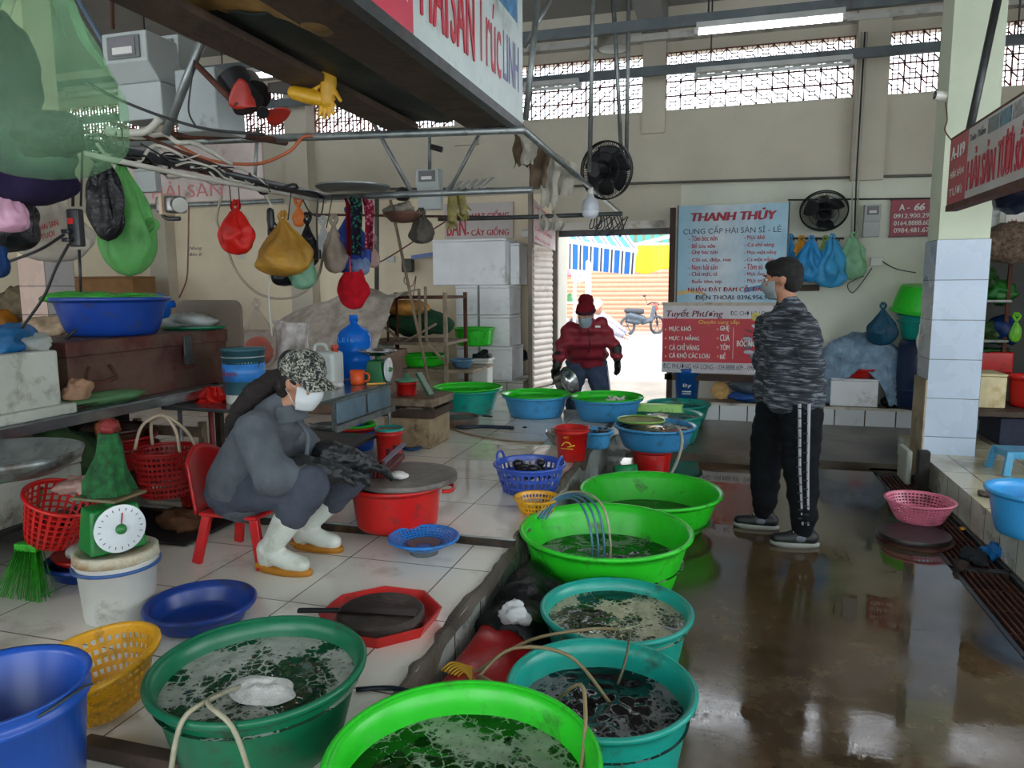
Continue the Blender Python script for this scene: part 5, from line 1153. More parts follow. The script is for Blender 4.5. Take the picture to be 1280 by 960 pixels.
# blue draped tarp heap with white foam box and red basin
x0 = aty(1020, 500, 8.45).x; x1 = aty(1133, 500, 8.45).x; zt_ = aty(1075, 420, 8.45).z
def drape(u, v):
    a = PI*(u); X = (x0+x1)/2-(x1-x0)*.54*math.cos(a)*(1.0+.05*nz((u*6, v*4, 1))); base = .24+.36*math.sin((u-.28)/.4*PI)**.7*max(0, 1-v*1.6) if .28 < u < .68 else .24
    top = zt_*(math.sin(a)**.45); k = max(base, .24+(top-.24)*1)
    Y = 8.36+v*.4
    zz = base+(k-base)*min(1, (v*3.2)) if v < .32 else k-.03*(v-.32)
    return Vector((X+.02*nz((u*9, v*9, 3)), Y-.0+.03*nz((u*8, v*8, 6)), zz+.05*nz((u*7, v*5, 2))+.05*abs(nz((u*20, v*9, 4)))))
sheet(drape, 'blue_grey_tarp', 'blue grey crinkled tarp thrown over boxes on the tiled bench', 'tarp', mat('tarp_blue_grey', '7898b0', .45, 0, .3, 9, 1, 22, .15, '3a4a56'), 110, 60, .006)
stack_box('foam_box', 'clean white foam box peeking from under the blue grey tarp', aty(1038, 500, 8.34).x, aty(1098, 500, 8.34).x, 8.36, 8.72, .226, aty(1060, 474, 8.34).z, STYRO, lid=.02)
p = aty(1075, 470, 8.5); basin('plastic_basin', 'red basin turned under the blue grey tarp on the foam box', PRED, p.x, 8.54, aty(1060, 474, 8.34).z+.002, .19, .1, .7)
lump('black_bag', 'black bag slumped at the right foot of the blue grey tarp', 'bag', (aty(1122, 505, 8.45).x, 8.45, .31), (.13,.1,.09), film('film_black', '121418', 1.0, .2), 9, .5, n=30)
# green basins stacked on wall shelf beside pillar
zs = aty(1135, 415, 8.5).z
sb = thing('plastic_barrel', 'dark blue barrel under the stacked green basins by the pillar', 'barrel', (aty(1150, 480, 8.5).x, 8.5, .21)); x = sb.location.x; b = MB(); b.lathe([(0,0), (.22,0), (.24,.05), (.25,.3), (.24,zs-.35), (.22,zs-.3), (0,zs-.3)], (x, 8.42, .226), 36); b.build('barrel_body', plastic('navy_barrel', '16294e'), sb)
b = MB(); b.lathe([(.245,.18), (.26,.2), (.245,.22)], (x, 8.42, .226), 36); b.build('hoop', plastic('navy_barrel', '16294e'), sb)
z = .226+zs-.3
def upbasin(z, r, h, m, lb, dx=0, tilt=0):
    t = basin('plastic_basin', lb, m, x+dx, 8.42, z, r, h, .75); t.location = (x+dx, 8.42, z+h+.004); t.rotation_euler = (PI+tilt, tilt*.6, 0)
basin('plastic_basin', 'teal basin at the bottom of the pair stacked by the pillar', PTEAL, x, 8.42, z, .27, .2, .75)
basin('plastic_basin', 'second teal basin nested in the lower one by the pillar', PTEAL, x, 8.42, z+.06, .275, .2, .75)
upbasin(z+.275, .33, .27, PGREEN, 'bright green basin turned upside down on the stacked teal basins', 0, .12)
sheet(lambda u, v: Vector((aty(1150, 440, 8.3).x-.06+u*.14+.01*math.sin(v*9), 8.16+.03*math.sin(u*7+v*3), aty(1150, 402, 8.3).z-.02-v*.33)), 'white_rag', 'white and green rag hanging below the stacked basins', 'rag', PAPER, 12, 20)
hbag('teal_bag', 'dark teal plastic bag standing under the stacked green basins', 1083, 1122, 386, 432, 8.3, film('film_teal', '1c5a78', .9), seed=5, knot=True, depth=.7)
# hook rail with hanging bags
hr = thing('hook_rail', 'iron hook rail on the wall above the hanging blue bags', 'rail', aty(1022, 298, 8.7), None)
b = MB(); b.tube([aty(988, 298, 8.7), aty(1055, 298, 8.7)], .012, 8); b.build('bar', DARKSTEEL, hr)
for k in range(7):
    q = aty(992+k*9.5, 298, 8.69); b = MB(); b.tube([q+Vector((0,.08,0.0)), q, q+Vector((0,-.03,-.03)), q+Vector((0,-.04,.01))], .005, 6, 3); b.build('hook', DARKSTEEL, hr)
for i, (L, R, T, Bt, y, m_, lb, ms) in enumerate([(982, 992, 300, 340, 8.6, film('film_azure', '36a6e4', .9), 'narrow blue bag at the left end of the hook rail', 0),
    (994, 1008, 302, 326, 8.6, plastic('amber_bag', 'e0981c'), 'small yellow bag on the hook rail', 0),
    (997, 1029, 302, 353, 8.5, film('film_azure', '36a6e4', .9), 'big blue bag with clear bulge under the hook rail', 0),
    (1025, 1037, 302, 332, 8.58, film('film_lime', 'a8d060', .8), 'lime green small bag on the hook rail', 0),
    (1022, 1056, 300, 360, 8.48, film('film_sky', '48b4ea', .9), 'lowest bulging blue bag on the hook rail', 0),
    (1050, 1080, 298, 350, 8.52, film('film_mint', 'a8e0b8', .6), 'pale mint bag at the right end of the hook rail', 0)]):
    hbag('hanging_bag', lb, L-3, R+3, T, Bt, y, m_, seed=i*3, fold=.3, pinch=.28, belly=.7, lumps=.2)
p = aty(1012, 358, 8.75); b = MB(); b.box((p.x-.16, 8.72, p.z-.05), (p.x+.1, 8.78, p.z+.02)); tag(b.build('wall_plank', WOODD, None, False, bevel=.004), 'short brown plank on the wall below the hanging bags', 'plank')
# right shelves beyond the pillar
def X_(px, py, y): return aty(px, py, y)
ysf = 7.6; xa = aty(1222, 400, ysf).x; xb = aty(1262, 400, ysf).x
sh = thing('metal_shelf', 'narrow grey shelf unit behind the pillar with bags and red bin', 'shelf', ((xa+xb)/2, ysf, .2))
zA = aty(1240, 375, ysf).z; zB = aty(1240, 425, ysf).z; zC = aty(1240, 467, ysf).z
for xx in (xb-.02, xa-.1):
    b = MB(); b.cbox((xx, ysf+.02, (.23+zA+.6)/2), (.03,.03,zA+.6-.03)); b.build('post', RUST, sh, False)
for zz in (zA, zB, zC):
    b = MB(); b.box((xa-.1, ysf-.02, zz-.02), (xb, ysf+.4, zz)); b.build('shelf_board', mat('grey_shelf', '8f9490', .5, .2, .1, 5, 0, 1, .2), sh, False)
b = MB(); b.box((xa-.1, ysf+.4, .2), (xb+.4, ysf+.42, zA+.5)); b.build('back_panel', mat('shelf_back', '3a3c38', .7), sh, False)
for i, (px, py, rr, col, lb) in enumerate([(1250, 365, (.14,.12,.1), '1f7a28', 'green bag on the top shelf behind the pillar'), (1232, 350, (.1,.1,.12), '2a5a24', 'dark green leafy bag behind on the top shelf'), (1240, 415, (.12,.1,.09), '4a6a3a', 'olive green bag on the middle shelf'), (1253, 414, (.12,.1,.12), '123a7a', 'dark blue bag on the middle shelf'), (1240, 438, (.13,.1,.03), '1a5a28', 'green cloth on top of the red bin on the shelf')]):
    c = aty(px, py, ysf+.1); lump('shelf_bag', lb, 'bag', c, rr, film('film_s%d' % i, col, .95), i*3+1, .5, n=30)
c = aty(1240, 466, ysf+.1); b = MB(); b.box((c.x-.14, ysf, zC+.001), (c.x+.14, ysf+.26, zC+.2)); 
tag(b.build('red_bin', PRED, None, False, bevel=.02), 'red rectangular bin on the lowest shelf behind the pillar', 'bin')
hbag('lime_bag', 'lime green bag hanging off the shelf post behind the pillar', 1262, 1277, 400, 428, 7.4, film('film_lime2', '7ad030', .95), seed=3, depth=.6)
# basket of wire/net on top, blue black cap
c = aty(1263, 305, 7.2); lump('net_roll', 'tangled brown net roll on top of the shelf at right edge', 'net', c, (.3,.2,.17), mat('net_brown', '6a5748', .9, 0, .5, 30, 1, 90), 3, .25, n=40)
c = aty(1275, 240, 5.6); lump('helmet_bag', 'shiny dark navy bag hanging at the right picture edge', 'bag', c, (.17,.16,.14), film('film_navy', '14203a', 1, .2), 9, .25, n=36)
# low table right of pillar
yt = 6.9; xa = aty(1216, 500, yt).x; tz_ = aty(1240, 507, yt).z
lt = thing('low_table', 'low rough wooden table right of the pillar holding stained box', 'table', (xa+.6, yt, .2))
b = MB(); b.box((xa-.15, yt-.3, tz_-.05), (xa+1.4, yt+.35, tz_)); b.build('tabletop', WOODD, lt, False, bevel=.008)
for xx in (xa-.1, xa+1.3):
    for yy in (yt-.25, yt+.3):
        b = MB(); b.cbox((xx, yy, (.2+tz_-.05)/2), (.06,.06,tz_-.25)); b.build('leg', STYROD, lt, False)
a = aty(1219, 503, yt-.15); c2 = aty(1260, 468, yt-.15); stack_box('stained_box', 'cream foam box with yellow stains on the low table by pillar', a.x, c2.x, yt-.15, yt+.2, tz_+.001, c2.z, mat('stained_foam', 'd8cba0', .7, 0, .15, 6, .1, 60, .3, 'b08a50', 5), lid=.025)
a = aty(1262, 510, yt-.1); basin('plastic_tub', 'tall red tub at the right edge on the low wooden table', PRED, a.x+.22, yt+.0, tz_+.001, .22, aty(1270, 470, yt).z-tz_, .82, cat='tub')
b = MB(); a = aty(1240, 545, yt+.05); b.box((xa+.15, yt-.2, .202), (xa+1.1, yt+.3, tz_-.07)); tag(b.build('blue_crate', mat('navy_crate', '12203c', .6, 0, .3, 20), None, False, bevel=.01), 'dark navy crate under the low wooden table', 'crate')
# small post + white box edge by the pillar
b = MB(); c = atz(1149, 612, 0); b.box((c.x-.03, c.y-.05, 0), (c.x+.05, c.y+.03, .3)); tag(b.build('black_post', mat('black_rotten_post', '1d1915', .6, 0, .4, 12, .7, 50), None, False, bevel=.012), 'short black rotten post at the corner of the pillar platform', 'post')
b = MB(); b.box((c.x-.07, c.y+.12, 0), (c.x-.03, c.y+.4, .26)); tag(b.build('white_slab', STYROD, None, False, bevel=.01), 'narrow off white slab leaning by the pillar foot', 'slab')
# blue crumpled bag and dark rags on grate
lump('blue_bag', 'bright blue crumpled plastic lying on the drain grate', 'bag', atz(1240, 695, .0)+Vector((0,0,.035)), (.06,.05,.035), film('film_bright_blue', '1f86d0', 1), 5, 1.0, n=36)
lump('dark_rag', 'dark grey wet rag on the drain grate left of the blue plastic', 'rag', atz(1215, 700, .0)+Vector((0,0,.03)), (.05,.10,.03), cloth('wet_rag', '2f3438'), 8, .7, n=30)
lump('dark_rag', 'brown wet rag on the drain grate below the blackish board', 'rag', atz(1200, 712, 0)+Vector((0,0,.025)), (.035,.08,.025), cloth('wet_rag2', '3a302a'), 12, .7, n=30)
lump('wet_cloth', 'small grey patterned cloth on the right platform beside the blue basin', 'cloth', atz(1232, 620, .2)+Vector((0,0,.015)), (.06,.05,.018), cloth('grey_pattern', '6a665c', .6, 60, .6, 40), 4, .5)
b = MB(); c = atz(1203, 662, 0); b.lathe([(0,0), (.015,0), (.018,.012), (0,.014)], (c.x, c.y, 0), 16); tag(b.build('bottle_cap', PYEL, None), 'tiny yellow cap on the drain grate by the pink basket', 'cap')
# ---- clutter in the shade under the left table
sheet(lambda u, v: Vector((-3.82+.03*math.sin(u*20), 1.5+u*2.4, ZL+.02+v*.62+.02*nz((u*5, v*4, 1)))), 'shade_backdrop', 'added dark backdrop standing in for shade behind the goods under the left table', 'sheet', cloth('shade_sheet', '1e1f1e', .5, 30), 40, 16, .006)  # dark backdrop added to stand for the shade under the table
random.seed(21)
basin('plastic_basin', 'dark red basin on the lower shelf behind the loop handled basket', plastic('dark_red_plastic', '9c1414'), -3.35, 3.35, ZL+.202, .22, .14)
basin('plastic_basin', 'second dark red basin nested above it on the lower shelf', plastic('dark_red_plastic', '9c1414'), -3.35, 3.35, ZL+.26, .21, .14)
basin('plastic_basin', 'brown basin resting on the two dark red ones under the table', mat('brown_basin', '4a2a20', .4), -3.34, 3.33, ZL+.33, .18, .12)
lump('white_fish_bag', 'whitish bag with pale contents beside the dark red basins', 'bag', (-3.3, 3.05, ZL+.27), (.12,.11,.07), film('film_milky', 'c8c0b4', .8), 4, .6, n=28)
lump('green_sack', 'dark green sack lying behind the loop handled basket', 'sack', (-3.62, 2.95, ZL+.33), (.14,.25,.13), mat('moss_net', '31502c', .8, 0, .4, 12, .6, 80), 9, .4, n=30)
lump('brown_sack', 'brown cloth bundle on the floor left of the child chair', 'sack', (-2.62, 3.0, ZL+.06), (.12,.1,.06), cloth('brown_sack', '6a4a34'), 6, .5, n=30)
lump('black_bundle', 'black plastic bundle on the tiles behind the scale bucket', 'bundle', (-2.72, 2.62, ZL+.07), (.14,.13,.08), film('film_black', '121418', 1.0, .2), 12, .5, n=30)
lump('orange_string_bag', 'bunched orange string bag tucked above the green sack', 'bag', (-3.02, 2.95, .80), (.05,.07,.06), mat('string_orange', 'a8583a', .7, 0, .3, 20), 5, .6, n=24)
cr2 = thing('slatted_crate', 'pale wooden slatted crate end showing under the far table end', 'crate', (-3.2, 3.66, ZU))
for k in range(3):
    b = MB(); b.beam((-3.5, 3.62, ZU+.08+k*.13), (-2.98, 3.62, ZU+.08+k*.13), .02, .06); b.build('slat', WOOD, cr2, False)
for xx in (-3.48, -3.0):
    b = MB(); b.cbox((xx, 3.64, ZU+.2), (.04, .03, .4)); b.build('post', WOOD, cr2, False)
# floor clutter between drawer table and rack
for i, (px, py, rr, cc, lb) in enumerate([(455, 545, (.05,.04,.03), '2a4a8a', 'small blue scrap by the steel pail'), (610, 521, (.04,.02,.008), '1c1c1c', 'short black hose scrap on the wet tiles near the middle tub'), (656, 535, (.02,.015,.008), '202020', 'tiny black bit on the tiles left of the red bucket'), (640, 560, (.09,.06,.012), 'c8c4ba', 'flat whitish cloth lying on the tiles above the blue basket')]):
    q = atz(px, py, ZU); lump('floor_scrap', lb, 'scrap', (q.x, q.y, ZU+rr[2]*.8), rr, mat('scrap%d' % i, cc, .6), i+2, .6, n=20)
# ================================================================ OVERHEAD FRAMES, LAMPS, HANGING THINGS
def pipe(label, pts, r=.017, m=None, name='steel_pipe', cat='pipe', sm=0, grp=None):
    b = MB(); b.tube([Vector(p) for p in pts], r, 10, sm); return tag(b.build(name, m or GALV, None), label, cat, grp)
# big stall sign over the left platform
SX = -1.1; sy0, sy1 = .9, 4.06; sz0, sz1 = 2.40, 3.12
sg = thing('stall_sign', 'large overhead stall sign with red letters, seen from below at top centre', 'sign', (SX, 2.5, sz0))
ysp = atx(517, 40, SX).y
M_SIGNW = mat('sign_pale', 'b9c6c4', .4, 0, .1, 3, 0, 1, .2, '8a908a', 3)
b = MB(); b.box((SX-.02, ysp, sz0), (SX, sy1, sz1)); b.build('white_panel', M_SIGNW, sg, False)
b = MB(); b.box((SX-.02, sy0, sz0), (SX, ysp, sz1)); b.build('red_panel', mat('sign_crimson', 'c03a50', .4, 0, .1, 4), sg, False)
b = MB(); b.beam((SX-.02, sy0, sz0-.02), (SX-.02, sy1, sz0-.02), .05, .045); b.beam((SX-.02, sy1, sz0), (SX-.02, sy1, sz1), .03, .03, (1,0,0)); b.build('frame', DARKSTEEL, sg, False)
RL = mat('sign_letter_red', 'b8283c', .45); NAVY = mat('navy_letter', '1a2244', .5); WL = mat('white_letter', 'e6e4de', .5); YL = mat('yellow_letter', 'e8c040', .5); PURP = mat('faded_purple', '7a76a8', .5)
def xtext(s, px0, px1, z0, z1, m, par, X=SX, sgn=1, off=.002, **k):
    a = atx(px0, 100, X).y; c = atx(px1, 100, X).y
    return write(s, (X+sgn*off, a, z0), (0, sgn, 0), (0,0,1), abs(c-a), z1-z0, m, par, **k)
xtext('A-24', 490, 512, 2.50, 2.60, WL, sg)
xtext('HẢI', 527, 560, 2.50, 2.90, RL, sg, bold=.02); xtext('SẢN', 564, 593, 2.50, 2.90, RL, sg, bold=.02)
xtext('Trúc', 597, 626, 2.53, 2.86, RL, sg); xtext('LINH', 629, 648, 2.55, 2.78, PURP, sg)
b = MB(); b.box((SX, 3.45, 2.9), (SX+.002, 3.95, 3.1)); b.build('picture_patch', mat('picture_blue', '3a7fae', .4, 0, .5, 14), sg, False)
b = MB(); b.box((SX, 3.1, 2.95), (SX+.002, 3.3, 3.1)); b.build('picture_patch', mat('picture_teal', '4a7a7a', .4, 0, .5, 14), sg, False)
# planks under it
PLK = mat('overhead_plank', '4e3c30', .7, 0, .35, 3, .5, 25, .35, '241a14', 4)
for (x0, x1, ya, yb, lb) in ((-1.43, -1.13, .8, 4.12, 'wide wet brown plank right under the big overhead sign'), (-1.88, -1.70, .8, 4.0, 'narrower dark plank on the left side of the overhead rack')):
    b = MB()
    b.box((x0, ya, 2.40), (x1, yb, 2.432)); tag(b.build('overhead_plank', PLK, None, False, bevel=.004), lb, 'plank')
def tp(u, v):
    X = -1.8+u*.48; Y = 2.3+v*1.75; return Vector((X, Y, 2.455-.03*math.sin(u*PI)*math.sin(v*PI)+.03*nz((u*3, v*4, 0))))
sheet(tp, 'dark_tarp', 'blackish tarp lying across the gap between the overhead planks', 'tarp', mat('black_green_tarp', '1b2420', .6, 0, .4, 5, .4, 15), 24, 50, .006)
sheet(lambda u, v: Vector((-1.85+u*.75, 1.6+v*.85, 2.46+.05*nz((u*4, v*4, 7))+.03*math.sin(u*8))), 'orange_green_sack', 'orange and green printed sack lying on the overhead planks', 'sack', mat('sack_print', '8a6a3a', .6, 0, .6, 5, .3, 20), 24, 24, .006)
lump('green_bag', 'bright green plastic bag lying on the overhead tarp', 'bag', atz(355, 30, 2.5), (.12,.2,.05), film('film_green', '3fb23a', .85), 6, .7, n=36)
# yellow gloves hanging from plank
def glove(name, label, c, k, m, ang=0, grp=None):
    t = thing(name, label, 'glove', c, grp); c = Vector(c); b = MB()
    R = Matrix.Rotation(ang, 3, 'Y')
    def q(x, z, y=0): return c+R@Vector((x*k, y*k, z*k))
    b.cone(q(0,0), .045*k, q(0,-.1), .05*k, 12); b.cone(q(0,-.1), .05*k, q(0,-.2), .042*k, 12)
    for dx, l in ((-.036,.085), (-.012,.1), (.013,.09), (.036,.07)): b.cone(q(dx,-.2), .014*k, q(dx*1.3,-.2-l), .011*k, 8)
    b.cone(q(.04,-.13), .016*k, q(.09,-.19), .012*k, 8)
    voxel(b, 'glove_body', m, t, .006*k, 3); return t
YG = mat('yellow_rubber', 'c8961a', .45, 0, .15, 8, .1, 60)
glove('rubber_glove', 'yellow rubber glove hanging from the overhead plank, fingers down', aty(412, 84, 3.0), .72, YG, .12)
glove('rubber_glove', 'yellow rubber glove folded sideways over the overhead plank, left of the other', aty(368, 116, 3.0), .7, YG, -1.3)
# frame pipes
ZP = 2.37
pipe('grey pipe crossing under the overhead planks at the sign end', [(-3.44, 3.6, ZP-.02), (-2.57, 3.72, ZP-.02), (-1.06, 3.95, ZP-.02)], .022)
pipe('long pipe running from the sign end back to the hanging poles', [(SX+.02, 4.0, 2.36), (SX, 8.1, 2.30)], .02)
for a, c, lb in (((737, 215), (741, 0), 'leftmost grey hanging pole in front of the black fan'), ((777, 200), (767, 0), 'middle grey hanging pole just right of the black fan'), ((783, 205), (786, 0), 'rightmost grey hanging pole beside the black fan')):
    yy = 6.2 if a[0] < 750 else 7.0
    p0 = aty(*a, yy); p1 = aty(*c, yy); d = (p1-p0).normalized(); pipe(lb, [p0, p0+d*((4.62-p0.z)/d.z)], .019)
b = MB(); 
pipe('slanting brace pole rising beside the big sign to the ceiling', [aty(657, 150, 4.3), aty(672, 0, 4.3)], .018)
pipe('second thin slanting brace behind the sign edge', [aty(655, 60, 5.0), aty(688, 0, 5.0)], .014)
p0 = aty(560, 273, 5.9); pipe('dark rail with rag ends running to the bulb', [aty(548, 274, 6.0), aty(640, 272, 6.0), aty(778, 267, 6.0)], .018, DARKSTEEL)
RX = -2.53; RZ = 2.1
pipe('dark lower rail running back over the left stall', [(RX, .9, RZ+.0), (RX, 4.32, RZ)], .024, mat('black_painted_pipe', '2e3338', .35, .4, .2, 10))
pipe('pale plastic conduit tied under the dark lower rail', [(RX+.04, 1.8, RZ-.05), (RX+.06, 3.0, RZ-.06), (RX+.04, 4.3, RZ-.04)], .012, WIREW)
pipe('grey cross rail over the drawer table', [(RX-.02, 4.32, RZ-.01), (-1.15, 4.46, RZ)], .02)
pipe('thin brown upper rail over the iron chest', [aty(130, 172, 3.0), aty(300, 168, 3.3), (RX+.02, 3.9, 2.36)], .02, RUST)
pipe('rusty thin pipe slanting across the left stall cables', [aty(130, 148, 2.9), aty(215, 185, 3.1), aty(290, 215, 3.4)], .009, RUST)
pipe('bent grey tube bundled with cables on the left', [aty(134, 165, 2.95), aty(180, 165, 2.95), aty(200, 148, 2.95)], .018, WIREW, sm=6)
pipe('second grey tube bundled with cables on the left', [aty(136, 160, 3.05), aty(170, 172, 3.05), aty(205, 168, 3.1), aty(222, 178, 3.1), aty(245, 180, 3.2), aty(290, 205, 3.4)], .012, WIREW, sm=6)
pipe('grey strut leaning up from the left frame past the meters', [aty(207, 168, 2.9), aty(243, 75, 2.9), aty(268, 15, 2.9)], .02)
pipe('brown strut down to the broken fan', [aty(243, 78, 2.9), aty(296, 132, 2.9)], .014, RUST)
pipe('dark blue strut at the top left beside the green bag', [aty(98, 0, 3.2), aty(134, 62, 3.2)], .013, mat('blue_grey_pipe', '55687a', .5))
pipe('thin vertical conduit at left behind the meters', [aty(141, 36, 3.4), aty(140, 0, 3.4)], .01, RUST)
pipe('vertical rod at left between meters and rail', [aty(322, 160, 5.0), aty(318, 235, 5.0)], .014)
pipe('thin slanting rod behind the yellow gloves', [aty(458, 138, 5.2), aty(513, 238, 5.2)], .016)
pipe('vertical rod carrying the small middle meter', [aty(537, 166, 5.6), aty(537, 212, 5.6)], .014)
pipe('slanting twin rod right of the small middle meter', [aty(602, 162, 5.4), aty(560, 242, 5.4)], .014)
pipe('thin long brown rod along the rear cream wall', [aty(380, 268, 7.8), aty(655, 272, 7.8)], .014, RUST)
pipe('black cable pipe along the back wall top of the plaster', [aty(400, 236, 8.74), aty(640, 236, 8.74), aty(800, 229, 8.74), aty(1165, 219, 8.74), aty(1280, 216, 8.74)], .015, mat('dark_conduit', '5e5c56', .5, .3))
pipe('black wire running along the wall above the A sign', [aty(985, 250, 8.72), aty(1060, 249, 8.72), aty(1170, 248, 8.72)], .009, WIREB)
for dx, lb in ((0, 'left'), (6, 'middle'), (10, 'right')):
    pipe('%s of the three thin wires down the right wall pilaster' % lb, [aty(1077-dx*.3+dx, 40, 8.6), aty(1066+dx*.8, 215, 8.62), aty(1064+dx*.6, 305, 8.7)], .008, WIREB if dx == 6 else WIREW)
# purlin channels with lamps
def channel(x0, x1, y, za, zb, label, w=.10, h=.08):
    b = MB(); b.beam((x0, y, za), (x1, y, zb), w, h); b.beam((x0, y-.05, za-.045), (x1, y-.05, zb-.045), .015, .02); return tag(b.build('steel_channel', mat('channel_grey', '5e666a', .5, .4, .15, 5, 0, 1, .2), None, False), label, 'beam')
channel(-11, 4.1, 7.0, 3.84, 3.84, 'upper grey steel channel crossing the hall under the ceiling')
channel(-11, 4.1, 8.3, 3.80, 3.80, 'lower grey steel channel crossing in front of the lattice windows')
a = aty(870, 47, 6.9); tube_lamp(a.x, 6.93, 3.72, True, 'lit tube lamp under the upper steel channel, right of centre')
a = aty(275, 80, 6.9); tube_lamp(a.x-.4, 6.93, 3.72, True, 'lit tube lamp under the channel at far left')
a = aty(870, 105, 8.2); tube_lamp(a.x, 8.22, 3.70, False, 'unlit tube lamp in front of the middle lattice window', 1.5)
a = aty(655, 118, 8.2); tube_lamp(a.x, 8.22, 3.70, False, 'unlit tube lamp in front of the left lattice window', .62)
a = aty(95, 82, 6.9); tube_lamp(a.x-.2, 6.93, 3.72, False, 'unlit tube lamp at the far left of the channel')
# such lamps added out of view above the viewer, to light the hall
for i, (x, y) in enumerate(((-3.6, 3.0), (.3, 3.0), (-3.6, -.5), (.3, -.5), (-7, 3.5))):
    tube_lamp(x, y, 4.545, True, 'unseen tube lamp added on the ceiling above the viewer to light the hall', grp='unseen tube lamps added above the viewer')
# round lamp shade and bulb
p = aty(767, 62, 7.6); t = thing('drum_lamp', 'round drum ceiling lamp hanging before the lattice', 'lamp', p)
b = MB(); b.lathe([(.16,.17), (.165,0), (.155,0), (.15,.165), (0,.17)], p, 36); b.build('shade', mat('shade_grey', '8a8880', .5), t)
b = MB(); b.lathe([(.0,.02), (.135,.015), (.15,.005)], p, 36); b.build('diffuser', PAPER, t)
b = MB(); b.tube([p+Vector((0,0,.17)), p+Vector((-.05, 0, 4.62-p.z))], .01, 6); b.build('hanging_rod', DARKSTEEL, t)
p = aty(738, 262, 5.9); t = thing('light_bulb', 'big white plastic light bulb hanging from the dark rail', 'bulb', p); k = .9
b = MB(); b.lathe([(0,-.075), (.035,-.07), (.062,-.045), (.07,-.01)], p, 32); b.build('globe', mat('bulb_white', 'dfe4ee', .3), t)
b = MB(); b.lathe([(.0705,-.012), (.071,.03), (.06,.07), (.03,.095), (.026,.12), (0,.12)], p, 32); b.build('bulb_body', mat('bulb_grey', 'c5cbd4', .4), t)
b = MB(); b.lathe([(.02,.12), (.024,.13), (.022,.17), (0,.175)], p, 20); b.build('socket', WHITEP, t)
# meters
def meter(name, label, L, R, T, Bt, y, side=.5, big=True, grp=None):
    a = aty(L, Bt, y); c = aty(R, T, y); t = thing(name, label, 'electric meter', ((a.x+c.x)/2, y, a.z), grp); w_ = c.x-a.x; h_ = c.z-a.z; d_ = w_*side
    M_ = mat('meter_grey', 'a9b0ae', .45, 0, .08, 3, 0, 1, .08)
    b = MB(); b.add([(a.x, y+d_*.35, a.z), (c.x, y+d_*.35, a.z), (c.x, y+d_, a.z), (a.x, y+d_, a.z), (a.x, y+d_*.35, a.z+h_*.45), (c.x, y+d_*.35, a.z+h_*.45), (c.x, y+d_, a.z+h_*.45), (a.x, y+d_, a.z+h_*.45)], [(0,3,2,1),(4,5,6,7),(0,1,5,4),(1,2,6,5),(2,3,7,6),(3,0,4,7)])
    b.build('lower_cover', M_, t, False, bevel=w_*.03)
    b = MB(); z0 = a.z+h_*.45; b.add([(a.x, y+d_*.35, z0), (c.x, y+d_*.35, z0), (c.x, y+d_, z0), (a.x, y+d_, z0), (a.x, y, z0+h_*.2), (c.x, y, z0+h_*.2), (c.x, y+d_, z0+h_*.2), (a.x, y+d_, z0+h_*.2), (a.x, y, c.z), (c.x, y, c.z), (c.x, y+d_, c.z), (a.x, y+d_, c.z)], [(0,3,2,1),(0,1,5,4),(1,2,6,5),(2,3,7,6),(3,0,4,7),(4,5,9,8),(5,6,10,9),(6,7,11,10),(7,4,8,11),(8,9,10,11)])
    b.build('upper_cover', M_, t, False, bevel=w_*.03)
    xm = (a.x+c.x)/2; b = MB(); b.box((xm-w_*.36, y-w_*.04, z0+h_*.23), (xm+w_*.36, y, c.z-h_*.05)); f = b.build('window_frame', mat('meter_frame', '6a706e', .4), t, False, bevel=w_*.03)
    b = MB(); b.box((xm-w_*.28, y-w_*.055, z0+h_*.26), (xm+w_*.28, y-w_*.04, c.z-h_*.08)); b.build('glass', mat('meter_glass', '7d7a80', .12), f, False)
    b = MB(); b.box((xm-w_*.22, y-w_*.06, z0+h_*.28), (xm+w_*.22, y-w_*.056, z0+h_*.36)); b.build('counter', WHITEP, f, False)
    return t
meter('electric_meter', 'largest grey meter box with glass window, upper left', 134, 182, 36, 148, 3.0, .8)
meter('electric_meter', 'grey meter box hidden behind the largest one, upper left', 190, 222, 42, 150, 3.35, .8)
a = aty(222, 166, 3.1); c = aty(268, 82, 3.1); b = MB(); b.box((a.x, 3.1, a.z), (c.x, 3.32, c.z)); tag(b.build('junction_box', mat('box_grey', 'a2aaaa', .5, 0, .06, 3, 0, 1, .06), None, False, bevel=.01), 'plain grey junction box right of the meter boxes', 'box')
meter('electric_meter', 'small pale meter lower left behind the black bag', 165, 187, 180, 240, 5.2, .5)
meter('electric_meter', 'small grey meter on the rod at the middle of the frame', 520, 548, 210, 262, 5.6, .5)
meter('electric_meter', 'grey meter mounted on the right wall beside the A sign', 1079, 1102, 255, 296, 8.62, .5)
meter('electric_meter', 'pale meter behind the right pillar', 1238, 1252, 253, 285, 8.0, .5)
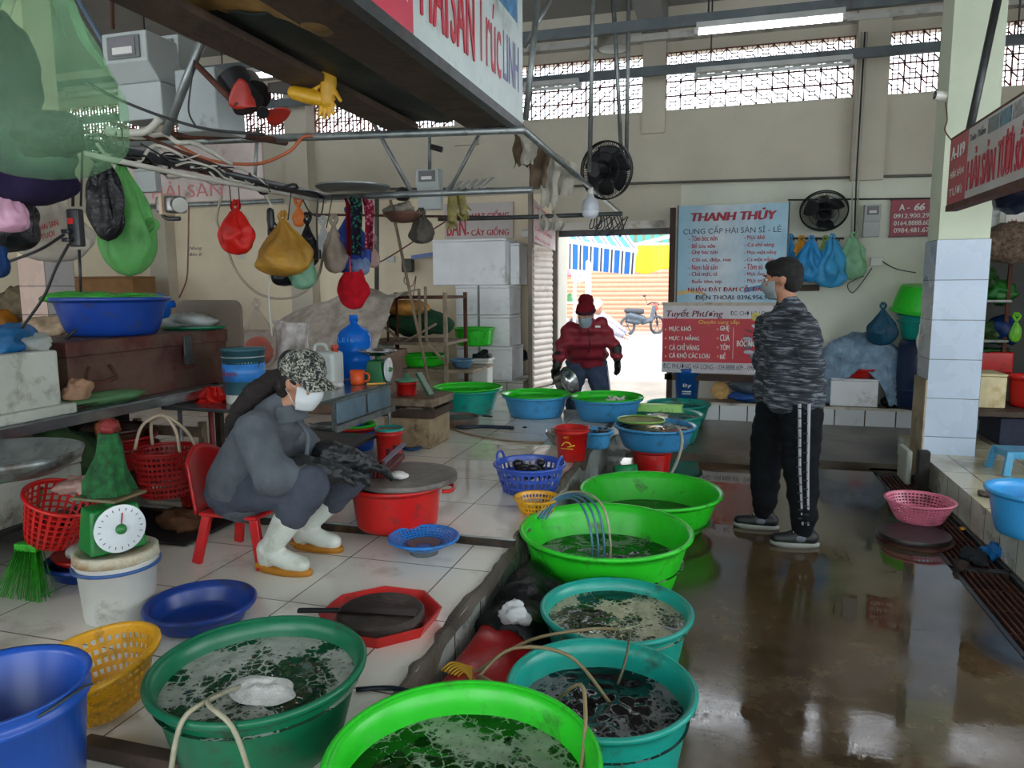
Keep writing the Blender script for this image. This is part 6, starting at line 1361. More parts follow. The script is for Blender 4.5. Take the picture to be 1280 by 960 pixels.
# fans
def fan(name, label, c, R, f, blade, nb=3, up=(0,0,1), cage=True, col=None, tilt=0):
    c = Vector(c); f = Vector(f).normalized(); s = f.cross(Vector(up)).normalized(); u = s.cross(f); t = thing(name, label, 'fan', c)
    M_ = col or BLACKP
    def P(r, a, d): return c+(s*math.cos(a)+u*math.sin(a))*r+f*d
    if cage:
        b = MB()
        for rr, d in ((R, 0), (R*.99, .03), (R*.62, .075), (R*.3, .09), (R*.62, -.05), (R*.35, -.07)):
            b.tube([P(rr, i*PI/18, d) for i in range(37)], .004 if rr < R*.9 else .008, 5, cap=False)
        for i in range(72):
            a = i*PI/36; b.tube([P(R*.12, a, .095), P(R*.62, a, .075), P(R, a, .02)], .0026, 4); b.tube([P(R*.15, a, -.075), P(R*.62, a, -.05), P(R, a, 0)], .0022, 4)
        b.build('cage', M_, t)
    for k in range(nb):
        a0 = k*2*PI/nb+.4
        def bl(uu, vv):
            r_ = R*(.12+.74*vv); w_ = (.35+.55*math.sin(vv*PI*.8)); a = a0+(uu-.5)*w_*1.3
            return P(r_, a, .03-.05*(uu-.5))
        b = MB(); b.grid(bl, 8, 8); b.build('blade', blade, t, solid=.003)
    b = MB(); b.tube([c-f*.06, c-f*.20], [.075, .06], 20); b.build('motor', M_, t, wn=True)
    b = MB(); b.tube([c+f*.09, c+f*.1], R*.17, 20); b.build('hub_cap', M_, t, wn=True)
    return t
DKB = mat('fan_blade_black', '20242c', .35)
fan('hanging_fan', 'big black fan hanging by the grey poles, seen from behind', aty(757, 213, 6.5), .245, (.35, 1, .1), DKB, 6)
fan('wall_fan', 'oval black fan on the wall above the hook rail', aty(1030, 263, 8.45), .235, (-.1, -1, -.75), DKB)
b = MB(); q = aty(1030, 263, 8.5); b.tube([q+Vector((0,.05,-.02)), q+Vector((0,.2,-.15)), q+Vector((0,.28,-.15))], .02, 8); tag(b.build('fan_bracket', DARKSTEEL, None), 'dark bracket holding the wall fan', 'bracket')
t = fan('broken_fan', 'broken black fan with torn red blade near the meters', aty(322, 128, 3.0), .16, (.6, -.5, -.62), mat('fan_blade_red', 'a82a20', .4), 2, cage=False)
q = aty(303, 112, 3.0); b = MB(); b.tube([q+Vector((-.05,0,.06)), q+Vector((.03,0,-.07))], .075, 20); tag(b.build('fan_motor', BLACKP, None, wn=True), 'black barrel shaped motor above the torn red fan blade', 'motor')
sheet(lambda u, v: aty(335+u*32, 104+v*12-u*6+v*u*8, 3.02)+Vector((0, .02*u, 0)), 'torn_guard', 'dark torn guard plate beside the broken fan', 'guard', mat('guard_dark', '3a332e', .6), 10, 6, .006)
q = aty(503, 243, 4.6); lump('old_motor', 'rounded black motor resting on the cross rail', 'motor', q, (.06,.05,.045), BLACKP, 3, .15)
# camera on pillar, small security cam at (548,188)
t = thing('security_camera', 'white bullet camera fixed to the right pillar', 'camera', aty(1175, 121, 6.3))
c0 = aty(1168, 119, 6.25); c1 = aty(1178, 121, 6.28)
b = MB(); b.tube([c0, c1+Vector((.04,0,-.0))], .035, 20); b.build('camera_body', WHITEP, t, wn=True)
b = MB(); b.tube([c0+Vector((-.006,0,0)), c0+Vector((.004,0,0))], .03, 20); b.build('lens', mat('lens_black', '101216', .1), t, wn=True)
b = MB(); b.tube([c1+Vector((.03,0,0)), c1+Vector((.07,.0,0)), c1+Vector((.085,.0,.0))], .012, 8); b.cbox(c1+Vector((.09,0,0)), (.02,.05,.12)); b.build('bracket', WHITEP, t)
wire('camera_cable', 'brown camera cable drooping down the right pillar face', [aty(1182, 128, 6.19), aty(1184, 150, 6.19), aty(1181, 163, 6.19), aty(1192, 178, 6.19)], .005, mat('brown_wire', '6a4030', .5))
b = MB(); q = aty(548, 186, 5.55); b.tube([q+Vector((-.06,0,.02)), q+Vector((.03,0,-.01))], .022, 12); tag(b.build('small_camera', BLACKP, None), 'tiny black camera on the rod above the middle meter', 'camera')
# diagonal strut on pillar + sign of the right stall
pipe('dark slanting strut crossing the right pillar down to the red sign', [aty(1210, 172, 5.9), aty(1247, 0, 5.9)], .026, DARKSTEEL)
RXs = 1.45; yA = atx(1187, 200, RXs).y; yB = 4.2
sz = lambda px, py: atx(px, py, RXs).z
z0 = 2.04; z1 = 2.47
rs_ = thing('right_sign', 'slanting red and white overhead sign of the right stall, lettered A-119', 'sign', (RXs, 5, z0))
ysp = atx(1209, 200, RXs).y
b = MB(); b.box((RXs, ysp, z0), (RXs+.03, yA, z1)); b.build('red_panel', mat('sign_crimson2', 'a8202c', .4, 0, .1, 4), rs_, False)
b = MB(); b.box((RXs, yB, z0), (RXs+.03, ysp, z1)); b.build('white_panel', mat('sign_pale2', 'b8b6b0', .4, 0, .1, 3), rs_, False)
b = MB(); b.beam((RXs+.03, yB, z0-.02), (RXs+.03, yA, z0-.02), .07, .04); b.beam((RXs+.02, yB, z1+.008), (RXs+.02, yA, z1+.008), .04, .015); b.build('frame', RUST, rs_, False)
def rtext(s, y0, y1, za, zb, m, **k): return write(s, (RXs-.002, y0, za), (0,-1,0), (0,0,1), y0-y1, zb-za, m, rs_, **k)
rtext('A-119', yA-.06, ysp+.06, 2.33, 2.41, WL, bold=.02); rtext('HẢI SẢN', yA-.05, ysp+.05, 2.21, 2.27, WL); rtext('TƯƠI', yA-.05, ysp+.07, 2.09, 2.15, WL)
rtext('Toàn Thắm', ysp-.03, 5.02, 2.385, 2.44, NAVY, ital=.2)
w0 = ysp-.04; wd = .27
for i, wrd in enumerate(('HẢI', 'SẢN', 'TƯƠI', 'SỐNG')):
    a = ysp-.03-i*.265-.0; rtext(wrd, a, a-.225, 2.09, 2.335, RL, bold=.02)
for i, cc in enumerate(('5a6a6a', '2f6f80', '8a8a86', '5a5a66')):
    b = MB(); a = 4.98-i*.19; b.box((RXs-.002, a-.17, 2.37), (RXs, a, 2.455)); b.build('picture_patch', mat('patch%d' % i, cc, .5, 0, .5, 20), rs_, False)
# ---- wires and cables around the left frame
random.seed(12)
def wr(lb, pts, y, r=.004, m=WIREB, nm='cable'): return wire(nm, lb, [aty(p[0], p[1], p[2] if len(p) > 2 else y) for p in pts], r, m)
wr('thick black twisted cable sagging in front of the meter boxes', [(108, 103), (150, 125), (207, 147), (262, 162), (330, 168)], 2.7, .007)
wr('black wires hanging down from the strut at left', [(243, 75), (238, 110), (236, 140), (246, 160)], 2.85)
wr('black cable dropping to the power strip', [(92, 190), (91, 258)], 2.0, .005)
wr('second black cable above the power strip', [(103, 190), (101, 258)], 2.0, .004)
wr('black cable from the power strip down to the chest basin', [(99, 312), (101, 365)], 2.1, .005)
wr('black cable slanting from the power strip to the foam box', [(86, 305), (70, 335), (54, 372), (27, 410)], 2.0, .005)
wr('black cable slanting left from the power strip', [(80, 293), (50, 312), (8, 328)], 2.0, .005)
wr('thin cable behind the pillar to the rusty chest', [(95, 412), (66, 440)], 2.9, .007)
wr('brown wire hanging along the cream wall', [(236, 258), (235, 320), (233, 350), (224, 372)], 5.0, .006, mat('brown_wire', '6a4030', .5))
wr('pale hose looping down over the cream wall', [(277, 245), (271, 275), (281, 300), (296, 340), (325, 368), (365, 372), (395, 350), (405, 315), (412, 290)], 4.4, .009, mat('loop_hose', 'a09680', .5))
wr('white cord dangling in front of the yellow bag', [(330, 240), (340, 262), (342, 300), (337, 345), (336, 380), (340, 420)], 4.0, .006, WIREW)
wr('black twin cord with plugs hanging in the middle', [(398, 245), (396, 275), (397, 312)], 4.1, .006)
wr('black cord drooping from the cross rail', [(372, 232), (385, 262), (400, 270), (405, 248)], 4.2, .005)
wr('orange cord wrapped along the upper pipe', [(220, 180), (262, 200), (320, 205), (360, 190), (378, 172), (390, 170)], 3.4, .009, mat('orange_cord', 'a85a38', .6))
wr('thin wire from grey bag to the orange cushions', [(560, 275), (520, 300), (480, 325), (462, 330)], 5.6, .006, mat('brown_wire', '6a4030', .5))
wr('thin brown wire from the black radio down the wall', [(510, 338), (505, 352), (515, 358), (520, 345), (516, 375)], 8.5, .006, mat('brown_wire', '6a4030', .5))
wr('white string from cross rail to red cap', [(437, 320), (438, 345)], 4.2, .004, PRED)
for i, (a, c) in enumerate([((285, 218), (290, 265)), ((297, 218), (300, 262)), ((364, 240), (360, 275)), ((416, 243), (408, 285)), ((330, 225), (338, 240)), ((145, 165), (146, 190)), ((152, 160), (156, 195))]):
    wr('thin dark hanging wire, %s' % ['left one of the red bag', 'right one of the red bag', 'above the orange bag', 'above the pale bag', 'over the black gloves', 'above the black folded bag', 'beside the black folded bag'][i], [a, c], 3.6 if i < 5 else 2.5, .003)
# tangle of cables on the rail: one bunch
t = thing('cable_tangle', 'tangle of black and white cables wound along the left rail', 'cables', (RX, 3.0, RZ-.02))
for k in range(16):
    ya = random.uniform(2.1, 3.7); b = MB(); pts = []
    for j in range(6): pts.append((RX+random.uniform(-.05, .06), ya+j*.12, RZ+random.uniform(-.07, .06)))
    b.tube(pts, random.choice((.004, .006, .008)), 6, 4); b.build('cable', WIREB if k % 3 else WIREW, t)
t = thing('cable_tangle', 'black cable tangle hanging off the rail beside the light bulb', 'cables', aty(755, 268, 6.0))
for k in range(9):
    b = MB(); a = aty(742+k*4, 268, 6.0); b.tube([a, a+Vector((random.uniform(-.05,.05), 0, -.1)), a+Vector((random.uniform(-.1,.1), 0, -.2+random.uniform(0,.12))), a+Vector((random.uniform(.0,.1), 0, -.02))], .005, 6, 5); b.build('cable', WIREB, t)
# power strip
q = aty(95, 285, 2.0); ps = thing('power_strip', 'black hanging power strip at left with two plugs', 'power strip', q)
b = MB(); b.cbox(q, (.046, .03, .125)); b.build('strip_body', BLACKP, ps, False, bevel=.005)
b = MB(); b.cbox(q+Vector((-.004,-.016,.022)), (.022,.004,.02)); b.build('red_switch', PRED, ps, False)
for dz in (-.012, -.04):
    b = MB(); b.cbox(q+Vector((-.018,-.022,dz)), (.03,.02,.014)); b.build('plug', BLACKP, ps, False, bevel=.003)
b = MB(); b.cbox(aty(397, 318, 4.1), (.04,.03,.06)); tag(b.build('plug_pair', BLACKP, None, False, bevel=.006), 'black plug hanging at the end of the twin cord', 'plug')
# ---- hanging bags at left
t = hbag('big_green_bag', 'huge clear green bag with dark clothes inside hanging top left', -30, 134, -60, 226, 1.25, film('film_palegreen', 'a8dcb0', .2, .2), seed=2, pinch=.16, belly=.80, fold=.22, depth=.7, knot=False)
for (px, py, R, sd) in ((18, 95, (.05,.05,.11), 4), (62, 168, (.072,.06,.05), 8)):
    lump('dark_clothes', '', '', aty(px, py, 1.24), R, mat('dark_green_clothes', '081a16', .8, 0, .3, 10, .4, 60), sd, .35, parent=t, n=36)
hbag('purple_cloth', 'dark purple cloth bundle under the big green bag', -20, 84, 165, 258, 1.75, cloth('purple_black', '1c1430'), seed=5, pinch=.6, belly=.6, fold=.1, knot=False, cat='cloth')
hbag('black_bag', 'black bag at the left picture edge below the purple cloth', -25, 40, 228, 316, 1.9, film('film_black', '121418', 1.0, .2), seed=6, pinch=.6, knot=False)
hbag('pink_bag', 'pale pink small bag hanging at the left picture edge', -8, 31, 243, 291, 1.7, film('film_palepink', 'd8a8c0', .85), seed=7, pinch=.4, knot=False)
t = hbag('printed_bag', 'whitish clear bag with red print hanging left of the power strip', 26, 104, 248, 328, 2.15, film('film_milky', 'c8c0b4', .8), seed=8, pinch=.35, fold=.12, knot=False)
q = aty(60, 288, 1.99); write('HAI SAN', (q.x-.03, q.y, q.z), (.97,0,.2), (-.2,0,.97), .08, .02, mat('print_red', 'b83a40', .5), t, 'print'); write('TUOI', (q.x-.03, q.y, q.z-.03), (.97,0,.2), (-.2,0,.97), .06, .018, mat('print_red', 'b83a40', .5), t, 'print')
hbag('navy_bag', 'narrow navy cloth edge at the left picture border', -15, 8, 308, 348, 1.8, cloth('navy_cloth', '16305a'), seed=2, pinch=.7, knot=False, cat='cloth')
hbag('black_folded_bag', 'long black folded bag hanging left of the green bag', 110, 152, 186, 302, 2.6, film('film_black', '121418', 1.0, .2), seed=9, pinch=.12, belly=.6, fold=.3, depth=.5, knot=False)
hbag('green_bag', 'pale green plastic bag with a handle loop over the blue basin', 128, 186, 205, 346, 2.75, film('film_leaf', '6ec06a', .75, .25), seed=11, pinch=.15, belly=.66, fold=.2, inner=mat('dark_green_inner', '1c4a28', .7, 0, .3, 9))
b = MB(); b.tube([aty(176, 285, 2.75), aty(190, 275, 2.75), aty(197, 283, 2.75), aty(188, 292, 2.75), aty(180, 305, 2.75)], [.012, .01, .008, .01, .012], 8, 5); tag(b.build('bag_handle_loop', film('film_leaf', '6ec06a', .75, .25), None), 'loop of pale green plastic beside the green bag', 'loop')
# grey work lamp
t = thing('work_lamp', 'grey shiny lamp housing tied to the left rail', 'lamp', aty(215, 258, 3.4)); q = aty(214, 256, 3.4)
b = MB(); b.cbox(q, (.15,.08,.09)); b.build('housing', mat('chrome_dirty', '7a7a78', .3, .6, .4, 14), t, False, bevel=.015)
b = MB(); b.tube([q+Vector((.06,-.02,0)), q+Vector((.1,-.05,-.01))], .04, 16); b.build('reflector', STAIN, t, wn=True)
b = MB(); b.cbox(q+Vector((-.02,-.01,0)), (.02,.1,.11)); b.build('tape_band', mat('tape_cream', 'c0a890', .7), t, False)
b = MB(); b.tube([q+Vector((-.07,0,-.03)), q+Vector((-.04,0,-.07)), q+Vector((.05,0,-.075))], .012, 8, 4); b.build('bracket', DARKSTEEL, t)
hbag('red_bag', 'bright red plastic bag hanging on the rail at left', 276, 316, 264, 319, 3.7, film('film_red', 'e02018', .92), seed=3, pinch=.3, belly=.6, depth=.7)
hbag('yellow_bag', 'big amber yellow bag hanging in the middle of the rail', 323, 388, 277, 346, 4.0, film('film_amber', 'c8983c', .9), seed=13, pinch=.15, belly=.75, fold=.14)
hbag('black_bag', 'black bag bulging below the amber yellow bag', 338, 372, 318, 358, 4.08, film('film_black', '121418', 1.0, .2), seed=14, pinch=.6, knot=False)
hbag('clear_green_bag', 'clear greenish bag right below the amber yellow bag', 362, 394, 316, 362, 4.05, film('film_aqua', '8ac0a0', .7, .2), seed=15, pinch=.5, knot=False)
hbag('orange_bag', 'small orange bag above and behind the amber bag', 366, 381, 256, 284, 4.3, film('film_orange2', 'e8843c', .95), seed=16)
hbag('black_bag', 'black bag hanging behind right of the amber yellow bag', 374, 396, 278, 335, 4.3, film('film_black', '121418', 1.0, .2), seed=17)
hbag('white_bag', 'thin white bag hanging against the wall behind the plugs', 396, 412, 280, 322, 5.2, film('film_white', 'c2c8c6', .85), seed=18)
glove('black_glove', 'black glove hanging left above the amber yellow bag', aty(338, 264, 4.0), .5, BLACKP)
hbag('beige_bag', 'beige clear bag hanging left of the royal blue bag', 404, 432, 280, 342, 4.35, film('film_beige', 'b8a898', .85), seed=19)
hbag('blue_bag', 'royal blue bag hanging behind the patterned cloths', 414, 462, 268, 343, 4.45, film('film_royal2', '2a48a0', .95), seed=20, pinch=.12)
hbag('clear_blue_bag', 'pale blue clear bag below the patterned cloths', 436, 462, 318, 345, 4.4, film('film_paleblue', '88a0c8', .75), seed=22, knot=False, pinch=.5)
hbag('pinkish_bag', 'small pinkish clear bag right of the patterned cloths', 458, 474, 305, 335, 4.5, film('film_pinkish', 'c8a8a0', .7), seed=23)
def cloth_strip(L, R, T, Bt, y, m, lb):
    a = aty(L, T, y); c = aty(R, Bt, y)
    def fn(u, v): return Vector((a.x+(c.x-a.x)*u, y+.02*math.sin(u*8+v*3)-.03*max(0, .08-v)*8, a.z+(c.z-a.z)*v+.01*math.sin(u*5)))
    sheet(fn, 'patterned_cloth', lb, 'cloth', m, 20, 20, .006)
def pattern(name, a, c, s):
    n = NT(name); vo = n.n('ShaderNodeTexVoronoi'); vo.inputs['Scale'].default_value = s; n.l(n.obj(), vo.inputs['Vector'])
    n.l(n.ramp(vo.outputs['Distance'], [(.35, C(a)), (.45, C(c))]), n.b.inputs['Base Color']); n.b.inputs['Roughness'].default_value = .9; n.b.inputs['Specular IOR Level'].default_value = .2; return n.m
cloth_strip(437, 453, 247, 320, 4.3, pattern('pattern_green', '2a6a50', '1a1428', 40), 'dark green patterned cloth strip hanging on the cross rail')
cloth_strip(454, 467, 249, 313, 4.28, pattern('pattern_red', 'a06070', '6a1028', 45), 'wine red patterned cloth strip hanging on the cross rail')
cloth_strip(433, 438, 250, 318, 4.33, cloth('maroon_cloth', '6a1018'), 'narrow maroon cloth hanging at the left of the patterned strips')
t = hbag('red_hat', 'red cloth cap hanging below the patterned cloths', 424, 460, 340, 387, 4.3, cloth('cap_red', 'b01020'), seed=3, pinch=.5, belly=.45, fold=.05, knot=False, cat='hat', depth=.8)
b = MB(); q = aty(453, 345, 4.3); b.tube([q+Vector((-.03,0,-.02)), q+Vector((-.01,0,.04)), q+Vector((.02,0,-.05))], .007, 6, 4); b.build('strap', cloth('cap_red', 'b01020'), t)
b = MB(); q = aty(432, 241, 4.2); b.lathe([(0,0), (.2,.0), (.235,.02), (.235,.03), (.2,.035), (0,.04)], (q.x, q.y+.1, RZ+.02), 48); tag(b.build('flat_pan', mat('grey_pan', '7f8482', .35, .6, .15, 6), None, wn=True), 'wide flat grey pan lying on the cross rail', 'pan')
q = aty(503, 268, 4.7); b = MB(); b.lathe([(0,-.06), (.08,-.05), (.13,.0), (.135,.01), (.12,.005), (.07,-.04), (0,-.05)], q, 36); tag(b.build('brown_bowl', mat('brown_bowl', '6a4a3c', .5, .3), None), 'brown shallow bowl hooked under the cross rail', 'bowl')
lump('rag_bundle', 'grey beige rag bundle filling the brown bowl', 'rag', q+Vector((-.02,0,.03)), (.09,.07,.05), cloth('rag_grey', '8a8478'), 5, .8, n=36)
hbag('grey_bag', 'dirty grey net bag hanging under the brown bowl', 512, 541, 272, 305, 4.8, cloth('net_grey', '5a564e', .8, 80), seed=25, pinch=.5)
glove('khaki_glove', 'khaki stained glove draped over the cross rail', aty(566, 246, 4.75), .75, mat('khaki_glove', '8a8048', .7, 0, .4, 14), .05)
glove('khaki_glove', 'second khaki glove draped right beside the first', aty(576, 243, 4.8), .62, mat('khaki_glove', '8a8048', .7, 0, .4, 14), -.15)
b = MB(); b.cbox(aty(510, 332, 8.6), (.15,.1,.17)); tag(b.build('old_radio', mat('radio_dark', '3c3c3c', .5, 0, .5, 30), None, False, bevel=.02), 'small dark radio fixed on the cream wall', 'radio')
b = MB(); b.beam(aty(515, 322, 8.6), aty(541, 318, 8.6), .05, .05); tag(b.build('blue_folder', plastic('blue_strip', '2a58a0'), None, False), 'blue strip holder beside the wall radio', 'holder')
b = MB(); b.cbox(aty(488, 324, 8.76), (.12,.03,.08)); tag(b.build('wall_socket', WHITEP, None, False, bevel=.005), 'white wall socket below the conduit', 'socket')
b = MB(); b.cbox(aty(302, 321, 8.76), (.1,.03,.06)); tag(b.build('wall_socket', WHITEP, None, False, bevel=.005), 'white wall socket under the red bag', 'socket')
b = MB(); b.cbox(aty(1096, 327, 8.74), (.13,.04,.09)); tag(b.build('wall_socket', WHITEP, None, False, bevel=.005), 'white wall socket with plug beneath the right wall meter', 'socket')
wire('cable', 'thin black cable from the right socket toward the green basin', [aty(1103, 327, 8.7), aty(1120, 336, 8.65), aty(1145, 341, 8.6)], .006, WIREB)
wire('cable', 'curly thin wire loop below the pale mint bag', [aty(1080, 345, 8.7), aty(1060, 355, 8.7), aty(1065, 366, 8.7), aty(1076, 355, 8.7), aty(1090, 335, 8.7)], .005, WIREB)
# rags on the diagonal pipe
def rag(L, R, T, Bt, y, m, lb, sd):
    a = aty(L-4, T, y); c = aty(R+5, Bt+4, y)
    def fn(u, v):
        hem = 1-.3*abs(nz((u*2.2, sd, 0)))
        return Vector((a.x+(c.x-a.x)*u*(1-.25*v)+.02*nz((v*3, sd, 0)), y+.018*math.sin(u*9+sd)+.02*nz((u*3, v*3, sd)), a.z-(u*.12)+(c.z-a.z+.12*u)*v*hem))
    sheet(fn, 'hanging_rag', lb, 'rag', m, 26, 26, .004, 'rags on the diagonal pipe')
RW = cloth('rag_white', 'b8b4a8'); RB_ = cloth('rag_brown', '6a5a4a')
rag(645, 662, 164, 205, 4.9, RB_, 'brown pointed rag at the upper left of the diagonal pipe', 1); rag(655, 668, 163, 202, 4.8, RW, 'pale glove like rag beside the brown pointed one', 2); rag(666, 684, 168, 232, 5.1, RB_, 'long brown rag in the middle of the diagonal pipe', 3)
rag(680, 696, 182, 256, 5.3, RW, 'long white torn rag reaching lowest on the pipe', 4); rag(692, 718, 188, 240, 5.6, RW, 'white rag spread at the lower right of the diagonal pipe', 5); rag(678, 686, 262, 284, 5.98, RW, 'small pale strip tied left on the dark rail', 6); rag(693, 701, 262, 284, 5.98, RW, 'small pale strip tied right on the dark rail', 7)
q = aty(657, 292, 8.6); b = MB(); b.cbox(q, (.1,.05,.1)); tag(b.build('white_clock', WHITEP, None, False, bevel=.02), 'small white fitting hanging left of the shutter sign', 'fitting')
b = MB(); c = aty(585, 232, 5.2)
for k in range(6): b.beam(aty(556+k*9, 242-k*1, 5.5), aty(566+k*10, 228-k*1.2, 5.7), .03, .012)
tag(b.build('louvre_blades', mat('louvre_white', 'b4b6b2', .5), None, False), 'pale slatted pieces piled on the frame right of the middle meter', 'slats')
lump('black_bag_knot', 'small black bag knotted on the shutter rail', 'bag', aty(651, 444, 8.7), (.09,.06,.08), film('film_black', '121418', 1.0, .2), 3, .8, n=30)
# sign board of the rear left stall
q0 = aty(186, 178, 6.0); q1 = aty(330, 248, 6.0); t = thing('rear_sign', 'faded pale sign with pink letters behind the left rail', 'sign', (q0.x, 6, q1.z))
b = MB(); b.box((q0.x-.5, 6.0, q1.z), (q1.x, 6.03, q0.z)); b.build('panel', mat('faded_sign', 'c4b6b0', .5, 0, .15, 3, 0, 1, .15, '8a7a70', 4), t, False)
write('HẢI SẢN', (q0.x, 5.997, q1.z+.04), (1,0,0), (0,0,1), .8, .16, mat('faded_pink', 'c87a7c', .5), t)
pipe('thin rod under the faded rear sign', [(q0.x-.6, 6.0, q1.z-.03), (q1.x+.2, 6.0, q1.z-.03)], .02)
# handwriting on the cream wall
hw = thing('wall_handwriting', 'black handwriting scrawled on the cream wall', 'writing', aty(245, 315, 8.78))
for s_, L, R, T, Bt in (('Nhung', 237, 252, 308, 313.5), ('Bên B', 237, 252, 316, 320)):
    a = aty(L, Bt, 8.783); c = aty(R, T, 8.783); write(s_, a, (1,0,0), (0,0,1), c.x-a.x, c.z-a.z, BLACKP, hw, 'handwriting', ital=.3)
# ================================================================ SIGNS ON THE BACK WALL
def ptext(s, L, R, T, Bt, y, m, par, **k):
    a = aty(L, Bt, y); c = aty(R, T, y); return write(s, a, (1,0,0), (0,0,1), c.x-a.x, c.z-a.z, m, par, **k)
YS = 8.3
a = aty(846, 378, YS); c = aty(986, 253, YS)
s1 = thing('seafood_board', 'pale blue board headed THANH THỦY listing seafood, upper of two', 'sign', ((a.x+c.x)/2, YS, a.z))
n = NT('board_sky'); v = n.obj(); sp = n.n('ShaderNodeSeparateXYZ'); n.l(v, sp.inputs[0])
base = n.ramp(n.math('ADD', n.math('ADD', sp.outputs[0], .6), 0), [(0, C('7fb4cc')), (.5, C('c4cfd6')), (1, C('9cc4d8'))])
n.l(n.mix(n.ramp(n.noise(v, 4, 4), [(.4, W(0)), (.7, W(.5))]), base, C('6f9fb8')), n.b.inputs['Base Color']); n.b.inputs['Roughness'].default_value = .4
b = MB(); b.box((a.x, YS, a.z), (c.x, YS+.03, c.z)); b.build('panel', n.m, s1, False)
b = MB(); b.box((a.x-.015, YS-.005, a.z-.015), (a.x, YS+.035, c.z+.01)); b.box((c.x, YS-.005, a.z-.015), (c.x+.015, YS+.035, c.z+.01)); b.build('frame', DARKSTEEL, s1, False)
MRD = mat('maroon_letter', '9a1430', .5); BRD = mat('crimson_letter', 'a82030', .5); yt_ = YS-.002
ptext('THANH THỦY', 864, 971, 259, 277, yt_, MRD, s1, ital=.15, bold=.05)
ptext('CUNG CẤP HẢI SẢN SỈ - LẺ', 854, 977, 279, 293, yt_, NAVY, s1)
for i, (l, r_) in enumerate((('- Tôm bóc nõn', '- Mực khô'), ('- Bề bóc nõn', '- Cá chỉ vàng'), ('- Ghẹ bóc nõn', '- Mực một nắng'), ('- Cối sò, điệp, mai', '- Cá một nắng'), ('- Nem hải sản', '- Tôm sú'), ('- Chả mực, cá', '- Mực ống'), ('- Ruốc tôm, tép', '- Mực trứng'))):
    yy = 294+i*9
    ptext(l, 861, 861+len(l)*2.75, yy, yy+7.5, yt_, BRD, s1, bold=.015); ptext(r_, 930, 930+len(r_)*2.9, yy-.5, yy+7, yt_, BRD, s1, bold=.015)
ptext('NHẬN ĐẶT ĐÁM CỖ, ĐÁM CƯỚI', 860, 981, 356, 366, yt_, MRD, s1, bold=.02); ptext('ĐIỆN THOẠI: 0396.956.985', 869, 968, 367, 376, yt_, NAVY, s1, bold=.02)
b = MB(); q = aty(846, 370, yt_); b.grid(lambda u, v: Vector((q.x+u*.32, yt_-.0005, q.z+.03*math.sin(u*3)+.05*v*(1-u*.6))), 16, 2); b.build('wave_yellow', mat('wave_gold', 'c8a868', .5), s1)
b = MB(); q = aty(930, 366, yt_); b.grid(lambda u, v: Vector((q.x+u*.45, yt_-.0003, q.z+.10*u+.05*v*(1-u*.2))), 16, 2); b.build('wave_blue', mat('wave_blue', '4a84b4', .5), s1)
a = aty(827, 465, YS-.02); c = aty(967, 382, YS-.02); y2 = YS-.02
s2 = thing('seafood_board', 'red and white board headed Tuyết Phương, lower of two', 'sign', ((a.x+c.x)/2, y2, a.z))
h0 = aty(830, 452, y2).z; h1 = aty(830, 398, y2).z
b = MB(); b.box((a.x, y2, h0), (c.x, y2+.03, h1)); b.build('red_panel', mat('board_red', 'c01c30', .4, 0, .06), s2, False)
b = MB(); b.box((a.x, y2, h1), (c.x, y2+.03, c.z)); b.box((a.x, y2, a.z), (c.x, y2+.03, h0)); b.build('white_bands', mat('board_white', 'ccc8cc', .4, 0, .08, 4), s2, False)
b = MB(); b.box((a.x-.01, y2-.01, c.z), (c.x+.05, y2+.2, c.z+.035)); b.build('top_ledge', mat('ledge_rusty_white', 'c0b8a8', .6, 0, .15, 6, 0, 1, .3, '6a3a28', 6), s2, False)
yt2 = y2-.002
ptext('Tuyết Phương', 833, 904, 386, 398, yt2, mat('wine_letter', '6a2038', .5), s2, ital=.2, bold=.02); ptext('ĐC: CHỢ HẠ LONG', 913, 965, 388, 396, yt2, NAVY, s2)
ptext('Chuyên cung cấp:', 873, 925, 399, 406, yt2, YL, s2)
for i, (l, w_, r_) in enumerate((('MỰC KHÔ', 864, 'GHẸ'), ('MỰC 1 NẮNG', 874, 'CUA'), ('CÁ CHỈ VÀNG', 874, 'TÔM'), ('CÁ KHÔ CÁC LOẠI', 887, 'BỀ'))):
    yy = 407+i*11.2; ptext(l, 836.5, w_, yy, yy+8, yt2, WL, s2, bold=.02); ptext(r_, 900, 912-(i == 3)*5, yy, yy+8, yt2, WL, s2, bold=.02)
    for px in (831, 896): ptext('•', px, px+2, yy+3.5, yy+6, yt2, YL, s2)
b = MB(); q0 = aty(916, 449, yt2); q1 = aty(916.8, 409, yt2); b.box((q0.x, yt2-.001, q0.z), (q1.x, yt2, q1.z)); b.build('divider_line', WL, s2, False)
ptext('BÓC NÕN', 921, 950, 424, 433, yt2-.004, WL, s2, bold=.02); ptext('ĐC: PHƯỜNG HẠ LONG - 034.8888.609 - 0984.481.67', 829, 964, 455, 462, yt2, NAVY, s2)
SQ = [mat('squid%d' % i, cc, .5, 0, .3, 30) for i, cc in enumerate(('8a90a0', '5a5a68', 'b8bcc4', '8a2838'))]
random.seed(6)
for k in range(26):
    cc = aty(random.uniform(933, 962), random.uniform(405, 449), yt2); L_ = random.uniform(.02, .06); an = random.uniform(-1, 1.2)
    d = Vector((math.cos(an), 0, math.sin(an))); s_ = Vector((-d.z, 0, d.x))
    b = MB(); vs = [cc+d*L_*math.cos(t_)+s_*L_*.4*math.sin(t_)+Vector((0, -.0004*k/8, 0)) for t_ in [j*PI/6 for j in range(12)]]; b.add(vs, [tuple(range(12))]); b.build('squid_print', SQ[k % 4], s2, False)
b = MB(); q = aty(945, 396, yt2-.003)
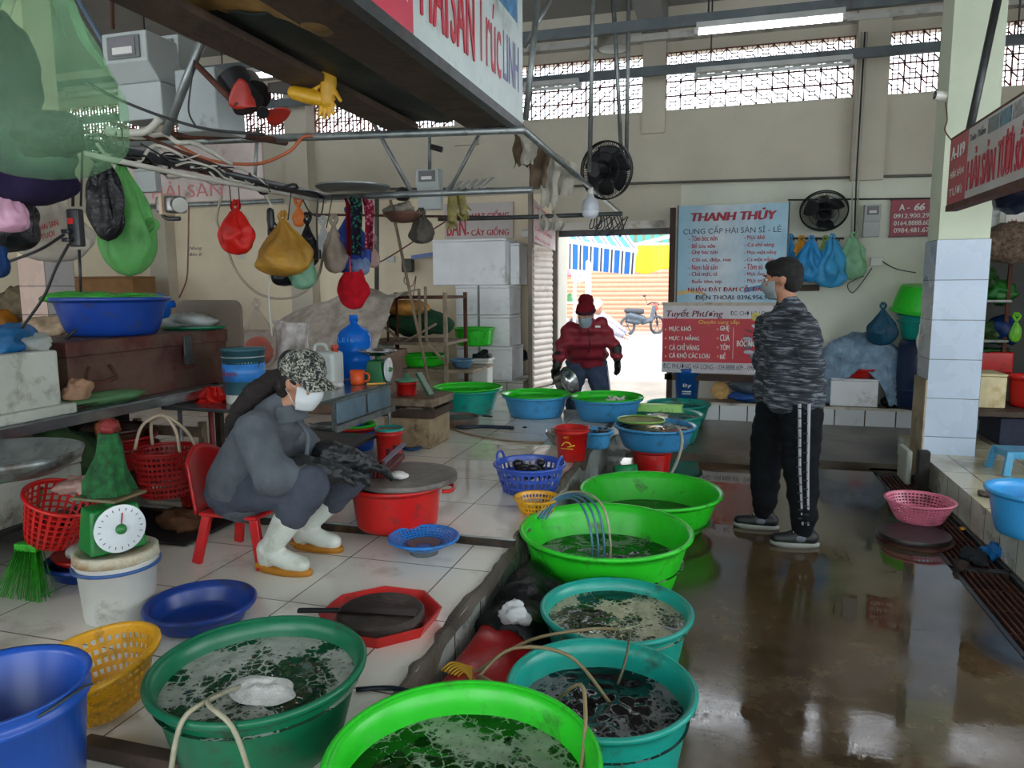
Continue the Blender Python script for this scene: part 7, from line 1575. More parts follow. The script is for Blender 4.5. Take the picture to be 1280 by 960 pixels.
for k in range(8):
    an = k*PI/4; b.ball(q+Vector((math.cos(an)*.03, -.004, math.sin(an)*.03)), (.02, .003, .02), 8)
b.build('yellow_flower', mat('flower_yellow', 'd8c860', .5), s2)
b = MB()
for xx in (aty(836, 480, YS).x, aty(962, 480, YS).x): b.box((xx-.03, YS+.03, .226), (xx+.03, YS+.09, aty(850, 253, YS).z-.05))
b.box((aty(830, 480, YS).x, YS+.03, aty(850, 470, YS).z-.05), (aty(967, 480, YS).x, YS+.09, aty(850, 468, YS).z)); tag(b.build('board_stand', mat('stand_brown', '3e2a22', .7, 0, .3, 8, .2), None, False), 'dark brown wooden stand behind the two seafood boards', 'stand')
# A-66 board
a = aty(1112, 295, 8.72); c = aty(1165, 249, 8.72); s3 = thing('number_board', 'dark red board with A-66 and phone numbers beside the pillar', 'sign', (a.x, 8.72, a.z))
c.x += .12
b = MB(); b.box((a.x, 8.72, a.z), (c.x, 8.75, c.z)); b.build('panel', mat('board_maroon', '8a1c30', .4, 0, .06), s3, False)
b = MB(); b.box((a.x-.012, 8.715, a.z-.012), (c.x+.012, 8.745, a.z)); b.box((a.x-.012, 8.715, c.z), (c.x+.012, 8.745, c.z+.012)); b.build('frame', mat('frame_maroon', '4a101c', .4), s3, False)
ptext('A -', 1124, 1137, 255, 263, 8.718, PAPER, s3, bold=.02); ptext('66', 1143, 1156, 254, 263, 8.718, WL, s3, bold=.03, ital=.2)
for i, s_ in enumerate(('0912.900.298', '0164.8888.609', '0984.481.678')): ptext(s_, 1117, 1166, 266+i*9, 273+i*9, 8.718, PAPER, s3, bold=.01)
# seed shop sign left of shutter
a = aty(556, 299, 8.74); c = aty(641, 258, 8.74); s4 = thing('seed_sign', 'white sign with red Vietnamese seed shop letters above the foam boxes', 'sign', (a.x, 8.74, a.z))
b = MB(); b.box((a.x, 8.74, a.z), (c.x, 8.77, c.z+.06)); b.build('panel', mat('sign_white_pink', 'c8c0bc', .5, 0, .05), s4, False)
ptext('BÁN', 559, 582, 268, 295, 8.738, RL, s4, bold=.02); ptext('• HẠT GIỐNG', 585, 636, 261, 276, 8.738, RL, s4, bold=.02); ptext('• CÂY GIỐNG', 584, 636, 282, 295, 8.738, RL, s4, bold=.02)
# sign on the shutter cheek
s5 = thing('cheek_sign', 'pale sheet with faded red lines above the narrow roller shutter', 'sign', A+Vector((.1,0,2.0)))
def cheek(u, z): return A+dr*(.01+u*(L_c-.06))-nr*(-.035)+Vector((0,0,z))
L_c = (Bv-A).length; zs0 = aty(662, 302, A.y).z; zs1 = aty(689, 314, Bv.y).z; zs2 = aty(662, 248, A.y).z; zs3 = aty(689, 284, Bv.y).z
b = MB(); b.add([cheek(0, zs0), cheek(1, zs1), cheek(1, zs3), cheek(0, zs2)], [(0,1,2,3)]); b.build('panel', mat('sheet_pink', 'dcc4c4', .5), s5, False, solid=.008)
for i, s_ in enumerate(('HẠT GIỐNG', 'NHẬP NGOẠI', 'CÂY GIỐNG', 'RAU QUẢ')):
    write(s_, cheek(.05, zs2-.12-i*(zs2-zs0)*.235)+nr*.008, (dr-Vector((0,0,.22))).normalized(), (0,0,1), .46*(1-.08*i), .055, mat('faded_red', 'd05058', .5), s5)
# white sign with red letters behind pillar
a = aty(1256, 292, 7.9); c = aty(1300, 262, 7.9); s6 = thing('partial_sign', 'white sign with red ƯƠI letters at the right edge behind the pillar', 'sign', (a.x, 7.9, a.z))
b = MB(); b.box((a.x, 7.9, a.z), (c.x, 7.93, c.z)); b.build('panel', PAPER, s6, False); ptext('ƯƠI SỐNG', 1259, 1296, 268, 290, 7.898, RL, s6, bold=.02)
# ================================================================ THE STREET BEYOND
def stripes(p00, p10, p01, p11, pat, rep, mats, label, sag=0):
    b = MB(); n_ = len(pat)*rep; nv = 8
    p00, p10, p01, p11 = map(Vector, (p00, p10, p01, p11))
    for i in range(n_):
        b.cur = pat[i % len(pat)]
        u0, u1 = i/n_, (i+1)/n_
        for j in range(nv):
            v0, v1 = j/nv, (j+1)/nv
            q = lambda u, v: (p00*(1-u)+p10*u)*(1-v)+(p01*(1-u)+p11*u)*v+Vector((0,0,-sag*math.sin(v*PI)))
            b.add([q(u0,v0), q(u1,v0), q(u1,v1), q(u0,v1)], [(0,1,2,3)])
    o = b.build('striped_awning', mats, None, False, solid=.01); return tag(o, label, 'awning')
AB = mat('awning_blue', '1f6fc8', .7, 0, .05); AW = mat('awning_white', 'e8e8ea', .7, 0, .05); AN = mat('awning_navy', '3a3f58', .7, 0, .05); AG = mat('awning_green', '2fae86', .7, 0, .05); AO = mat('awning_olive', '5a6a54', .7, 0, .05)
stripes(aty(688, 270, 13.5), aty(772, 268, 13.5), aty(697, 297, 12), aty(797, 311, 12.2), (0,0,0,1,2,1), 6, [AB, AW, AN], 'blue and white striped awning roof seen through the doorway', .05)
stripes(aty(690, 301, 12), aty(795, 315, 12.2), aty(690, 334, 12.3), aty(793, 343, 12.5), (0,0,0,1,2,1), 8, [AB, AW, AN], 'blue striped valance hanging below the awning roof', .0)
pipe('pale awning bar between roof and valance', [aty(680, 297, 11.95), aty(797, 314, 12.1)], .035, AW)
stripes(aty(776, 270, 13.4), aty(860, 270, 13.4), aty(776, 303, 13), aty(862, 303, 13), (0,1), 8, [AG, AO], 'green striped awning at the right of the doorway view', 0)
pipe('pale slanting awning pole over the yellow sheet', [aty(795, 306, 12.6), aty(852, 292, 12.6)], .03, AW)
sheet(lambda u, v: aty(797+u*70-v*4*(1-u), 306+v*33+3*math.sin(u*9)*v, 15)+Vector((0, .1*math.sin(u*8), 0)), 'yellow_tarp', 'bright yellow sheet hanging across the street', 'tarp', mat('yellow_tarp', 'f0c818', .6, 0, .1, 2), 30, 12, .01)
for px, lb in ((697, 'left'), (735, 'middle')):
    q = aty(px, 400, 12.3); pipe('%s pale awning post across the passage' % lb, [(q.x, 12.3, -.02), (q.x, 12.3, 2.5)], .05, AW)
# street stall left of the doorway view
q = aty(705, 400, 13.5); t = thing('street_stall', 'white street stall with faded red roof seen left through the doorway', 'stall', (q.x, 13.5, -.02))
b = MB(); b.box((q.x-.5, 13.5, -.02), (q.x+.25, 14.3, .75)); b.build('counter', PAPER, t, False); b = MB(); b.add([(q.x-.6, 13.2, 1.78), (q.x+.3, 13.2, 1.70), (q.x+.3, 14.3, 1.95), (q.x-.6, 14.3, 2.05)], [(0,1,2,3)]); b.build('roof', mat('faded_red_roof', 'c06068', .7), t, False, solid=.03)
for dx in (-.45, .22):
    b = MB(); b.tube([(q.x+dx, 13.4, -.02), (q.x+dx, 13.4, 1.75)], .03, 8); b.build('post', AW, t)
b = MB(); b.box((q.x-.45, 13.7, 1.2), (q.x+.2, 14.2, 1.24)); b.build('shelf', AW, t, False)
random.seed(9)
for k in range(7):
    cc = ['dfe4ea', '9aa8c0', '6a7a9a', 'c8b8b0', 'e0e0e0', '5a9a6a', '40485a'][k]; lump('stall_goods', ['white', 'pale blue', 'slate blue', 'beige', 'off white', 'green', 'dark'][k]+' packet on the white street stall', 'goods', (q.x-.35+k*.08, 13.75, (1.3 if k % 2 else .84)), (.08,.08,.09), mat('goods%d' % k, cc, .7), k, .4, n=14)
q = aty(725, 345, 13); lump('white_cloth', 'white cloth hanging from the awning post across the passage', 'cloth', (q.x, 12.9, 1.75), (.14,.08,.16), PAPER, 4, .6, n=24)
# motorbike
def bike():
    y = 24.0; c = aty(803, 417, y); t = thing('motorbike', 'parked silver scooter with red lamp in the bright street', 'motorbike', (c.x, y, -.02)); x = c.x
    d = Vector((.72, .69, 0)); g = Vector((x, y, -.02)); P = lambda a, z, s=0: g+d*a+Vector((-d.y, d.x, 0))*s+Vector((0,0,z))
    GM = mat('bike_grey', '4a525c', .35, .3); DK = mat('bike_dark', '30343a', .5)
    for a in (-.6, .6):
        b = MB(); pts = [P(a+.27*math.cos(k*PI/12), .29+.27*math.sin(k*PI/12)) for k in range(25)]; b.tube(pts, .045, 8, cap=False); w_ = b.build('wheel', DK, t)
        b = MB()
        for k in range(6): b.tube([P(a, .29), P(a+.25*math.cos(k*PI/3), .29+.25*math.sin(k*PI/3))], .012, 5)
        b.build('spokes', GM, w_)
    b = MB(); b.cone(P(-.55,.62), .13, P(.0,.5), .12); b.cone(P(.0,.4), .1, P(.35,.45), .08); b.cone(P(.35,.45), .07, P(.48,.9), .08); b.cone(P(-.6,.45), .08, P(-.2,.4), .1); voxel(b, 'bodywork', GM, t, .03, 4)
    b = MB(); b.cone(P(-.65,.78), .09, P(-.05,.74), .1); voxel(b, 'saddle', DK, t, .03, 3)
    b = MB(); b.tube([P(.42,.95,-.3), P(.46,1.02,-.12), P(.46,1.02,.12), P(.42,.95,.3)], .02, 6); b.tube([P(.46,1.0), P(.62,.3)], .03, 6); b.build('handlebar', DK, t)
    b = MB(); b.cone(P(.5,.92), .09, P(.56,.82), .07); voxel(b, 'headlamp', mat('lamp_red', 'c85040', .4), t, .025, 2)
    b = MB(); b.tube([P(.36,1.0,.25), P(.3,1.2,.3)], .01, 5); b.ball(P(.29,1.24,.3), (.06,.03,.04), 8); b.build('mirror', DK, t)
bike()
# rods that carry the lamps and channels
for k, x in enumerate((-9.0, -6.2, -3.4, -.2, 2.6)):
    for y, z, w in ((7.0, 3.88, 'upper'), (8.3, 3.84, 'lower')):
        pipe('%s rod from the ceiling to the %s steel channel' % (['far left', 'left', 'inner left', 'central', 'right'][k], w), [(x, y, z), (x, y, 4.62)], .008, DARKSTEEL)
# ================================================================ PEOPLE
SKIN = mat('skin', 'a8765a', .5, 0, .08, 10, .05, 60, 0, sss=.05); SKINP = mat('skin_pale', 'b8866a', .5, 0, .08, 10)
HAIR = mat('black_hair', '0a0908', .75, 0, .3, 40, .6, 180); HAIRB = mat('brown_hair', '1c120f', .7, 0, .3, 40, .6, 180)
MASK = mat('mask_white', 'cdd3d4', .8, 0, .05); EYE = mat('eye_white', 'cfcac4', .3); IRIS = mat('iris_dark', '1a120e', .2)
def basis(f, u=(0,0,1)):
    f = Vector(f).normalized(); u = Vector(u); s = f.cross(u).normalized(); u = s.cross(f); return f, s, u, Matrix((s, f, u)).transposed()
def add_head(b, c, f, u, k=1.):
    f, s, u, M_ = basis(f, u); c = Vector(c)
    b.ball(c+u*.028*k-f*.008*k, (.076*k, .096*k, .094*k), 24, M_); b.ball(c+f*.022*k-u*.048*k, (.057*k, .066*k, .066*k), 20, M_)
    b.ball(c+f*.05*k-u*.085*k, (.030*k, .03*k, .025*k), 14, M_)
    b.cone(c+f*.086*k+u*.012*k, .009*k, c+f*.104*k-u*.024*k, .013*k, 10)
    for q in (-1, 1):
        b.ball(c+s*q*.076*k-f*.01*k, (.010*k, .02*k, .032*k), 10, M_); b.ball(c+f*.07*k+s*q*.034*k-u*.02*k, (.024*k, .02*k, .02*k), 10, M_)
        b.ball(c+f*.084*k+s*q*.03*k+u*.022*k, (.024*k, .012*k, .008*k), 10, M_)
    b.ball(c+f*.088*k-u*.056*k, (.022*k, .012*k, .006*k), 10, M_); b.ball(c+f*.087*k-u*.066*k, (.02*k, .012*k, .007*k), 10, M_)
def face_bits(t, c, f, u, k=1.):
    f, s, u, M_ = basis(f, u); c = Vector(c)
    for q in (-1, 1):
        b = MB(); b.ball(c+f*.080*k+s*q*.031*k+u*.006*k, (.013*k, .010*k, .008*k), 12, M_); e = b.build('eye', EYE, t)
        b = MB(); b.ball(c+f*.089*k+s*q*.031*k+u*.006*k, (.006*k, .003*k, .006*k), 10, M_); b.build('iris', IRIS, e)
        b = MB(); b.tube([c+f*.084*k+s*q*.015*k+u*.026*k, c+f*.092*k+s*q*.03*k+u*.031*k, c+f*.080*k+s*q*.047*k+u*.027*k], .004*k, 6, 4); b.build('eyebrow', HAIR, t)
def mask(t, c, f, u, m, k=1., up=-.004, down=-.105, w=1.25):
    f, s, u, M_ = basis(f, u); c = Vector(c)
    def fn(a, v):
        an = (a-.5)*2*w; z = up+(down-up)*v; R = (.088+.022*math.exp(-(an*2.2)**2)*math.sin(min(1, v*1.3+.25)*PI*.9))*k
        R2 = R*(1-.28*max(0, v-.6)/.4)
        return c+f*(math.cos(an)*(R2+.008*k))+s*(math.sin(an)*R2*.83)+u*z*k
    b = MB(); b.grid(fn, 26, 14); o = b.build('face_mask', m, t, solid=.002*k)
    for q in (-1, 1):
        for zz in (-.012, -.08):
            b = MB(); p0 = fn(0 if q < 0 else 1, .08 if zz > -.05 else .85); b.tube([p0, c+s*q*.082*k-f*.02*k+u*(.012 if zz > -.05 else -.02)*k], .0015, 5); b.build('ear_loop', m, o)
    return o
def folds(amp, fr, sd=0, ax=None):
    def f(co, n):
        d = amp*nz((co.x*fr, co.y*fr, co.z*fr*1.9), 1, sd)+amp*.5*nz((co.x*fr*2.6, co.y*fr*2.6, co.z*fr*4), 1, sd+5)
        return co+n*d
    return f
def hand(b, wr, dirv, pal, k=1., curl=.5, thumb=1, r=.010):
    """palm and five bent fingers; pal is the way the palm faces"""
    d = Vector(dirv).normalized(); pn = Vector(pal); pn = (pn-d*pn.dot(d)).normalized(); s = d.cross(pn); wr = Vector(wr)
    for q in (-.6, 0, .6): b.cone(wr+d*.01*k+s*q*.03*k, .017*k, wr+d*.075*k+s*q*.05*k, .015*k, 10)
    for i, (o, l) in enumerate(((-.033, .066), (-.011, .076), (.011, .072), (.032, .056))):
        p = wr+d*.085*k+s*o*k; a = 0; dd = d.copy(); L = l*k
        for j, fr in enumerate((.42, .33, .25)):
            a += curl*(.6+.3*j); dd = d*math.cos(a)+pn*math.sin(a); q = p+dd*L*fr; b.cone(p, r*k*(1-.12*j), q, r*k*(1-.12*(j+1)), 8); p = q
    p = wr+d*.03*k-s*thumb*.03*k; q = p+(d*.6-s*thumb*.7+pn*.4).normalized()*.035*k; b.cone(p, .014*k, q, .012*k, 8); b.cone(q, .012*k, q+(d*.9+pn*.5).normalized()*.032*k, .010*k, 8)
# ---------------------------------------------------------------- standing man
f = Vector((-1, .12, 0)).normalized(); Yc = 4.55
P = aty
hc = P(978, 350, Yc); hc.z -= .0
an_n = atz(1004, 664, .09); an_f = atz(955, 643, .09)
t = thing('person', 'man in dark marled jacket, black striped trousers and trainers standing on wet floor', 'person', ((an_n.x+an_f.x)/2, (an_n.y+an_f.y)/2, 0)); man = t
hf = Vector((-1, .22, -.06))
sh_n = P(1004, 402, Yc-.17); sh_f = P(962, 402, Yc+.19); neck = P(988, 386, Yc)
hip_n = Vector((P(1000, 520, Yc-.1).x, Yc-.1, .86)); hip_f = Vector((P(972, 520, Yc+.1).x, Yc+.1, .86)); pel = (hip_n+hip_f)/2
kn_n = Vector((P(1003, 590, 4.44).x-.01, 4.44, .47)); kn_f = Vector((P(953, 590, 4.68).x+.02, 4.68, .47))
el_n = P(1014, 458, Yc-.24); wr_n = P(985, 482, Yc-.12); el_f = P(955, 455, Yc+.24); wr_f = P(968, 482, Yc+.08)
b = MB(); add_head(b, hc, hf, (0,0,1), 1.02); b.cone(hc+Vector((.02,0,-.07)), .052, neck+Vector((.0,0,-.02)), .06)
ch = (sh_n+sh_f)/2
b.cone(ch+Vector((0,0,-.06)), .1, pel+Vector((0,0,.1)), .1)
for a, c_, e in ((sh_n, el_n, wr_n), (sh_f, el_f, wr_f)): b.cone(a, .045, c_, .036); b.cone(c_, .034, e, .024); hand(b, e-(e-c_).normalized()*.04, (e-c_), (0,1,0) if a is sh_n else (0,-1,0), .62, .6, 1)
for a, c_, e in ((hip_n, kn_n, an_n), (hip_f, kn_f, an_f)): b.cone(a, .07, c_, .048); b.cone(c_, .045, e, .034); b.cone(e, .030, e+f*.10-Vector((0,0,.05)), .022)
voxel(b, 'body', SKIN, t, .009, 4); face_bits(t, hc, hf, (0,0,1), 1.02); mask(t, hc, hf, (0,0,1), mat('mask_grey', '8a9496', .8), 1.02)
# hair
hfv, hs, hu, HM = basis(hf)
b = MB(); b.ball(hc+hu*.045-hfv*.016, (.086, .104, .088), 26, HM); b.ball(hc+hu*.0-hfv*.05, (.08, .066, .082), 20, HM); b.ball(hc+hu*.085+hfv*.045, (.06, .05, .035), 16, HM)
voxel(b, 'hair', HAIR, t, .007, 3, folds(.005, 40))
# jacket
def pts(*a): return a
JM = NT('marled_knit'); v = JM.obj(); mp = JM.n('ShaderNodeMapping'); mp.inputs['Scale'].default_value = (9, 9, 70); JM.l(v, mp.inputs[0]); nn = JM.noise(mp.outputs[0], 1.2, 4, .6, .5)
JM.l(JM.ramp(nn, [(.40, C('1d2228')), (.52, C('363c44')), (.66, C('7c828a'))]), JM.b.inputs['Base Color']); JM.b.inputs['Roughness'].default_value = .95; JM.bump(nn, .4, .003)
b = MB(); hem = pel+Vector((0,0,-.03))
b.cone(ch+Vector((0,0,-.05)), .135, ch+Vector((0,0,-.25)), .15, 20)
for q in (-.8, 0, .8):
    o = Vector((.0, q*.1, 0)); b.cone(ch+o+Vector((.01,0,-.08)), .125, pel+o+Vector((.0,0,.02)), .15, 20); b.cone(pel+o+Vector((0,0,.09)), .155, hem+o+Vector((0,0,.05)), .150, 20)
for hp in (hip_n, hip_f): b.cone(ch+Vector((.03,hp.y-pel.y,-.15)), .14, hp+Vector((-.005,0,.06)), .145, 20); b.cone(hp+Vector((-.005,0,.06)), .145, hp+Vector((-.01,0,.02)), .142, 20)
b.cone(neck+Vector((.0,0,-.05)), .105, neck+Vector((-.0,0,-.0)), .072, 16); b.cone(neck, .07, neck+Vector((-.012,0,.025)), .066, 16)
for a, c_, e in ((sh_n, el_n, wr_n), (sh_f, el_f, wr_f)): b.cone(a+Vector((0,0,-.02)), .085, c_, .07, 16); b.cone(c_, .068, e, .058, 16); b.cone(a+Vector((0,0,-.02)), .085, ch+Vector((0,0,-.02)), .09, 16)
hz_ = hem.z-.045
def jfold(co, n, f0=folds(.014, 7, 2)):
    c = f0(co, n); c.z = max(c.z, hz_+.012*math.sin(co.x*14)); return c
jk = voxel(b, 'jacket', JM.m, t, .010, 8, jfold)
# trousers
b = MB(); TRM = cloth('black_trousers', '0e1116', .3, 60)
b.cone(hip_n, .118, hip_f, .118, 18); b.cone(pel+Vector((0,0,.05)), .13, pel+Vector((0,0,-.02)), .13, 16)
for a, c_, e in ((hip_n, kn_n, an_n), (hip_f, kn_f, an_f)): b.cone(a, .125, c_, .102, 18); b.cone(c_, .1, e+Vector((0,0,.10)), .078, 18); b.cone(e+Vector((0,0,.10)), .078, e+Vector((0,0,.015)), .058, 16)
tr = voxel(b, 'trousers', TRM, t, .010, 6, folds(.012, 8, 7))
def leg_pt(s):   # along the outer seam of the near leg
    r0 = .122 if s < .5 else .09
    if s < .5: k = s/.5; p = hip_n.lerp(kn_n, k); r = .128+(.108-.128)*k
    else: k = (s-.5)/.5; p = kn_n.lerp(an_n+Vector((0,0,.04)), k); r = .108+(.072-.108)*k
    return p, r
STR = mat('stripe_grey', '9a9ea4', .8)
for off in (-.030, .004):
    def rb(u, v):
        p, r = leg_pt(v*.97); a = off/.09+(u-.5)*.13+.1; dirn = Vector((-math.sin(a)*1.0, -math.cos(a), 0)); return p+dirn*(r+.007)
    b = MB(); b.grid(rb, 2, 60); b.build('side_stripe', STR, tr, solid=.003)
for k in range(26):
    p, r = leg_pt(.05+k*.036); b = MB(); b.cbox(p+Vector((-.022+.034*(k % 2),-r-.0105,0)), (.024, .002, .007)); b.build('stripe_mark', BLACKP, tr, False)
def shoe(t, a, d, sock=True, sc=1.):
    d = Vector(d).normalized(); s = Vector((-d.y, d.x, 0)); z = Vector((0,0,1)); g = Vector((a.x, a.y, 0))
    b = MB(); b.cone(g-d*.05*sc+z*.055, .040, g+d*.06*sc+z*.05, .040, 14); b.cone(g+d*.06*sc+z*.045, .040, g+d*.145*sc+z*.04, .034, 14); b.cone(g-d*.035*sc+z*.06, .038, g-d*.02*sc+z*.10, .038, 14); b.cone(g+z*.08, .036, g+d*.07*sc+z*.055, .034, 12)
    o = voxel(b, 'shoe', mat('shoe_black', '16191c', .5, 0, .3, 20, .1, 80), t, .006, 3)
    b = MB(); n_ = 28; vs = []
    for zz, kk in ((.0, 1), (.022, 1.04), (.026, .98)):
        for i in range(n_):
            an = 2*PI*i/n_; cx = math.cos(an); w_ = .042+.006*cx; vs.append(g+d*(.045+cx*.135*kk)*sc+s*math.sin(an)*w_*kk+z*(zz+.012*max(0, cx-.6)))
    b.add(vs, [(j*n_+i, j*n_+(i+1) % n_, (j+1)*n_+(i+1) % n_, (j+1)*n_+i) for j in range(2) for i in range(n_)]+[tuple(range(n_))[::-1], tuple(2*n_+i for i in range(n_))]); b.build('sole', mat('sole_grey', '8f938c', .6), o)
    b = MB()
    for i in range(4): q = g+d*(.035+i*.022)+z*(.108-i*.014); b.tube([q-s*.022+z*-.008, q+z*.002, q+s*.022-z*.008], .0035, 6); b.tube([q-s*.02, q+d*.02+s*.02-z*.015], .003, 6)
    b.build('laces', mat('lace_cream', 'b8b89a', .7), o)
    for q in (-1, 1):
        b = MB(); b.ball(g+d*.02+s*q*.040+z*.055, (.03, .006, .02), 12, Matrix((d, s, z)).transposed()); b.build('side_patch', mat('shoe_patch', '5a626c', .5), o)
shoe(t, an_n, (-1, -.10, 0)); shoe(t, an_f, (-1, .05, 0))
# ---------------------------------------------------------------- seated woman
stp = atz(300, 697, ZL)
YM = 2.80
SR = plastic('stool_red', 'c8161c')
t = thing('child_chair', 'small red plastic chair with back under the seated woman', 'chair', (P(310, 650, YM).x, YM+.05, ZL)); cx = t.location.x; sz_ = .24
b = MB(); b.box((cx-.15, YM-.15, ZL+sz_-.02), (cx+.15, YM+.15, ZL+sz_)); b.build('seat', SR, t, False, bevel=.009)
for sx in (-1, 1):
    for sy in (-1, 1):
        b = MB(); b.beam((cx+sx*.12, YM+sy*.12, ZL+sz_-.01), (cx+sx*.17, YM+sy*.15, ZL), .045, .025, (0,1,0)); b.build('leg', SR, t, False, bevel=.005)
b = MB(); b.grid(lambda u, v: Vector((cx-.16-.05*v-.035*math.sin(u*PI), YM-.15+u*.3*(1-.12*v)+.018*v, ZL+sz_-.01+v*(.23+.06*math.sin(u*PI)))), 20, 12); b.build('backrest', SR, t, solid=.014)
t = thing('person', 'woman in grey padded suit, camouflage cap and white boots sitting on low red chair', 'person', (cx, YM, ZL)); wom = t
hc = P(377, 479, YM+.0); hf = Vector((1, -.1, -.22)); up = Vector((.22, 0, 1))
pel = P(312, 628, YM); pel.z = ZL+sz_+.105; ch = P(332, 548, YM); neck = P(352, 512, YM)
hipn = pel+Vector((0,-.10,0)); hipf = pel+Vector((0,.10,0))
knn = P(386, 607, YM-.16); knf = P(440, 592, YM+.2)
ann = atz(333, 690, ZL+.1); ann.y = 2.66; ann = Vector((P(337, 680, 2.66).x, 2.66, ZL+.1)); anf = Vector((P(380, 655, 2.95).x, 2.95, ZL+.1))
shn = P(318, 538, YM-.18); shf = P(352, 535, YM+.19); eln = P(342, 598, YM-.25); wrn = P(398, 590, YM-.08); elf = P(405, 585, YM+.25); wrf = P(432, 574, YM+.12)
hn = P(420, 585, YM-.03)
b = MB(); add_head(b, hc, hf, up, .98); b.cone(hc+Vector((-.02,0,-.07)), .05, neck, .055)
b.cone(ch, .1, pel, .1)
for a, c_, e in ((shn, eln, wrn), (shf, elf, wrf)): b.cone(a, .045, c_, .036); b.cone(c_, .034, e, .026); b.cone(e, .024, e+(e-c_).normalized()*.03, .02)
for a, c_, e in ((hipn, knn, ann), (hipf, knf, anf)): b.cone(a, .06, c_+Vector((-.03,0,-.01)), .045); b.cone(c_+Vector((-.03,0,-.01)), .042, e, .032); b.cone(e, .032, e+Vector((.10,0,-.05)), .024)
voxel(b, 'body', SKINP, t, .009, 4); face_bits(t, hc, hf, up, .98); mask(t, hc, hf, up, MASK, .98, .0, -.11)
f_, s_, u_, HM = basis(hf, up)
b = MB(); b.ball(hc+u_*.035-f_*.022, (.083, .097, .085), 26, HM); b.ball(hc-f_*.065-u_*.02, (.072, .05, .075), 20, HM)
pn = [hc-f_*.10+u_*.0, hc-f_*.15-u_*.03, P(318, 492, YM-.03), P(300, 512, YM-.06), P(290, 530, YM-.08), P(284, 545, YM-.09)]
for i in range(len(pn)-1): b.cone(pn[i], (.045, .05, .05, .042, .032, .016)[i], pn[i+1], (.045, .05, .05, .042, .032, .016)[i+1], 14)
voxel(b, 'hair', HAIRB, t, .008, 3, folds(.007, 30))
# cap
CN = NT('camo_print'); CN.l(CN.ramp(CN.noise(CN.obj(), 55, 3, .6, 1.5), [(.44, C('15171a')), (.5, C('4a4c46')), (.56, C('a0a294'))]), CN.b.inputs['Base Color']); CN.b.inputs['Roughness'].default_value = .9; CAMO = CN.m
b = MB(); b.ball(hc+u_*.062-f_*.004, (.092, .112, .078), 28, HM); b.ball(hc+u_*.10-f_*.0, (.080, .095, .055), 24, HM); cap = voxel(b, 'cap', CAMO, t, .007, 3, folds(.003, 25))
b = MB(); b.ball(hc+u_*.072-f_*.085, (.062, .034, .062), 20, HM); voxel(b, 'cap_back_net', BLACKP, cap, .008, 2)
b = MB(); b.grid(lambda u, v: hc+u_*(.055-.035*v-.03*abs(u-.5)**2*4)+f_*(.085+.10*v*(1-1.6*(u-.5)**2)-.05*(2*(u-.5))**2)+s_*(u-.5)*.17*(1-.15*v), 18, 10); b.build('cap_brim', CAMO, cap, solid=.005)
# jacket
GJ = cloth('padded_grey', '5a6067', .5, 50, .15); GT = cloth('grey_trousers', '4a505c', .4, 60, .15)
b = MB()
for q in (-.75, 0, .75):
    o = Vector((0, q*.12, 0)); b.cone(ch+o+Vector((.02,0,-.0)), .125, pel+o*1.05+Vector((.025,0,.03)), .142, 20); b.cone(pel+o+Vector((.02,0,.0)), .138, pel+o+Vector((.02,0,-.03)), .125, 18)
b.cone(neck+Vector((-.03,0,-.06)), .12, neck+Vector((0,0,.0)), .078, 16)
for a, c_, e in ((shn, eln, wrn), (shf, elf, wrf)): b.cone(a, .088, c_, .080, 18); b.cone(c_, .078, e, .060, 18); b.cone(a, .09, ch+Vector((0,0,.02)), .11, 18)
jk = voxel(b, 'jacket', GJ, t, .010, 8, lambda co, n: co+n*(.011*nz(co, 7, 3)+.006*nz((co.x*22, co.y*22, co.z*9), 1, 5)))
b = MB()   # lapel collar
b.grid(lambda u, v: neck+Vector((.045+.045*math.cos((u-.5)*4.2)*(1+.3*v), .085*math.sin((u-.5)*4.2)*(1+.2*v), .035-.075*v-.02*abs(u-.5))), 24, 8); b.build('collar', GJ, jk, solid=.012)
b = MB(); b.tube([neck+Vector((.09,-.02,-.04)), P(385, 545, YM-.06), P(382, 575, YM-.10)], .010, 8, 5); b.build('placket', GJ, jk)
b = MB(); b.ball(neck+Vector((.03,-.085,.0)), .008, 10); b.build('button', mat('brass', 'c8a860', .3, .8), jk)
# trousers
b = MB(); b.cone(hipn, .13, hipf, .13, 18)
for a, c_, e in ((hipn, knn, ann), (hipf, knf, anf)):
    mid = c_.lerp(e, .40); b.cone(a, .118, c_, .088, 20); b.cone(c_, .088, mid, .080, 18)
voxel(b, 'trousers', GT, t, .010, 6, folds(.009, 9, 9))
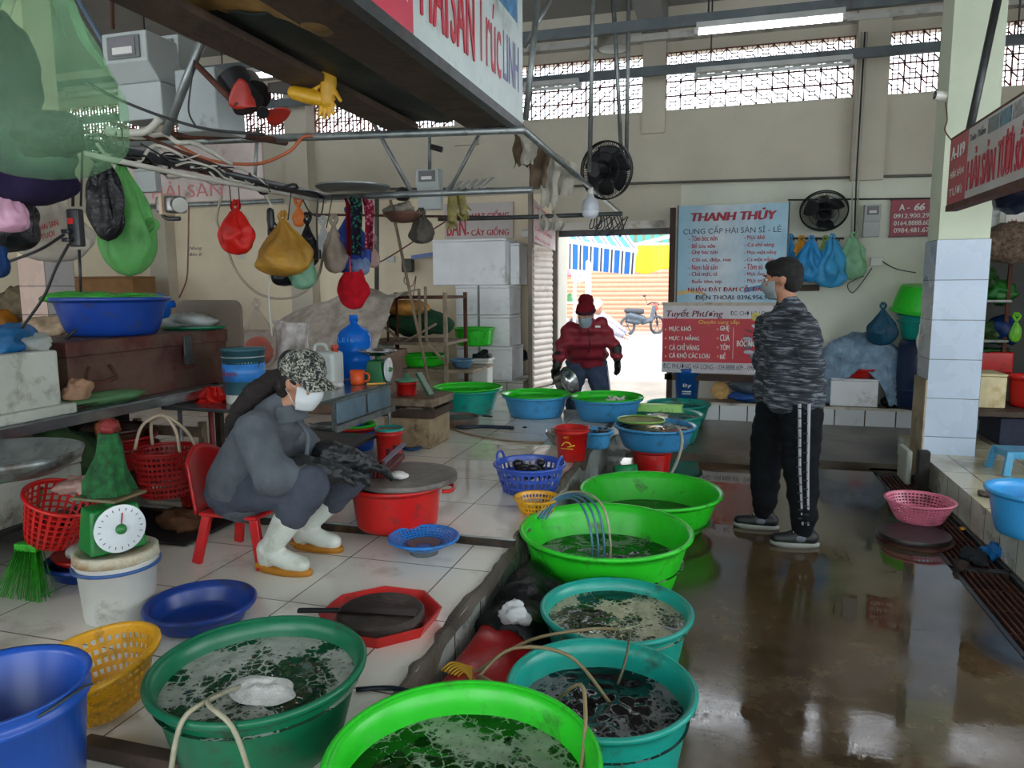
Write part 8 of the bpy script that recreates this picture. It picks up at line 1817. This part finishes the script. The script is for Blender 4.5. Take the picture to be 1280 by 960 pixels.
# boots
BOOT = mat('white_rubber', 'cfd6cc', .4, 0, .06, 8, .03, 20, .08, '8a8a6a'); BS = mat('boot_sole', 'b87a1c', .5)
for a, kn, nm in ((ann, knn, 'n'), (anf, knf, 'f')):
    b = MB(); tp_ = a.lerp(kn, .56); b.cone(tp_, .068, a.lerp(kn, .12), .05, 20); b.cone(a+Vector((-.01,0,.0)), .05, a+Vector((-.015,0,-.045)), .043, 16); b.cone(a+Vector((0,0,-.02)), .048, a+Vector((.09,0,-.045)), .042, 16); b.cone(a+Vector((.09,0,-.048)), .043, a+Vector((.155,0,-.055)), .038, 16)
    bo = voxel(b, 'boot', BOOT, t, .007, 5)
    b = MB(); d = (tp_-a).normalized(); uu, ww = frame(d); b.tube([tp_+d*.055+(uu*math.cos(k*PI/12)+ww*math.sin(k*PI/12))*.062 for k in range(25)], .006, 6, cap=False); b.build('boot_rim', BOOT, bo)
    b = MB(); n_ = 30; vs = []
    for zz, kk in ((0, 1), (.018, 1.03), (.024, .99)):
        for i in range(n_):
            an = 2*PI*i/n_; vs.append(Vector((a.x+.07+math.cos(an)*.132*kk, a.y+math.sin(an)*(.044+.006*math.cos(an))*kk, ZL+zz)))
    b.add(vs, [(j*n_+i, j*n_+(i+1) % n_, (j+1)*n_+(i+1) % n_, (j+1)*n_+i) for j in range(2) for i in range(n_)]+[tuple(range(n_))[::-1], tuple(2*n_+i for i in range(n_))]); b.build('sole', BS, bo)
    b = MB(); b.box((a.x-.06, a.y-.036, ZL+.02), (a.x+.0, a.y+.036, ZL+.04)); b.build('heel', BS, bo, False, bevel=.006)
# gloves reaching the clamp
BG = mat('black_rubber_glove', '14181b', .45, 0, .2, 12, .3, 50)
for w0, el, tgt, th in ((wrn, eln, P(458, 594, YM+.1), 1), (wrf, elf, P(468, 583, YM+.22), -1)):
    b = MB(); d = (tgt-w0).normalized(); b.cone(w0-d*.09, .07, w0+d*.02, .062, 18); b.cone(w0, .062, w0+d*.09, .048, 16); hand(b, w0+d*.05, d, (0, 0, -1), 1.25, .28, th, .0165); b.cone(w0+d*.06, .045, w0+d*.13, .036, 14)
    voxel(b, 'glove', BG, t, .006, 4, folds(.006, 25, 2))
# ---------------------------------------------------------------- woman in red
Y3 = 7.35
t = thing('person', 'woman in maroon puffer jacket and red hat leaning over tubs with steel bowl', 'person', (P(733, 440, Y3).x, Y3+.1, .03)); red = t
Y3h = 7.1
hc = P(732, 394, Y3h); hf = Vector((-.12, -1, -.28)); up = Vector((0, -.25, 1))
neck = P(735, 406, Y3h+.06); ch = P(733, 424, Y3h+.14); pel = P(733, 452, Y3+.1)
sa = P(713, 412, Y3h+.08); ea = P(703, 434, Y3h+.02); wa = P(697, 454, Y3h-.05); sb_ = P(751, 408, Y3h+.12); eb = P(764, 428, Y3h+.14); wb_ = P(771, 444, Y3h+.12)
ha = pel+Vector((-.09,0,-.02)); hb_ = pel+Vector((.09,0,-.02))
ka = Vector((P(716, 492, Y3).x, Y3-.02, .45)); kb = Vector((P(750, 490, Y3).x, Y3+.05, .45)); aa = Vector((ka.x-.02, Y3+.08, .11)); ab = Vector((kb.x+.04, Y3+.15, .11))
b = MB(); add_head(b, hc, hf, up, .98); b.cone(hc+Vector((0,.03,-.06)), .05, neck, .055); b.cone(ch, .1, pel, .1)
for a, c_, e in ((sa, ea, wa), (sb_, eb, wb_)): b.cone(a, .045, c_, .036); b.cone(c_, .034, e, .026); b.cone(e, .024, e+(e-c_).normalized()*.05, .02)
for a, c_, e in ((ha, ka, aa), (hb_, kb, ab)): b.cone(a, .07, c_, .05); b.cone(c_, .045, e, .034); b.cone(e, .034, e+Vector((0,-.11,-.05)), .026)
voxel(b, 'body', SKINP, t, .011, 4); face_bits(t, hc, hf, up, .98); mask(t, hc, hf, up, mat('mask_blue_grey', '8fa0a8', .8), 1.0, .0, -.11)
f_, s_, u_, HM = basis(hf, up)
KN = cloth('maroon_knit', '6e141e', .8, 90)
b = MB(); b.ball(hc+u_*.06-f_*.01, (.094, .106, .075), 24, HM); b.ball(hc+u_*.13-f_*.03, (.078, .08, .07), 20, HM); b.ball(hc+u_*.17-f_*.04, (.07, .05, .035), 16, HM); hat = voxel(b, 'knit_hat', KN, t, .009, 3, folds(.005, 30))
b = MB(); b.tube([hc+u_*.04+(f_*math.cos(k*PI/12)*.100+s_*math.sin(k*PI/12)*.086)-f_*.008 for k in range(25)], .016, 8, cap=False); b.build('hat_band', cloth('band_dark', '3a2430'), hat)
MRJ = mat('maroon_puffer', '84182a', .6, 0, .2, 8, .3, 20)
b = MB()
for q in (-.7, .7): o = Vector((q*.11, 0, 0)); b.cone(ch+o, .125, pel+o*1.1+Vector((0,0,.04)), .14, 18)
b.cone(ch, .15, pel+Vector((0,0,.04)), .15, 18); b.cone(neck+Vector((0,.03,-.05)), .11, neck+Vector((0,0,.0)), .08, 16)
for a, c_, e in ((sa, ea, wa), (sb_, eb, wb_)): b.cone(a, .082, c_, .074, 18); b.cone(c_, .072, e, .056, 18); b.cone(a, .088, ch+Vector((0,0,.03)), .11, 18)
jk = voxel(b, 'jacket', MRJ, t, .012, 6, lambda co, n: co+n*(.012*math.sin(co.z*48)+.012*nz(co, 9)))
b = MB(); b.tube([neck+Vector((.02,-.09,-.04)), P(737, 430, Y3h-.05), P(735, 448, Y3-.08)], .008, 6, 4); b.build('zip', mat('zip_dark', '3a1018', .4), jk)
b = MB(); q = P(748, 408, Y3h-.01); b.cbox(q+Vector((0,-.03,0)), (.05,.01,.02)); b.build('chest_logo', PAPER, jk, False)
BJ = cloth('slate_trousers', '3c4a60', .4, 60)
b = MB(); b.cone(ha, .13, hb_, .13, 18)
for a, c_, e in ((ha, ka, aa), (hb_, kb, ab)): b.cone(a, .125, c_, .095, 18); b.cone(c_, .09, e, .065, 18)
tr = voxel(b, 'trousers', BJ, t, .012, 6, folds(.014, 9, 4))
b = MB(); b.tube([hb_+Vector((.13,-.02,0)), kb+Vector((.1,-.02,0)), ab+Vector((.07,0,0))], .008, 6, 3); b.build('side_stripe', PAPER, tr)
for a in (aa, ab):
    b = MB(); b.cone(a+Vector((0,.03,-.03)), .045, a+Vector((0,-.1,-.045)), .036, 14); voxel(b, 'boot', BLACKP, t, .01, 3)
for w0, el, dv, th in ((wa, ea, (-.15, -.2, -1), -1), (wb_, eb, (.1, -.1, -1), 1)):
    b = MB(); d = Vector(dv).normalized(); b.cone(w0-d*.07, .058, w0+d*.03, .045, 16); hand(b, w0+d*.03, d, (.6*(1 if th < 0 else -1), -.6, 0), 1.1, .55 if th < 0 else .3, th, .012); voxel(b, 'glove', BG, t, .007, 3)
# steel bowl in her hand
q = P(707, 478, Y3h-.14); ax = Vector((.85, -.35, .42)).normalized(); R_ = ax.to_track_quat('Z', 'Y').to_euler()
b = MB(); b.lathe([(0,-.06), (.1,-.06), (.125,-.04), (.135,.05), (.145,.055), (.13,.055), (.12,-.03), (.095,-.05), (0,-.05)], (0,0,0), 40); o = b.build('steel_bowl', STAIN, None, origin=(0,0,0)); o.location = q; o.rotation_euler = R_; tag(o, 'steel bowl held by the woman in maroon over the tubs', 'bowl')
# ---------------------------------------------------------------- passer-by in pale clothes in the street
t = thing('person', 'blurred passer-by in pale patterned jacket bending behind the woman in maroon', 'person', (P(745, 400, 11.8).x, 11.8, -.02)); Y4 = 11.8
hc = P(747, 384, Y4-.1); pel = P(737, 425, Y4+.1); ch = P(748, 400, Y4); sa = P(740, 400, Y4-.15); sb_ = P(757, 400, Y4+.15)
ea = P(765, 412, Y4-.2); wa = P(777, 419, Y4-.2); eb = P(770, 408, Y4+.1); wb_ = P(780, 415, Y4+.1)
b = MB(); add_head(b, hc, (1, -.3, -.4), (.3, 0, 1)); b.cone(hc+Vector((-.03,0,-.07)), .055, ch, .08); b.cone(ch, .1, pel, .1)
for a, c_, e in ((sa, ea, wa), (sb_, eb, wb_)): b.cone(a, .05, c_, .04); b.cone(c_, .036, e, .028); hand(b, e, e-c_, (0,0,-1), 1, .3)
ft = [Vector((pel.x-.02, Y4-.1, .07)), Vector((pel.x+.1, Y4+.15, .07))]
for q, e in zip((-.1, .1), ft): h_ = pel+Vector((0,q,0)); kk = (h_+e)/2+Vector((.08,0,0)); b.cone(h_, .08, kk, .055); b.cone(kk, .05, e, .035); b.cone(e, .04, e+Vector((.13,0,-.04)), .03)
voxel(b, 'body', SKINP, t, .016, 3)
b = MB(); b.cone(ch, .16, pel, .17, 16); 
for a, c_, e in ((sa, ea, wa), (sb_, eb, wb_)): b.cone(a, .1, c_, .075, 14); b.cone(c_, .072, e, .055, 14); b.cone(a, .1, ch, .13, 14)
voxel(b, 'jacket', mat('lilac_print', 'b8b4cc', .8, 0, .35, 22), t, .018, 4)
b = MB()
for q, e in zip((-.1, .1), ft): h_ = pel+Vector((0,q,0)); kk = (h_+e)/2+Vector((.08,0,0)); b.cone(h_, .13, kk, .09, 14); b.cone(kk, .085, e+Vector((0,0,.05)), .065, 14)
voxel(b, 'trousers', cloth('pale_trousers', '8a90a0'), t, .018, 4)
b = MB(); b.ball(hc+Vector((-.01,0,.04)), (.1,.1,.1), 18); b.ball(hc+Vector((-.06,0,-.03)), (.07,.085,.08), 14); voxel(b, 'head_scarf', PAPER, t, .014, 3)
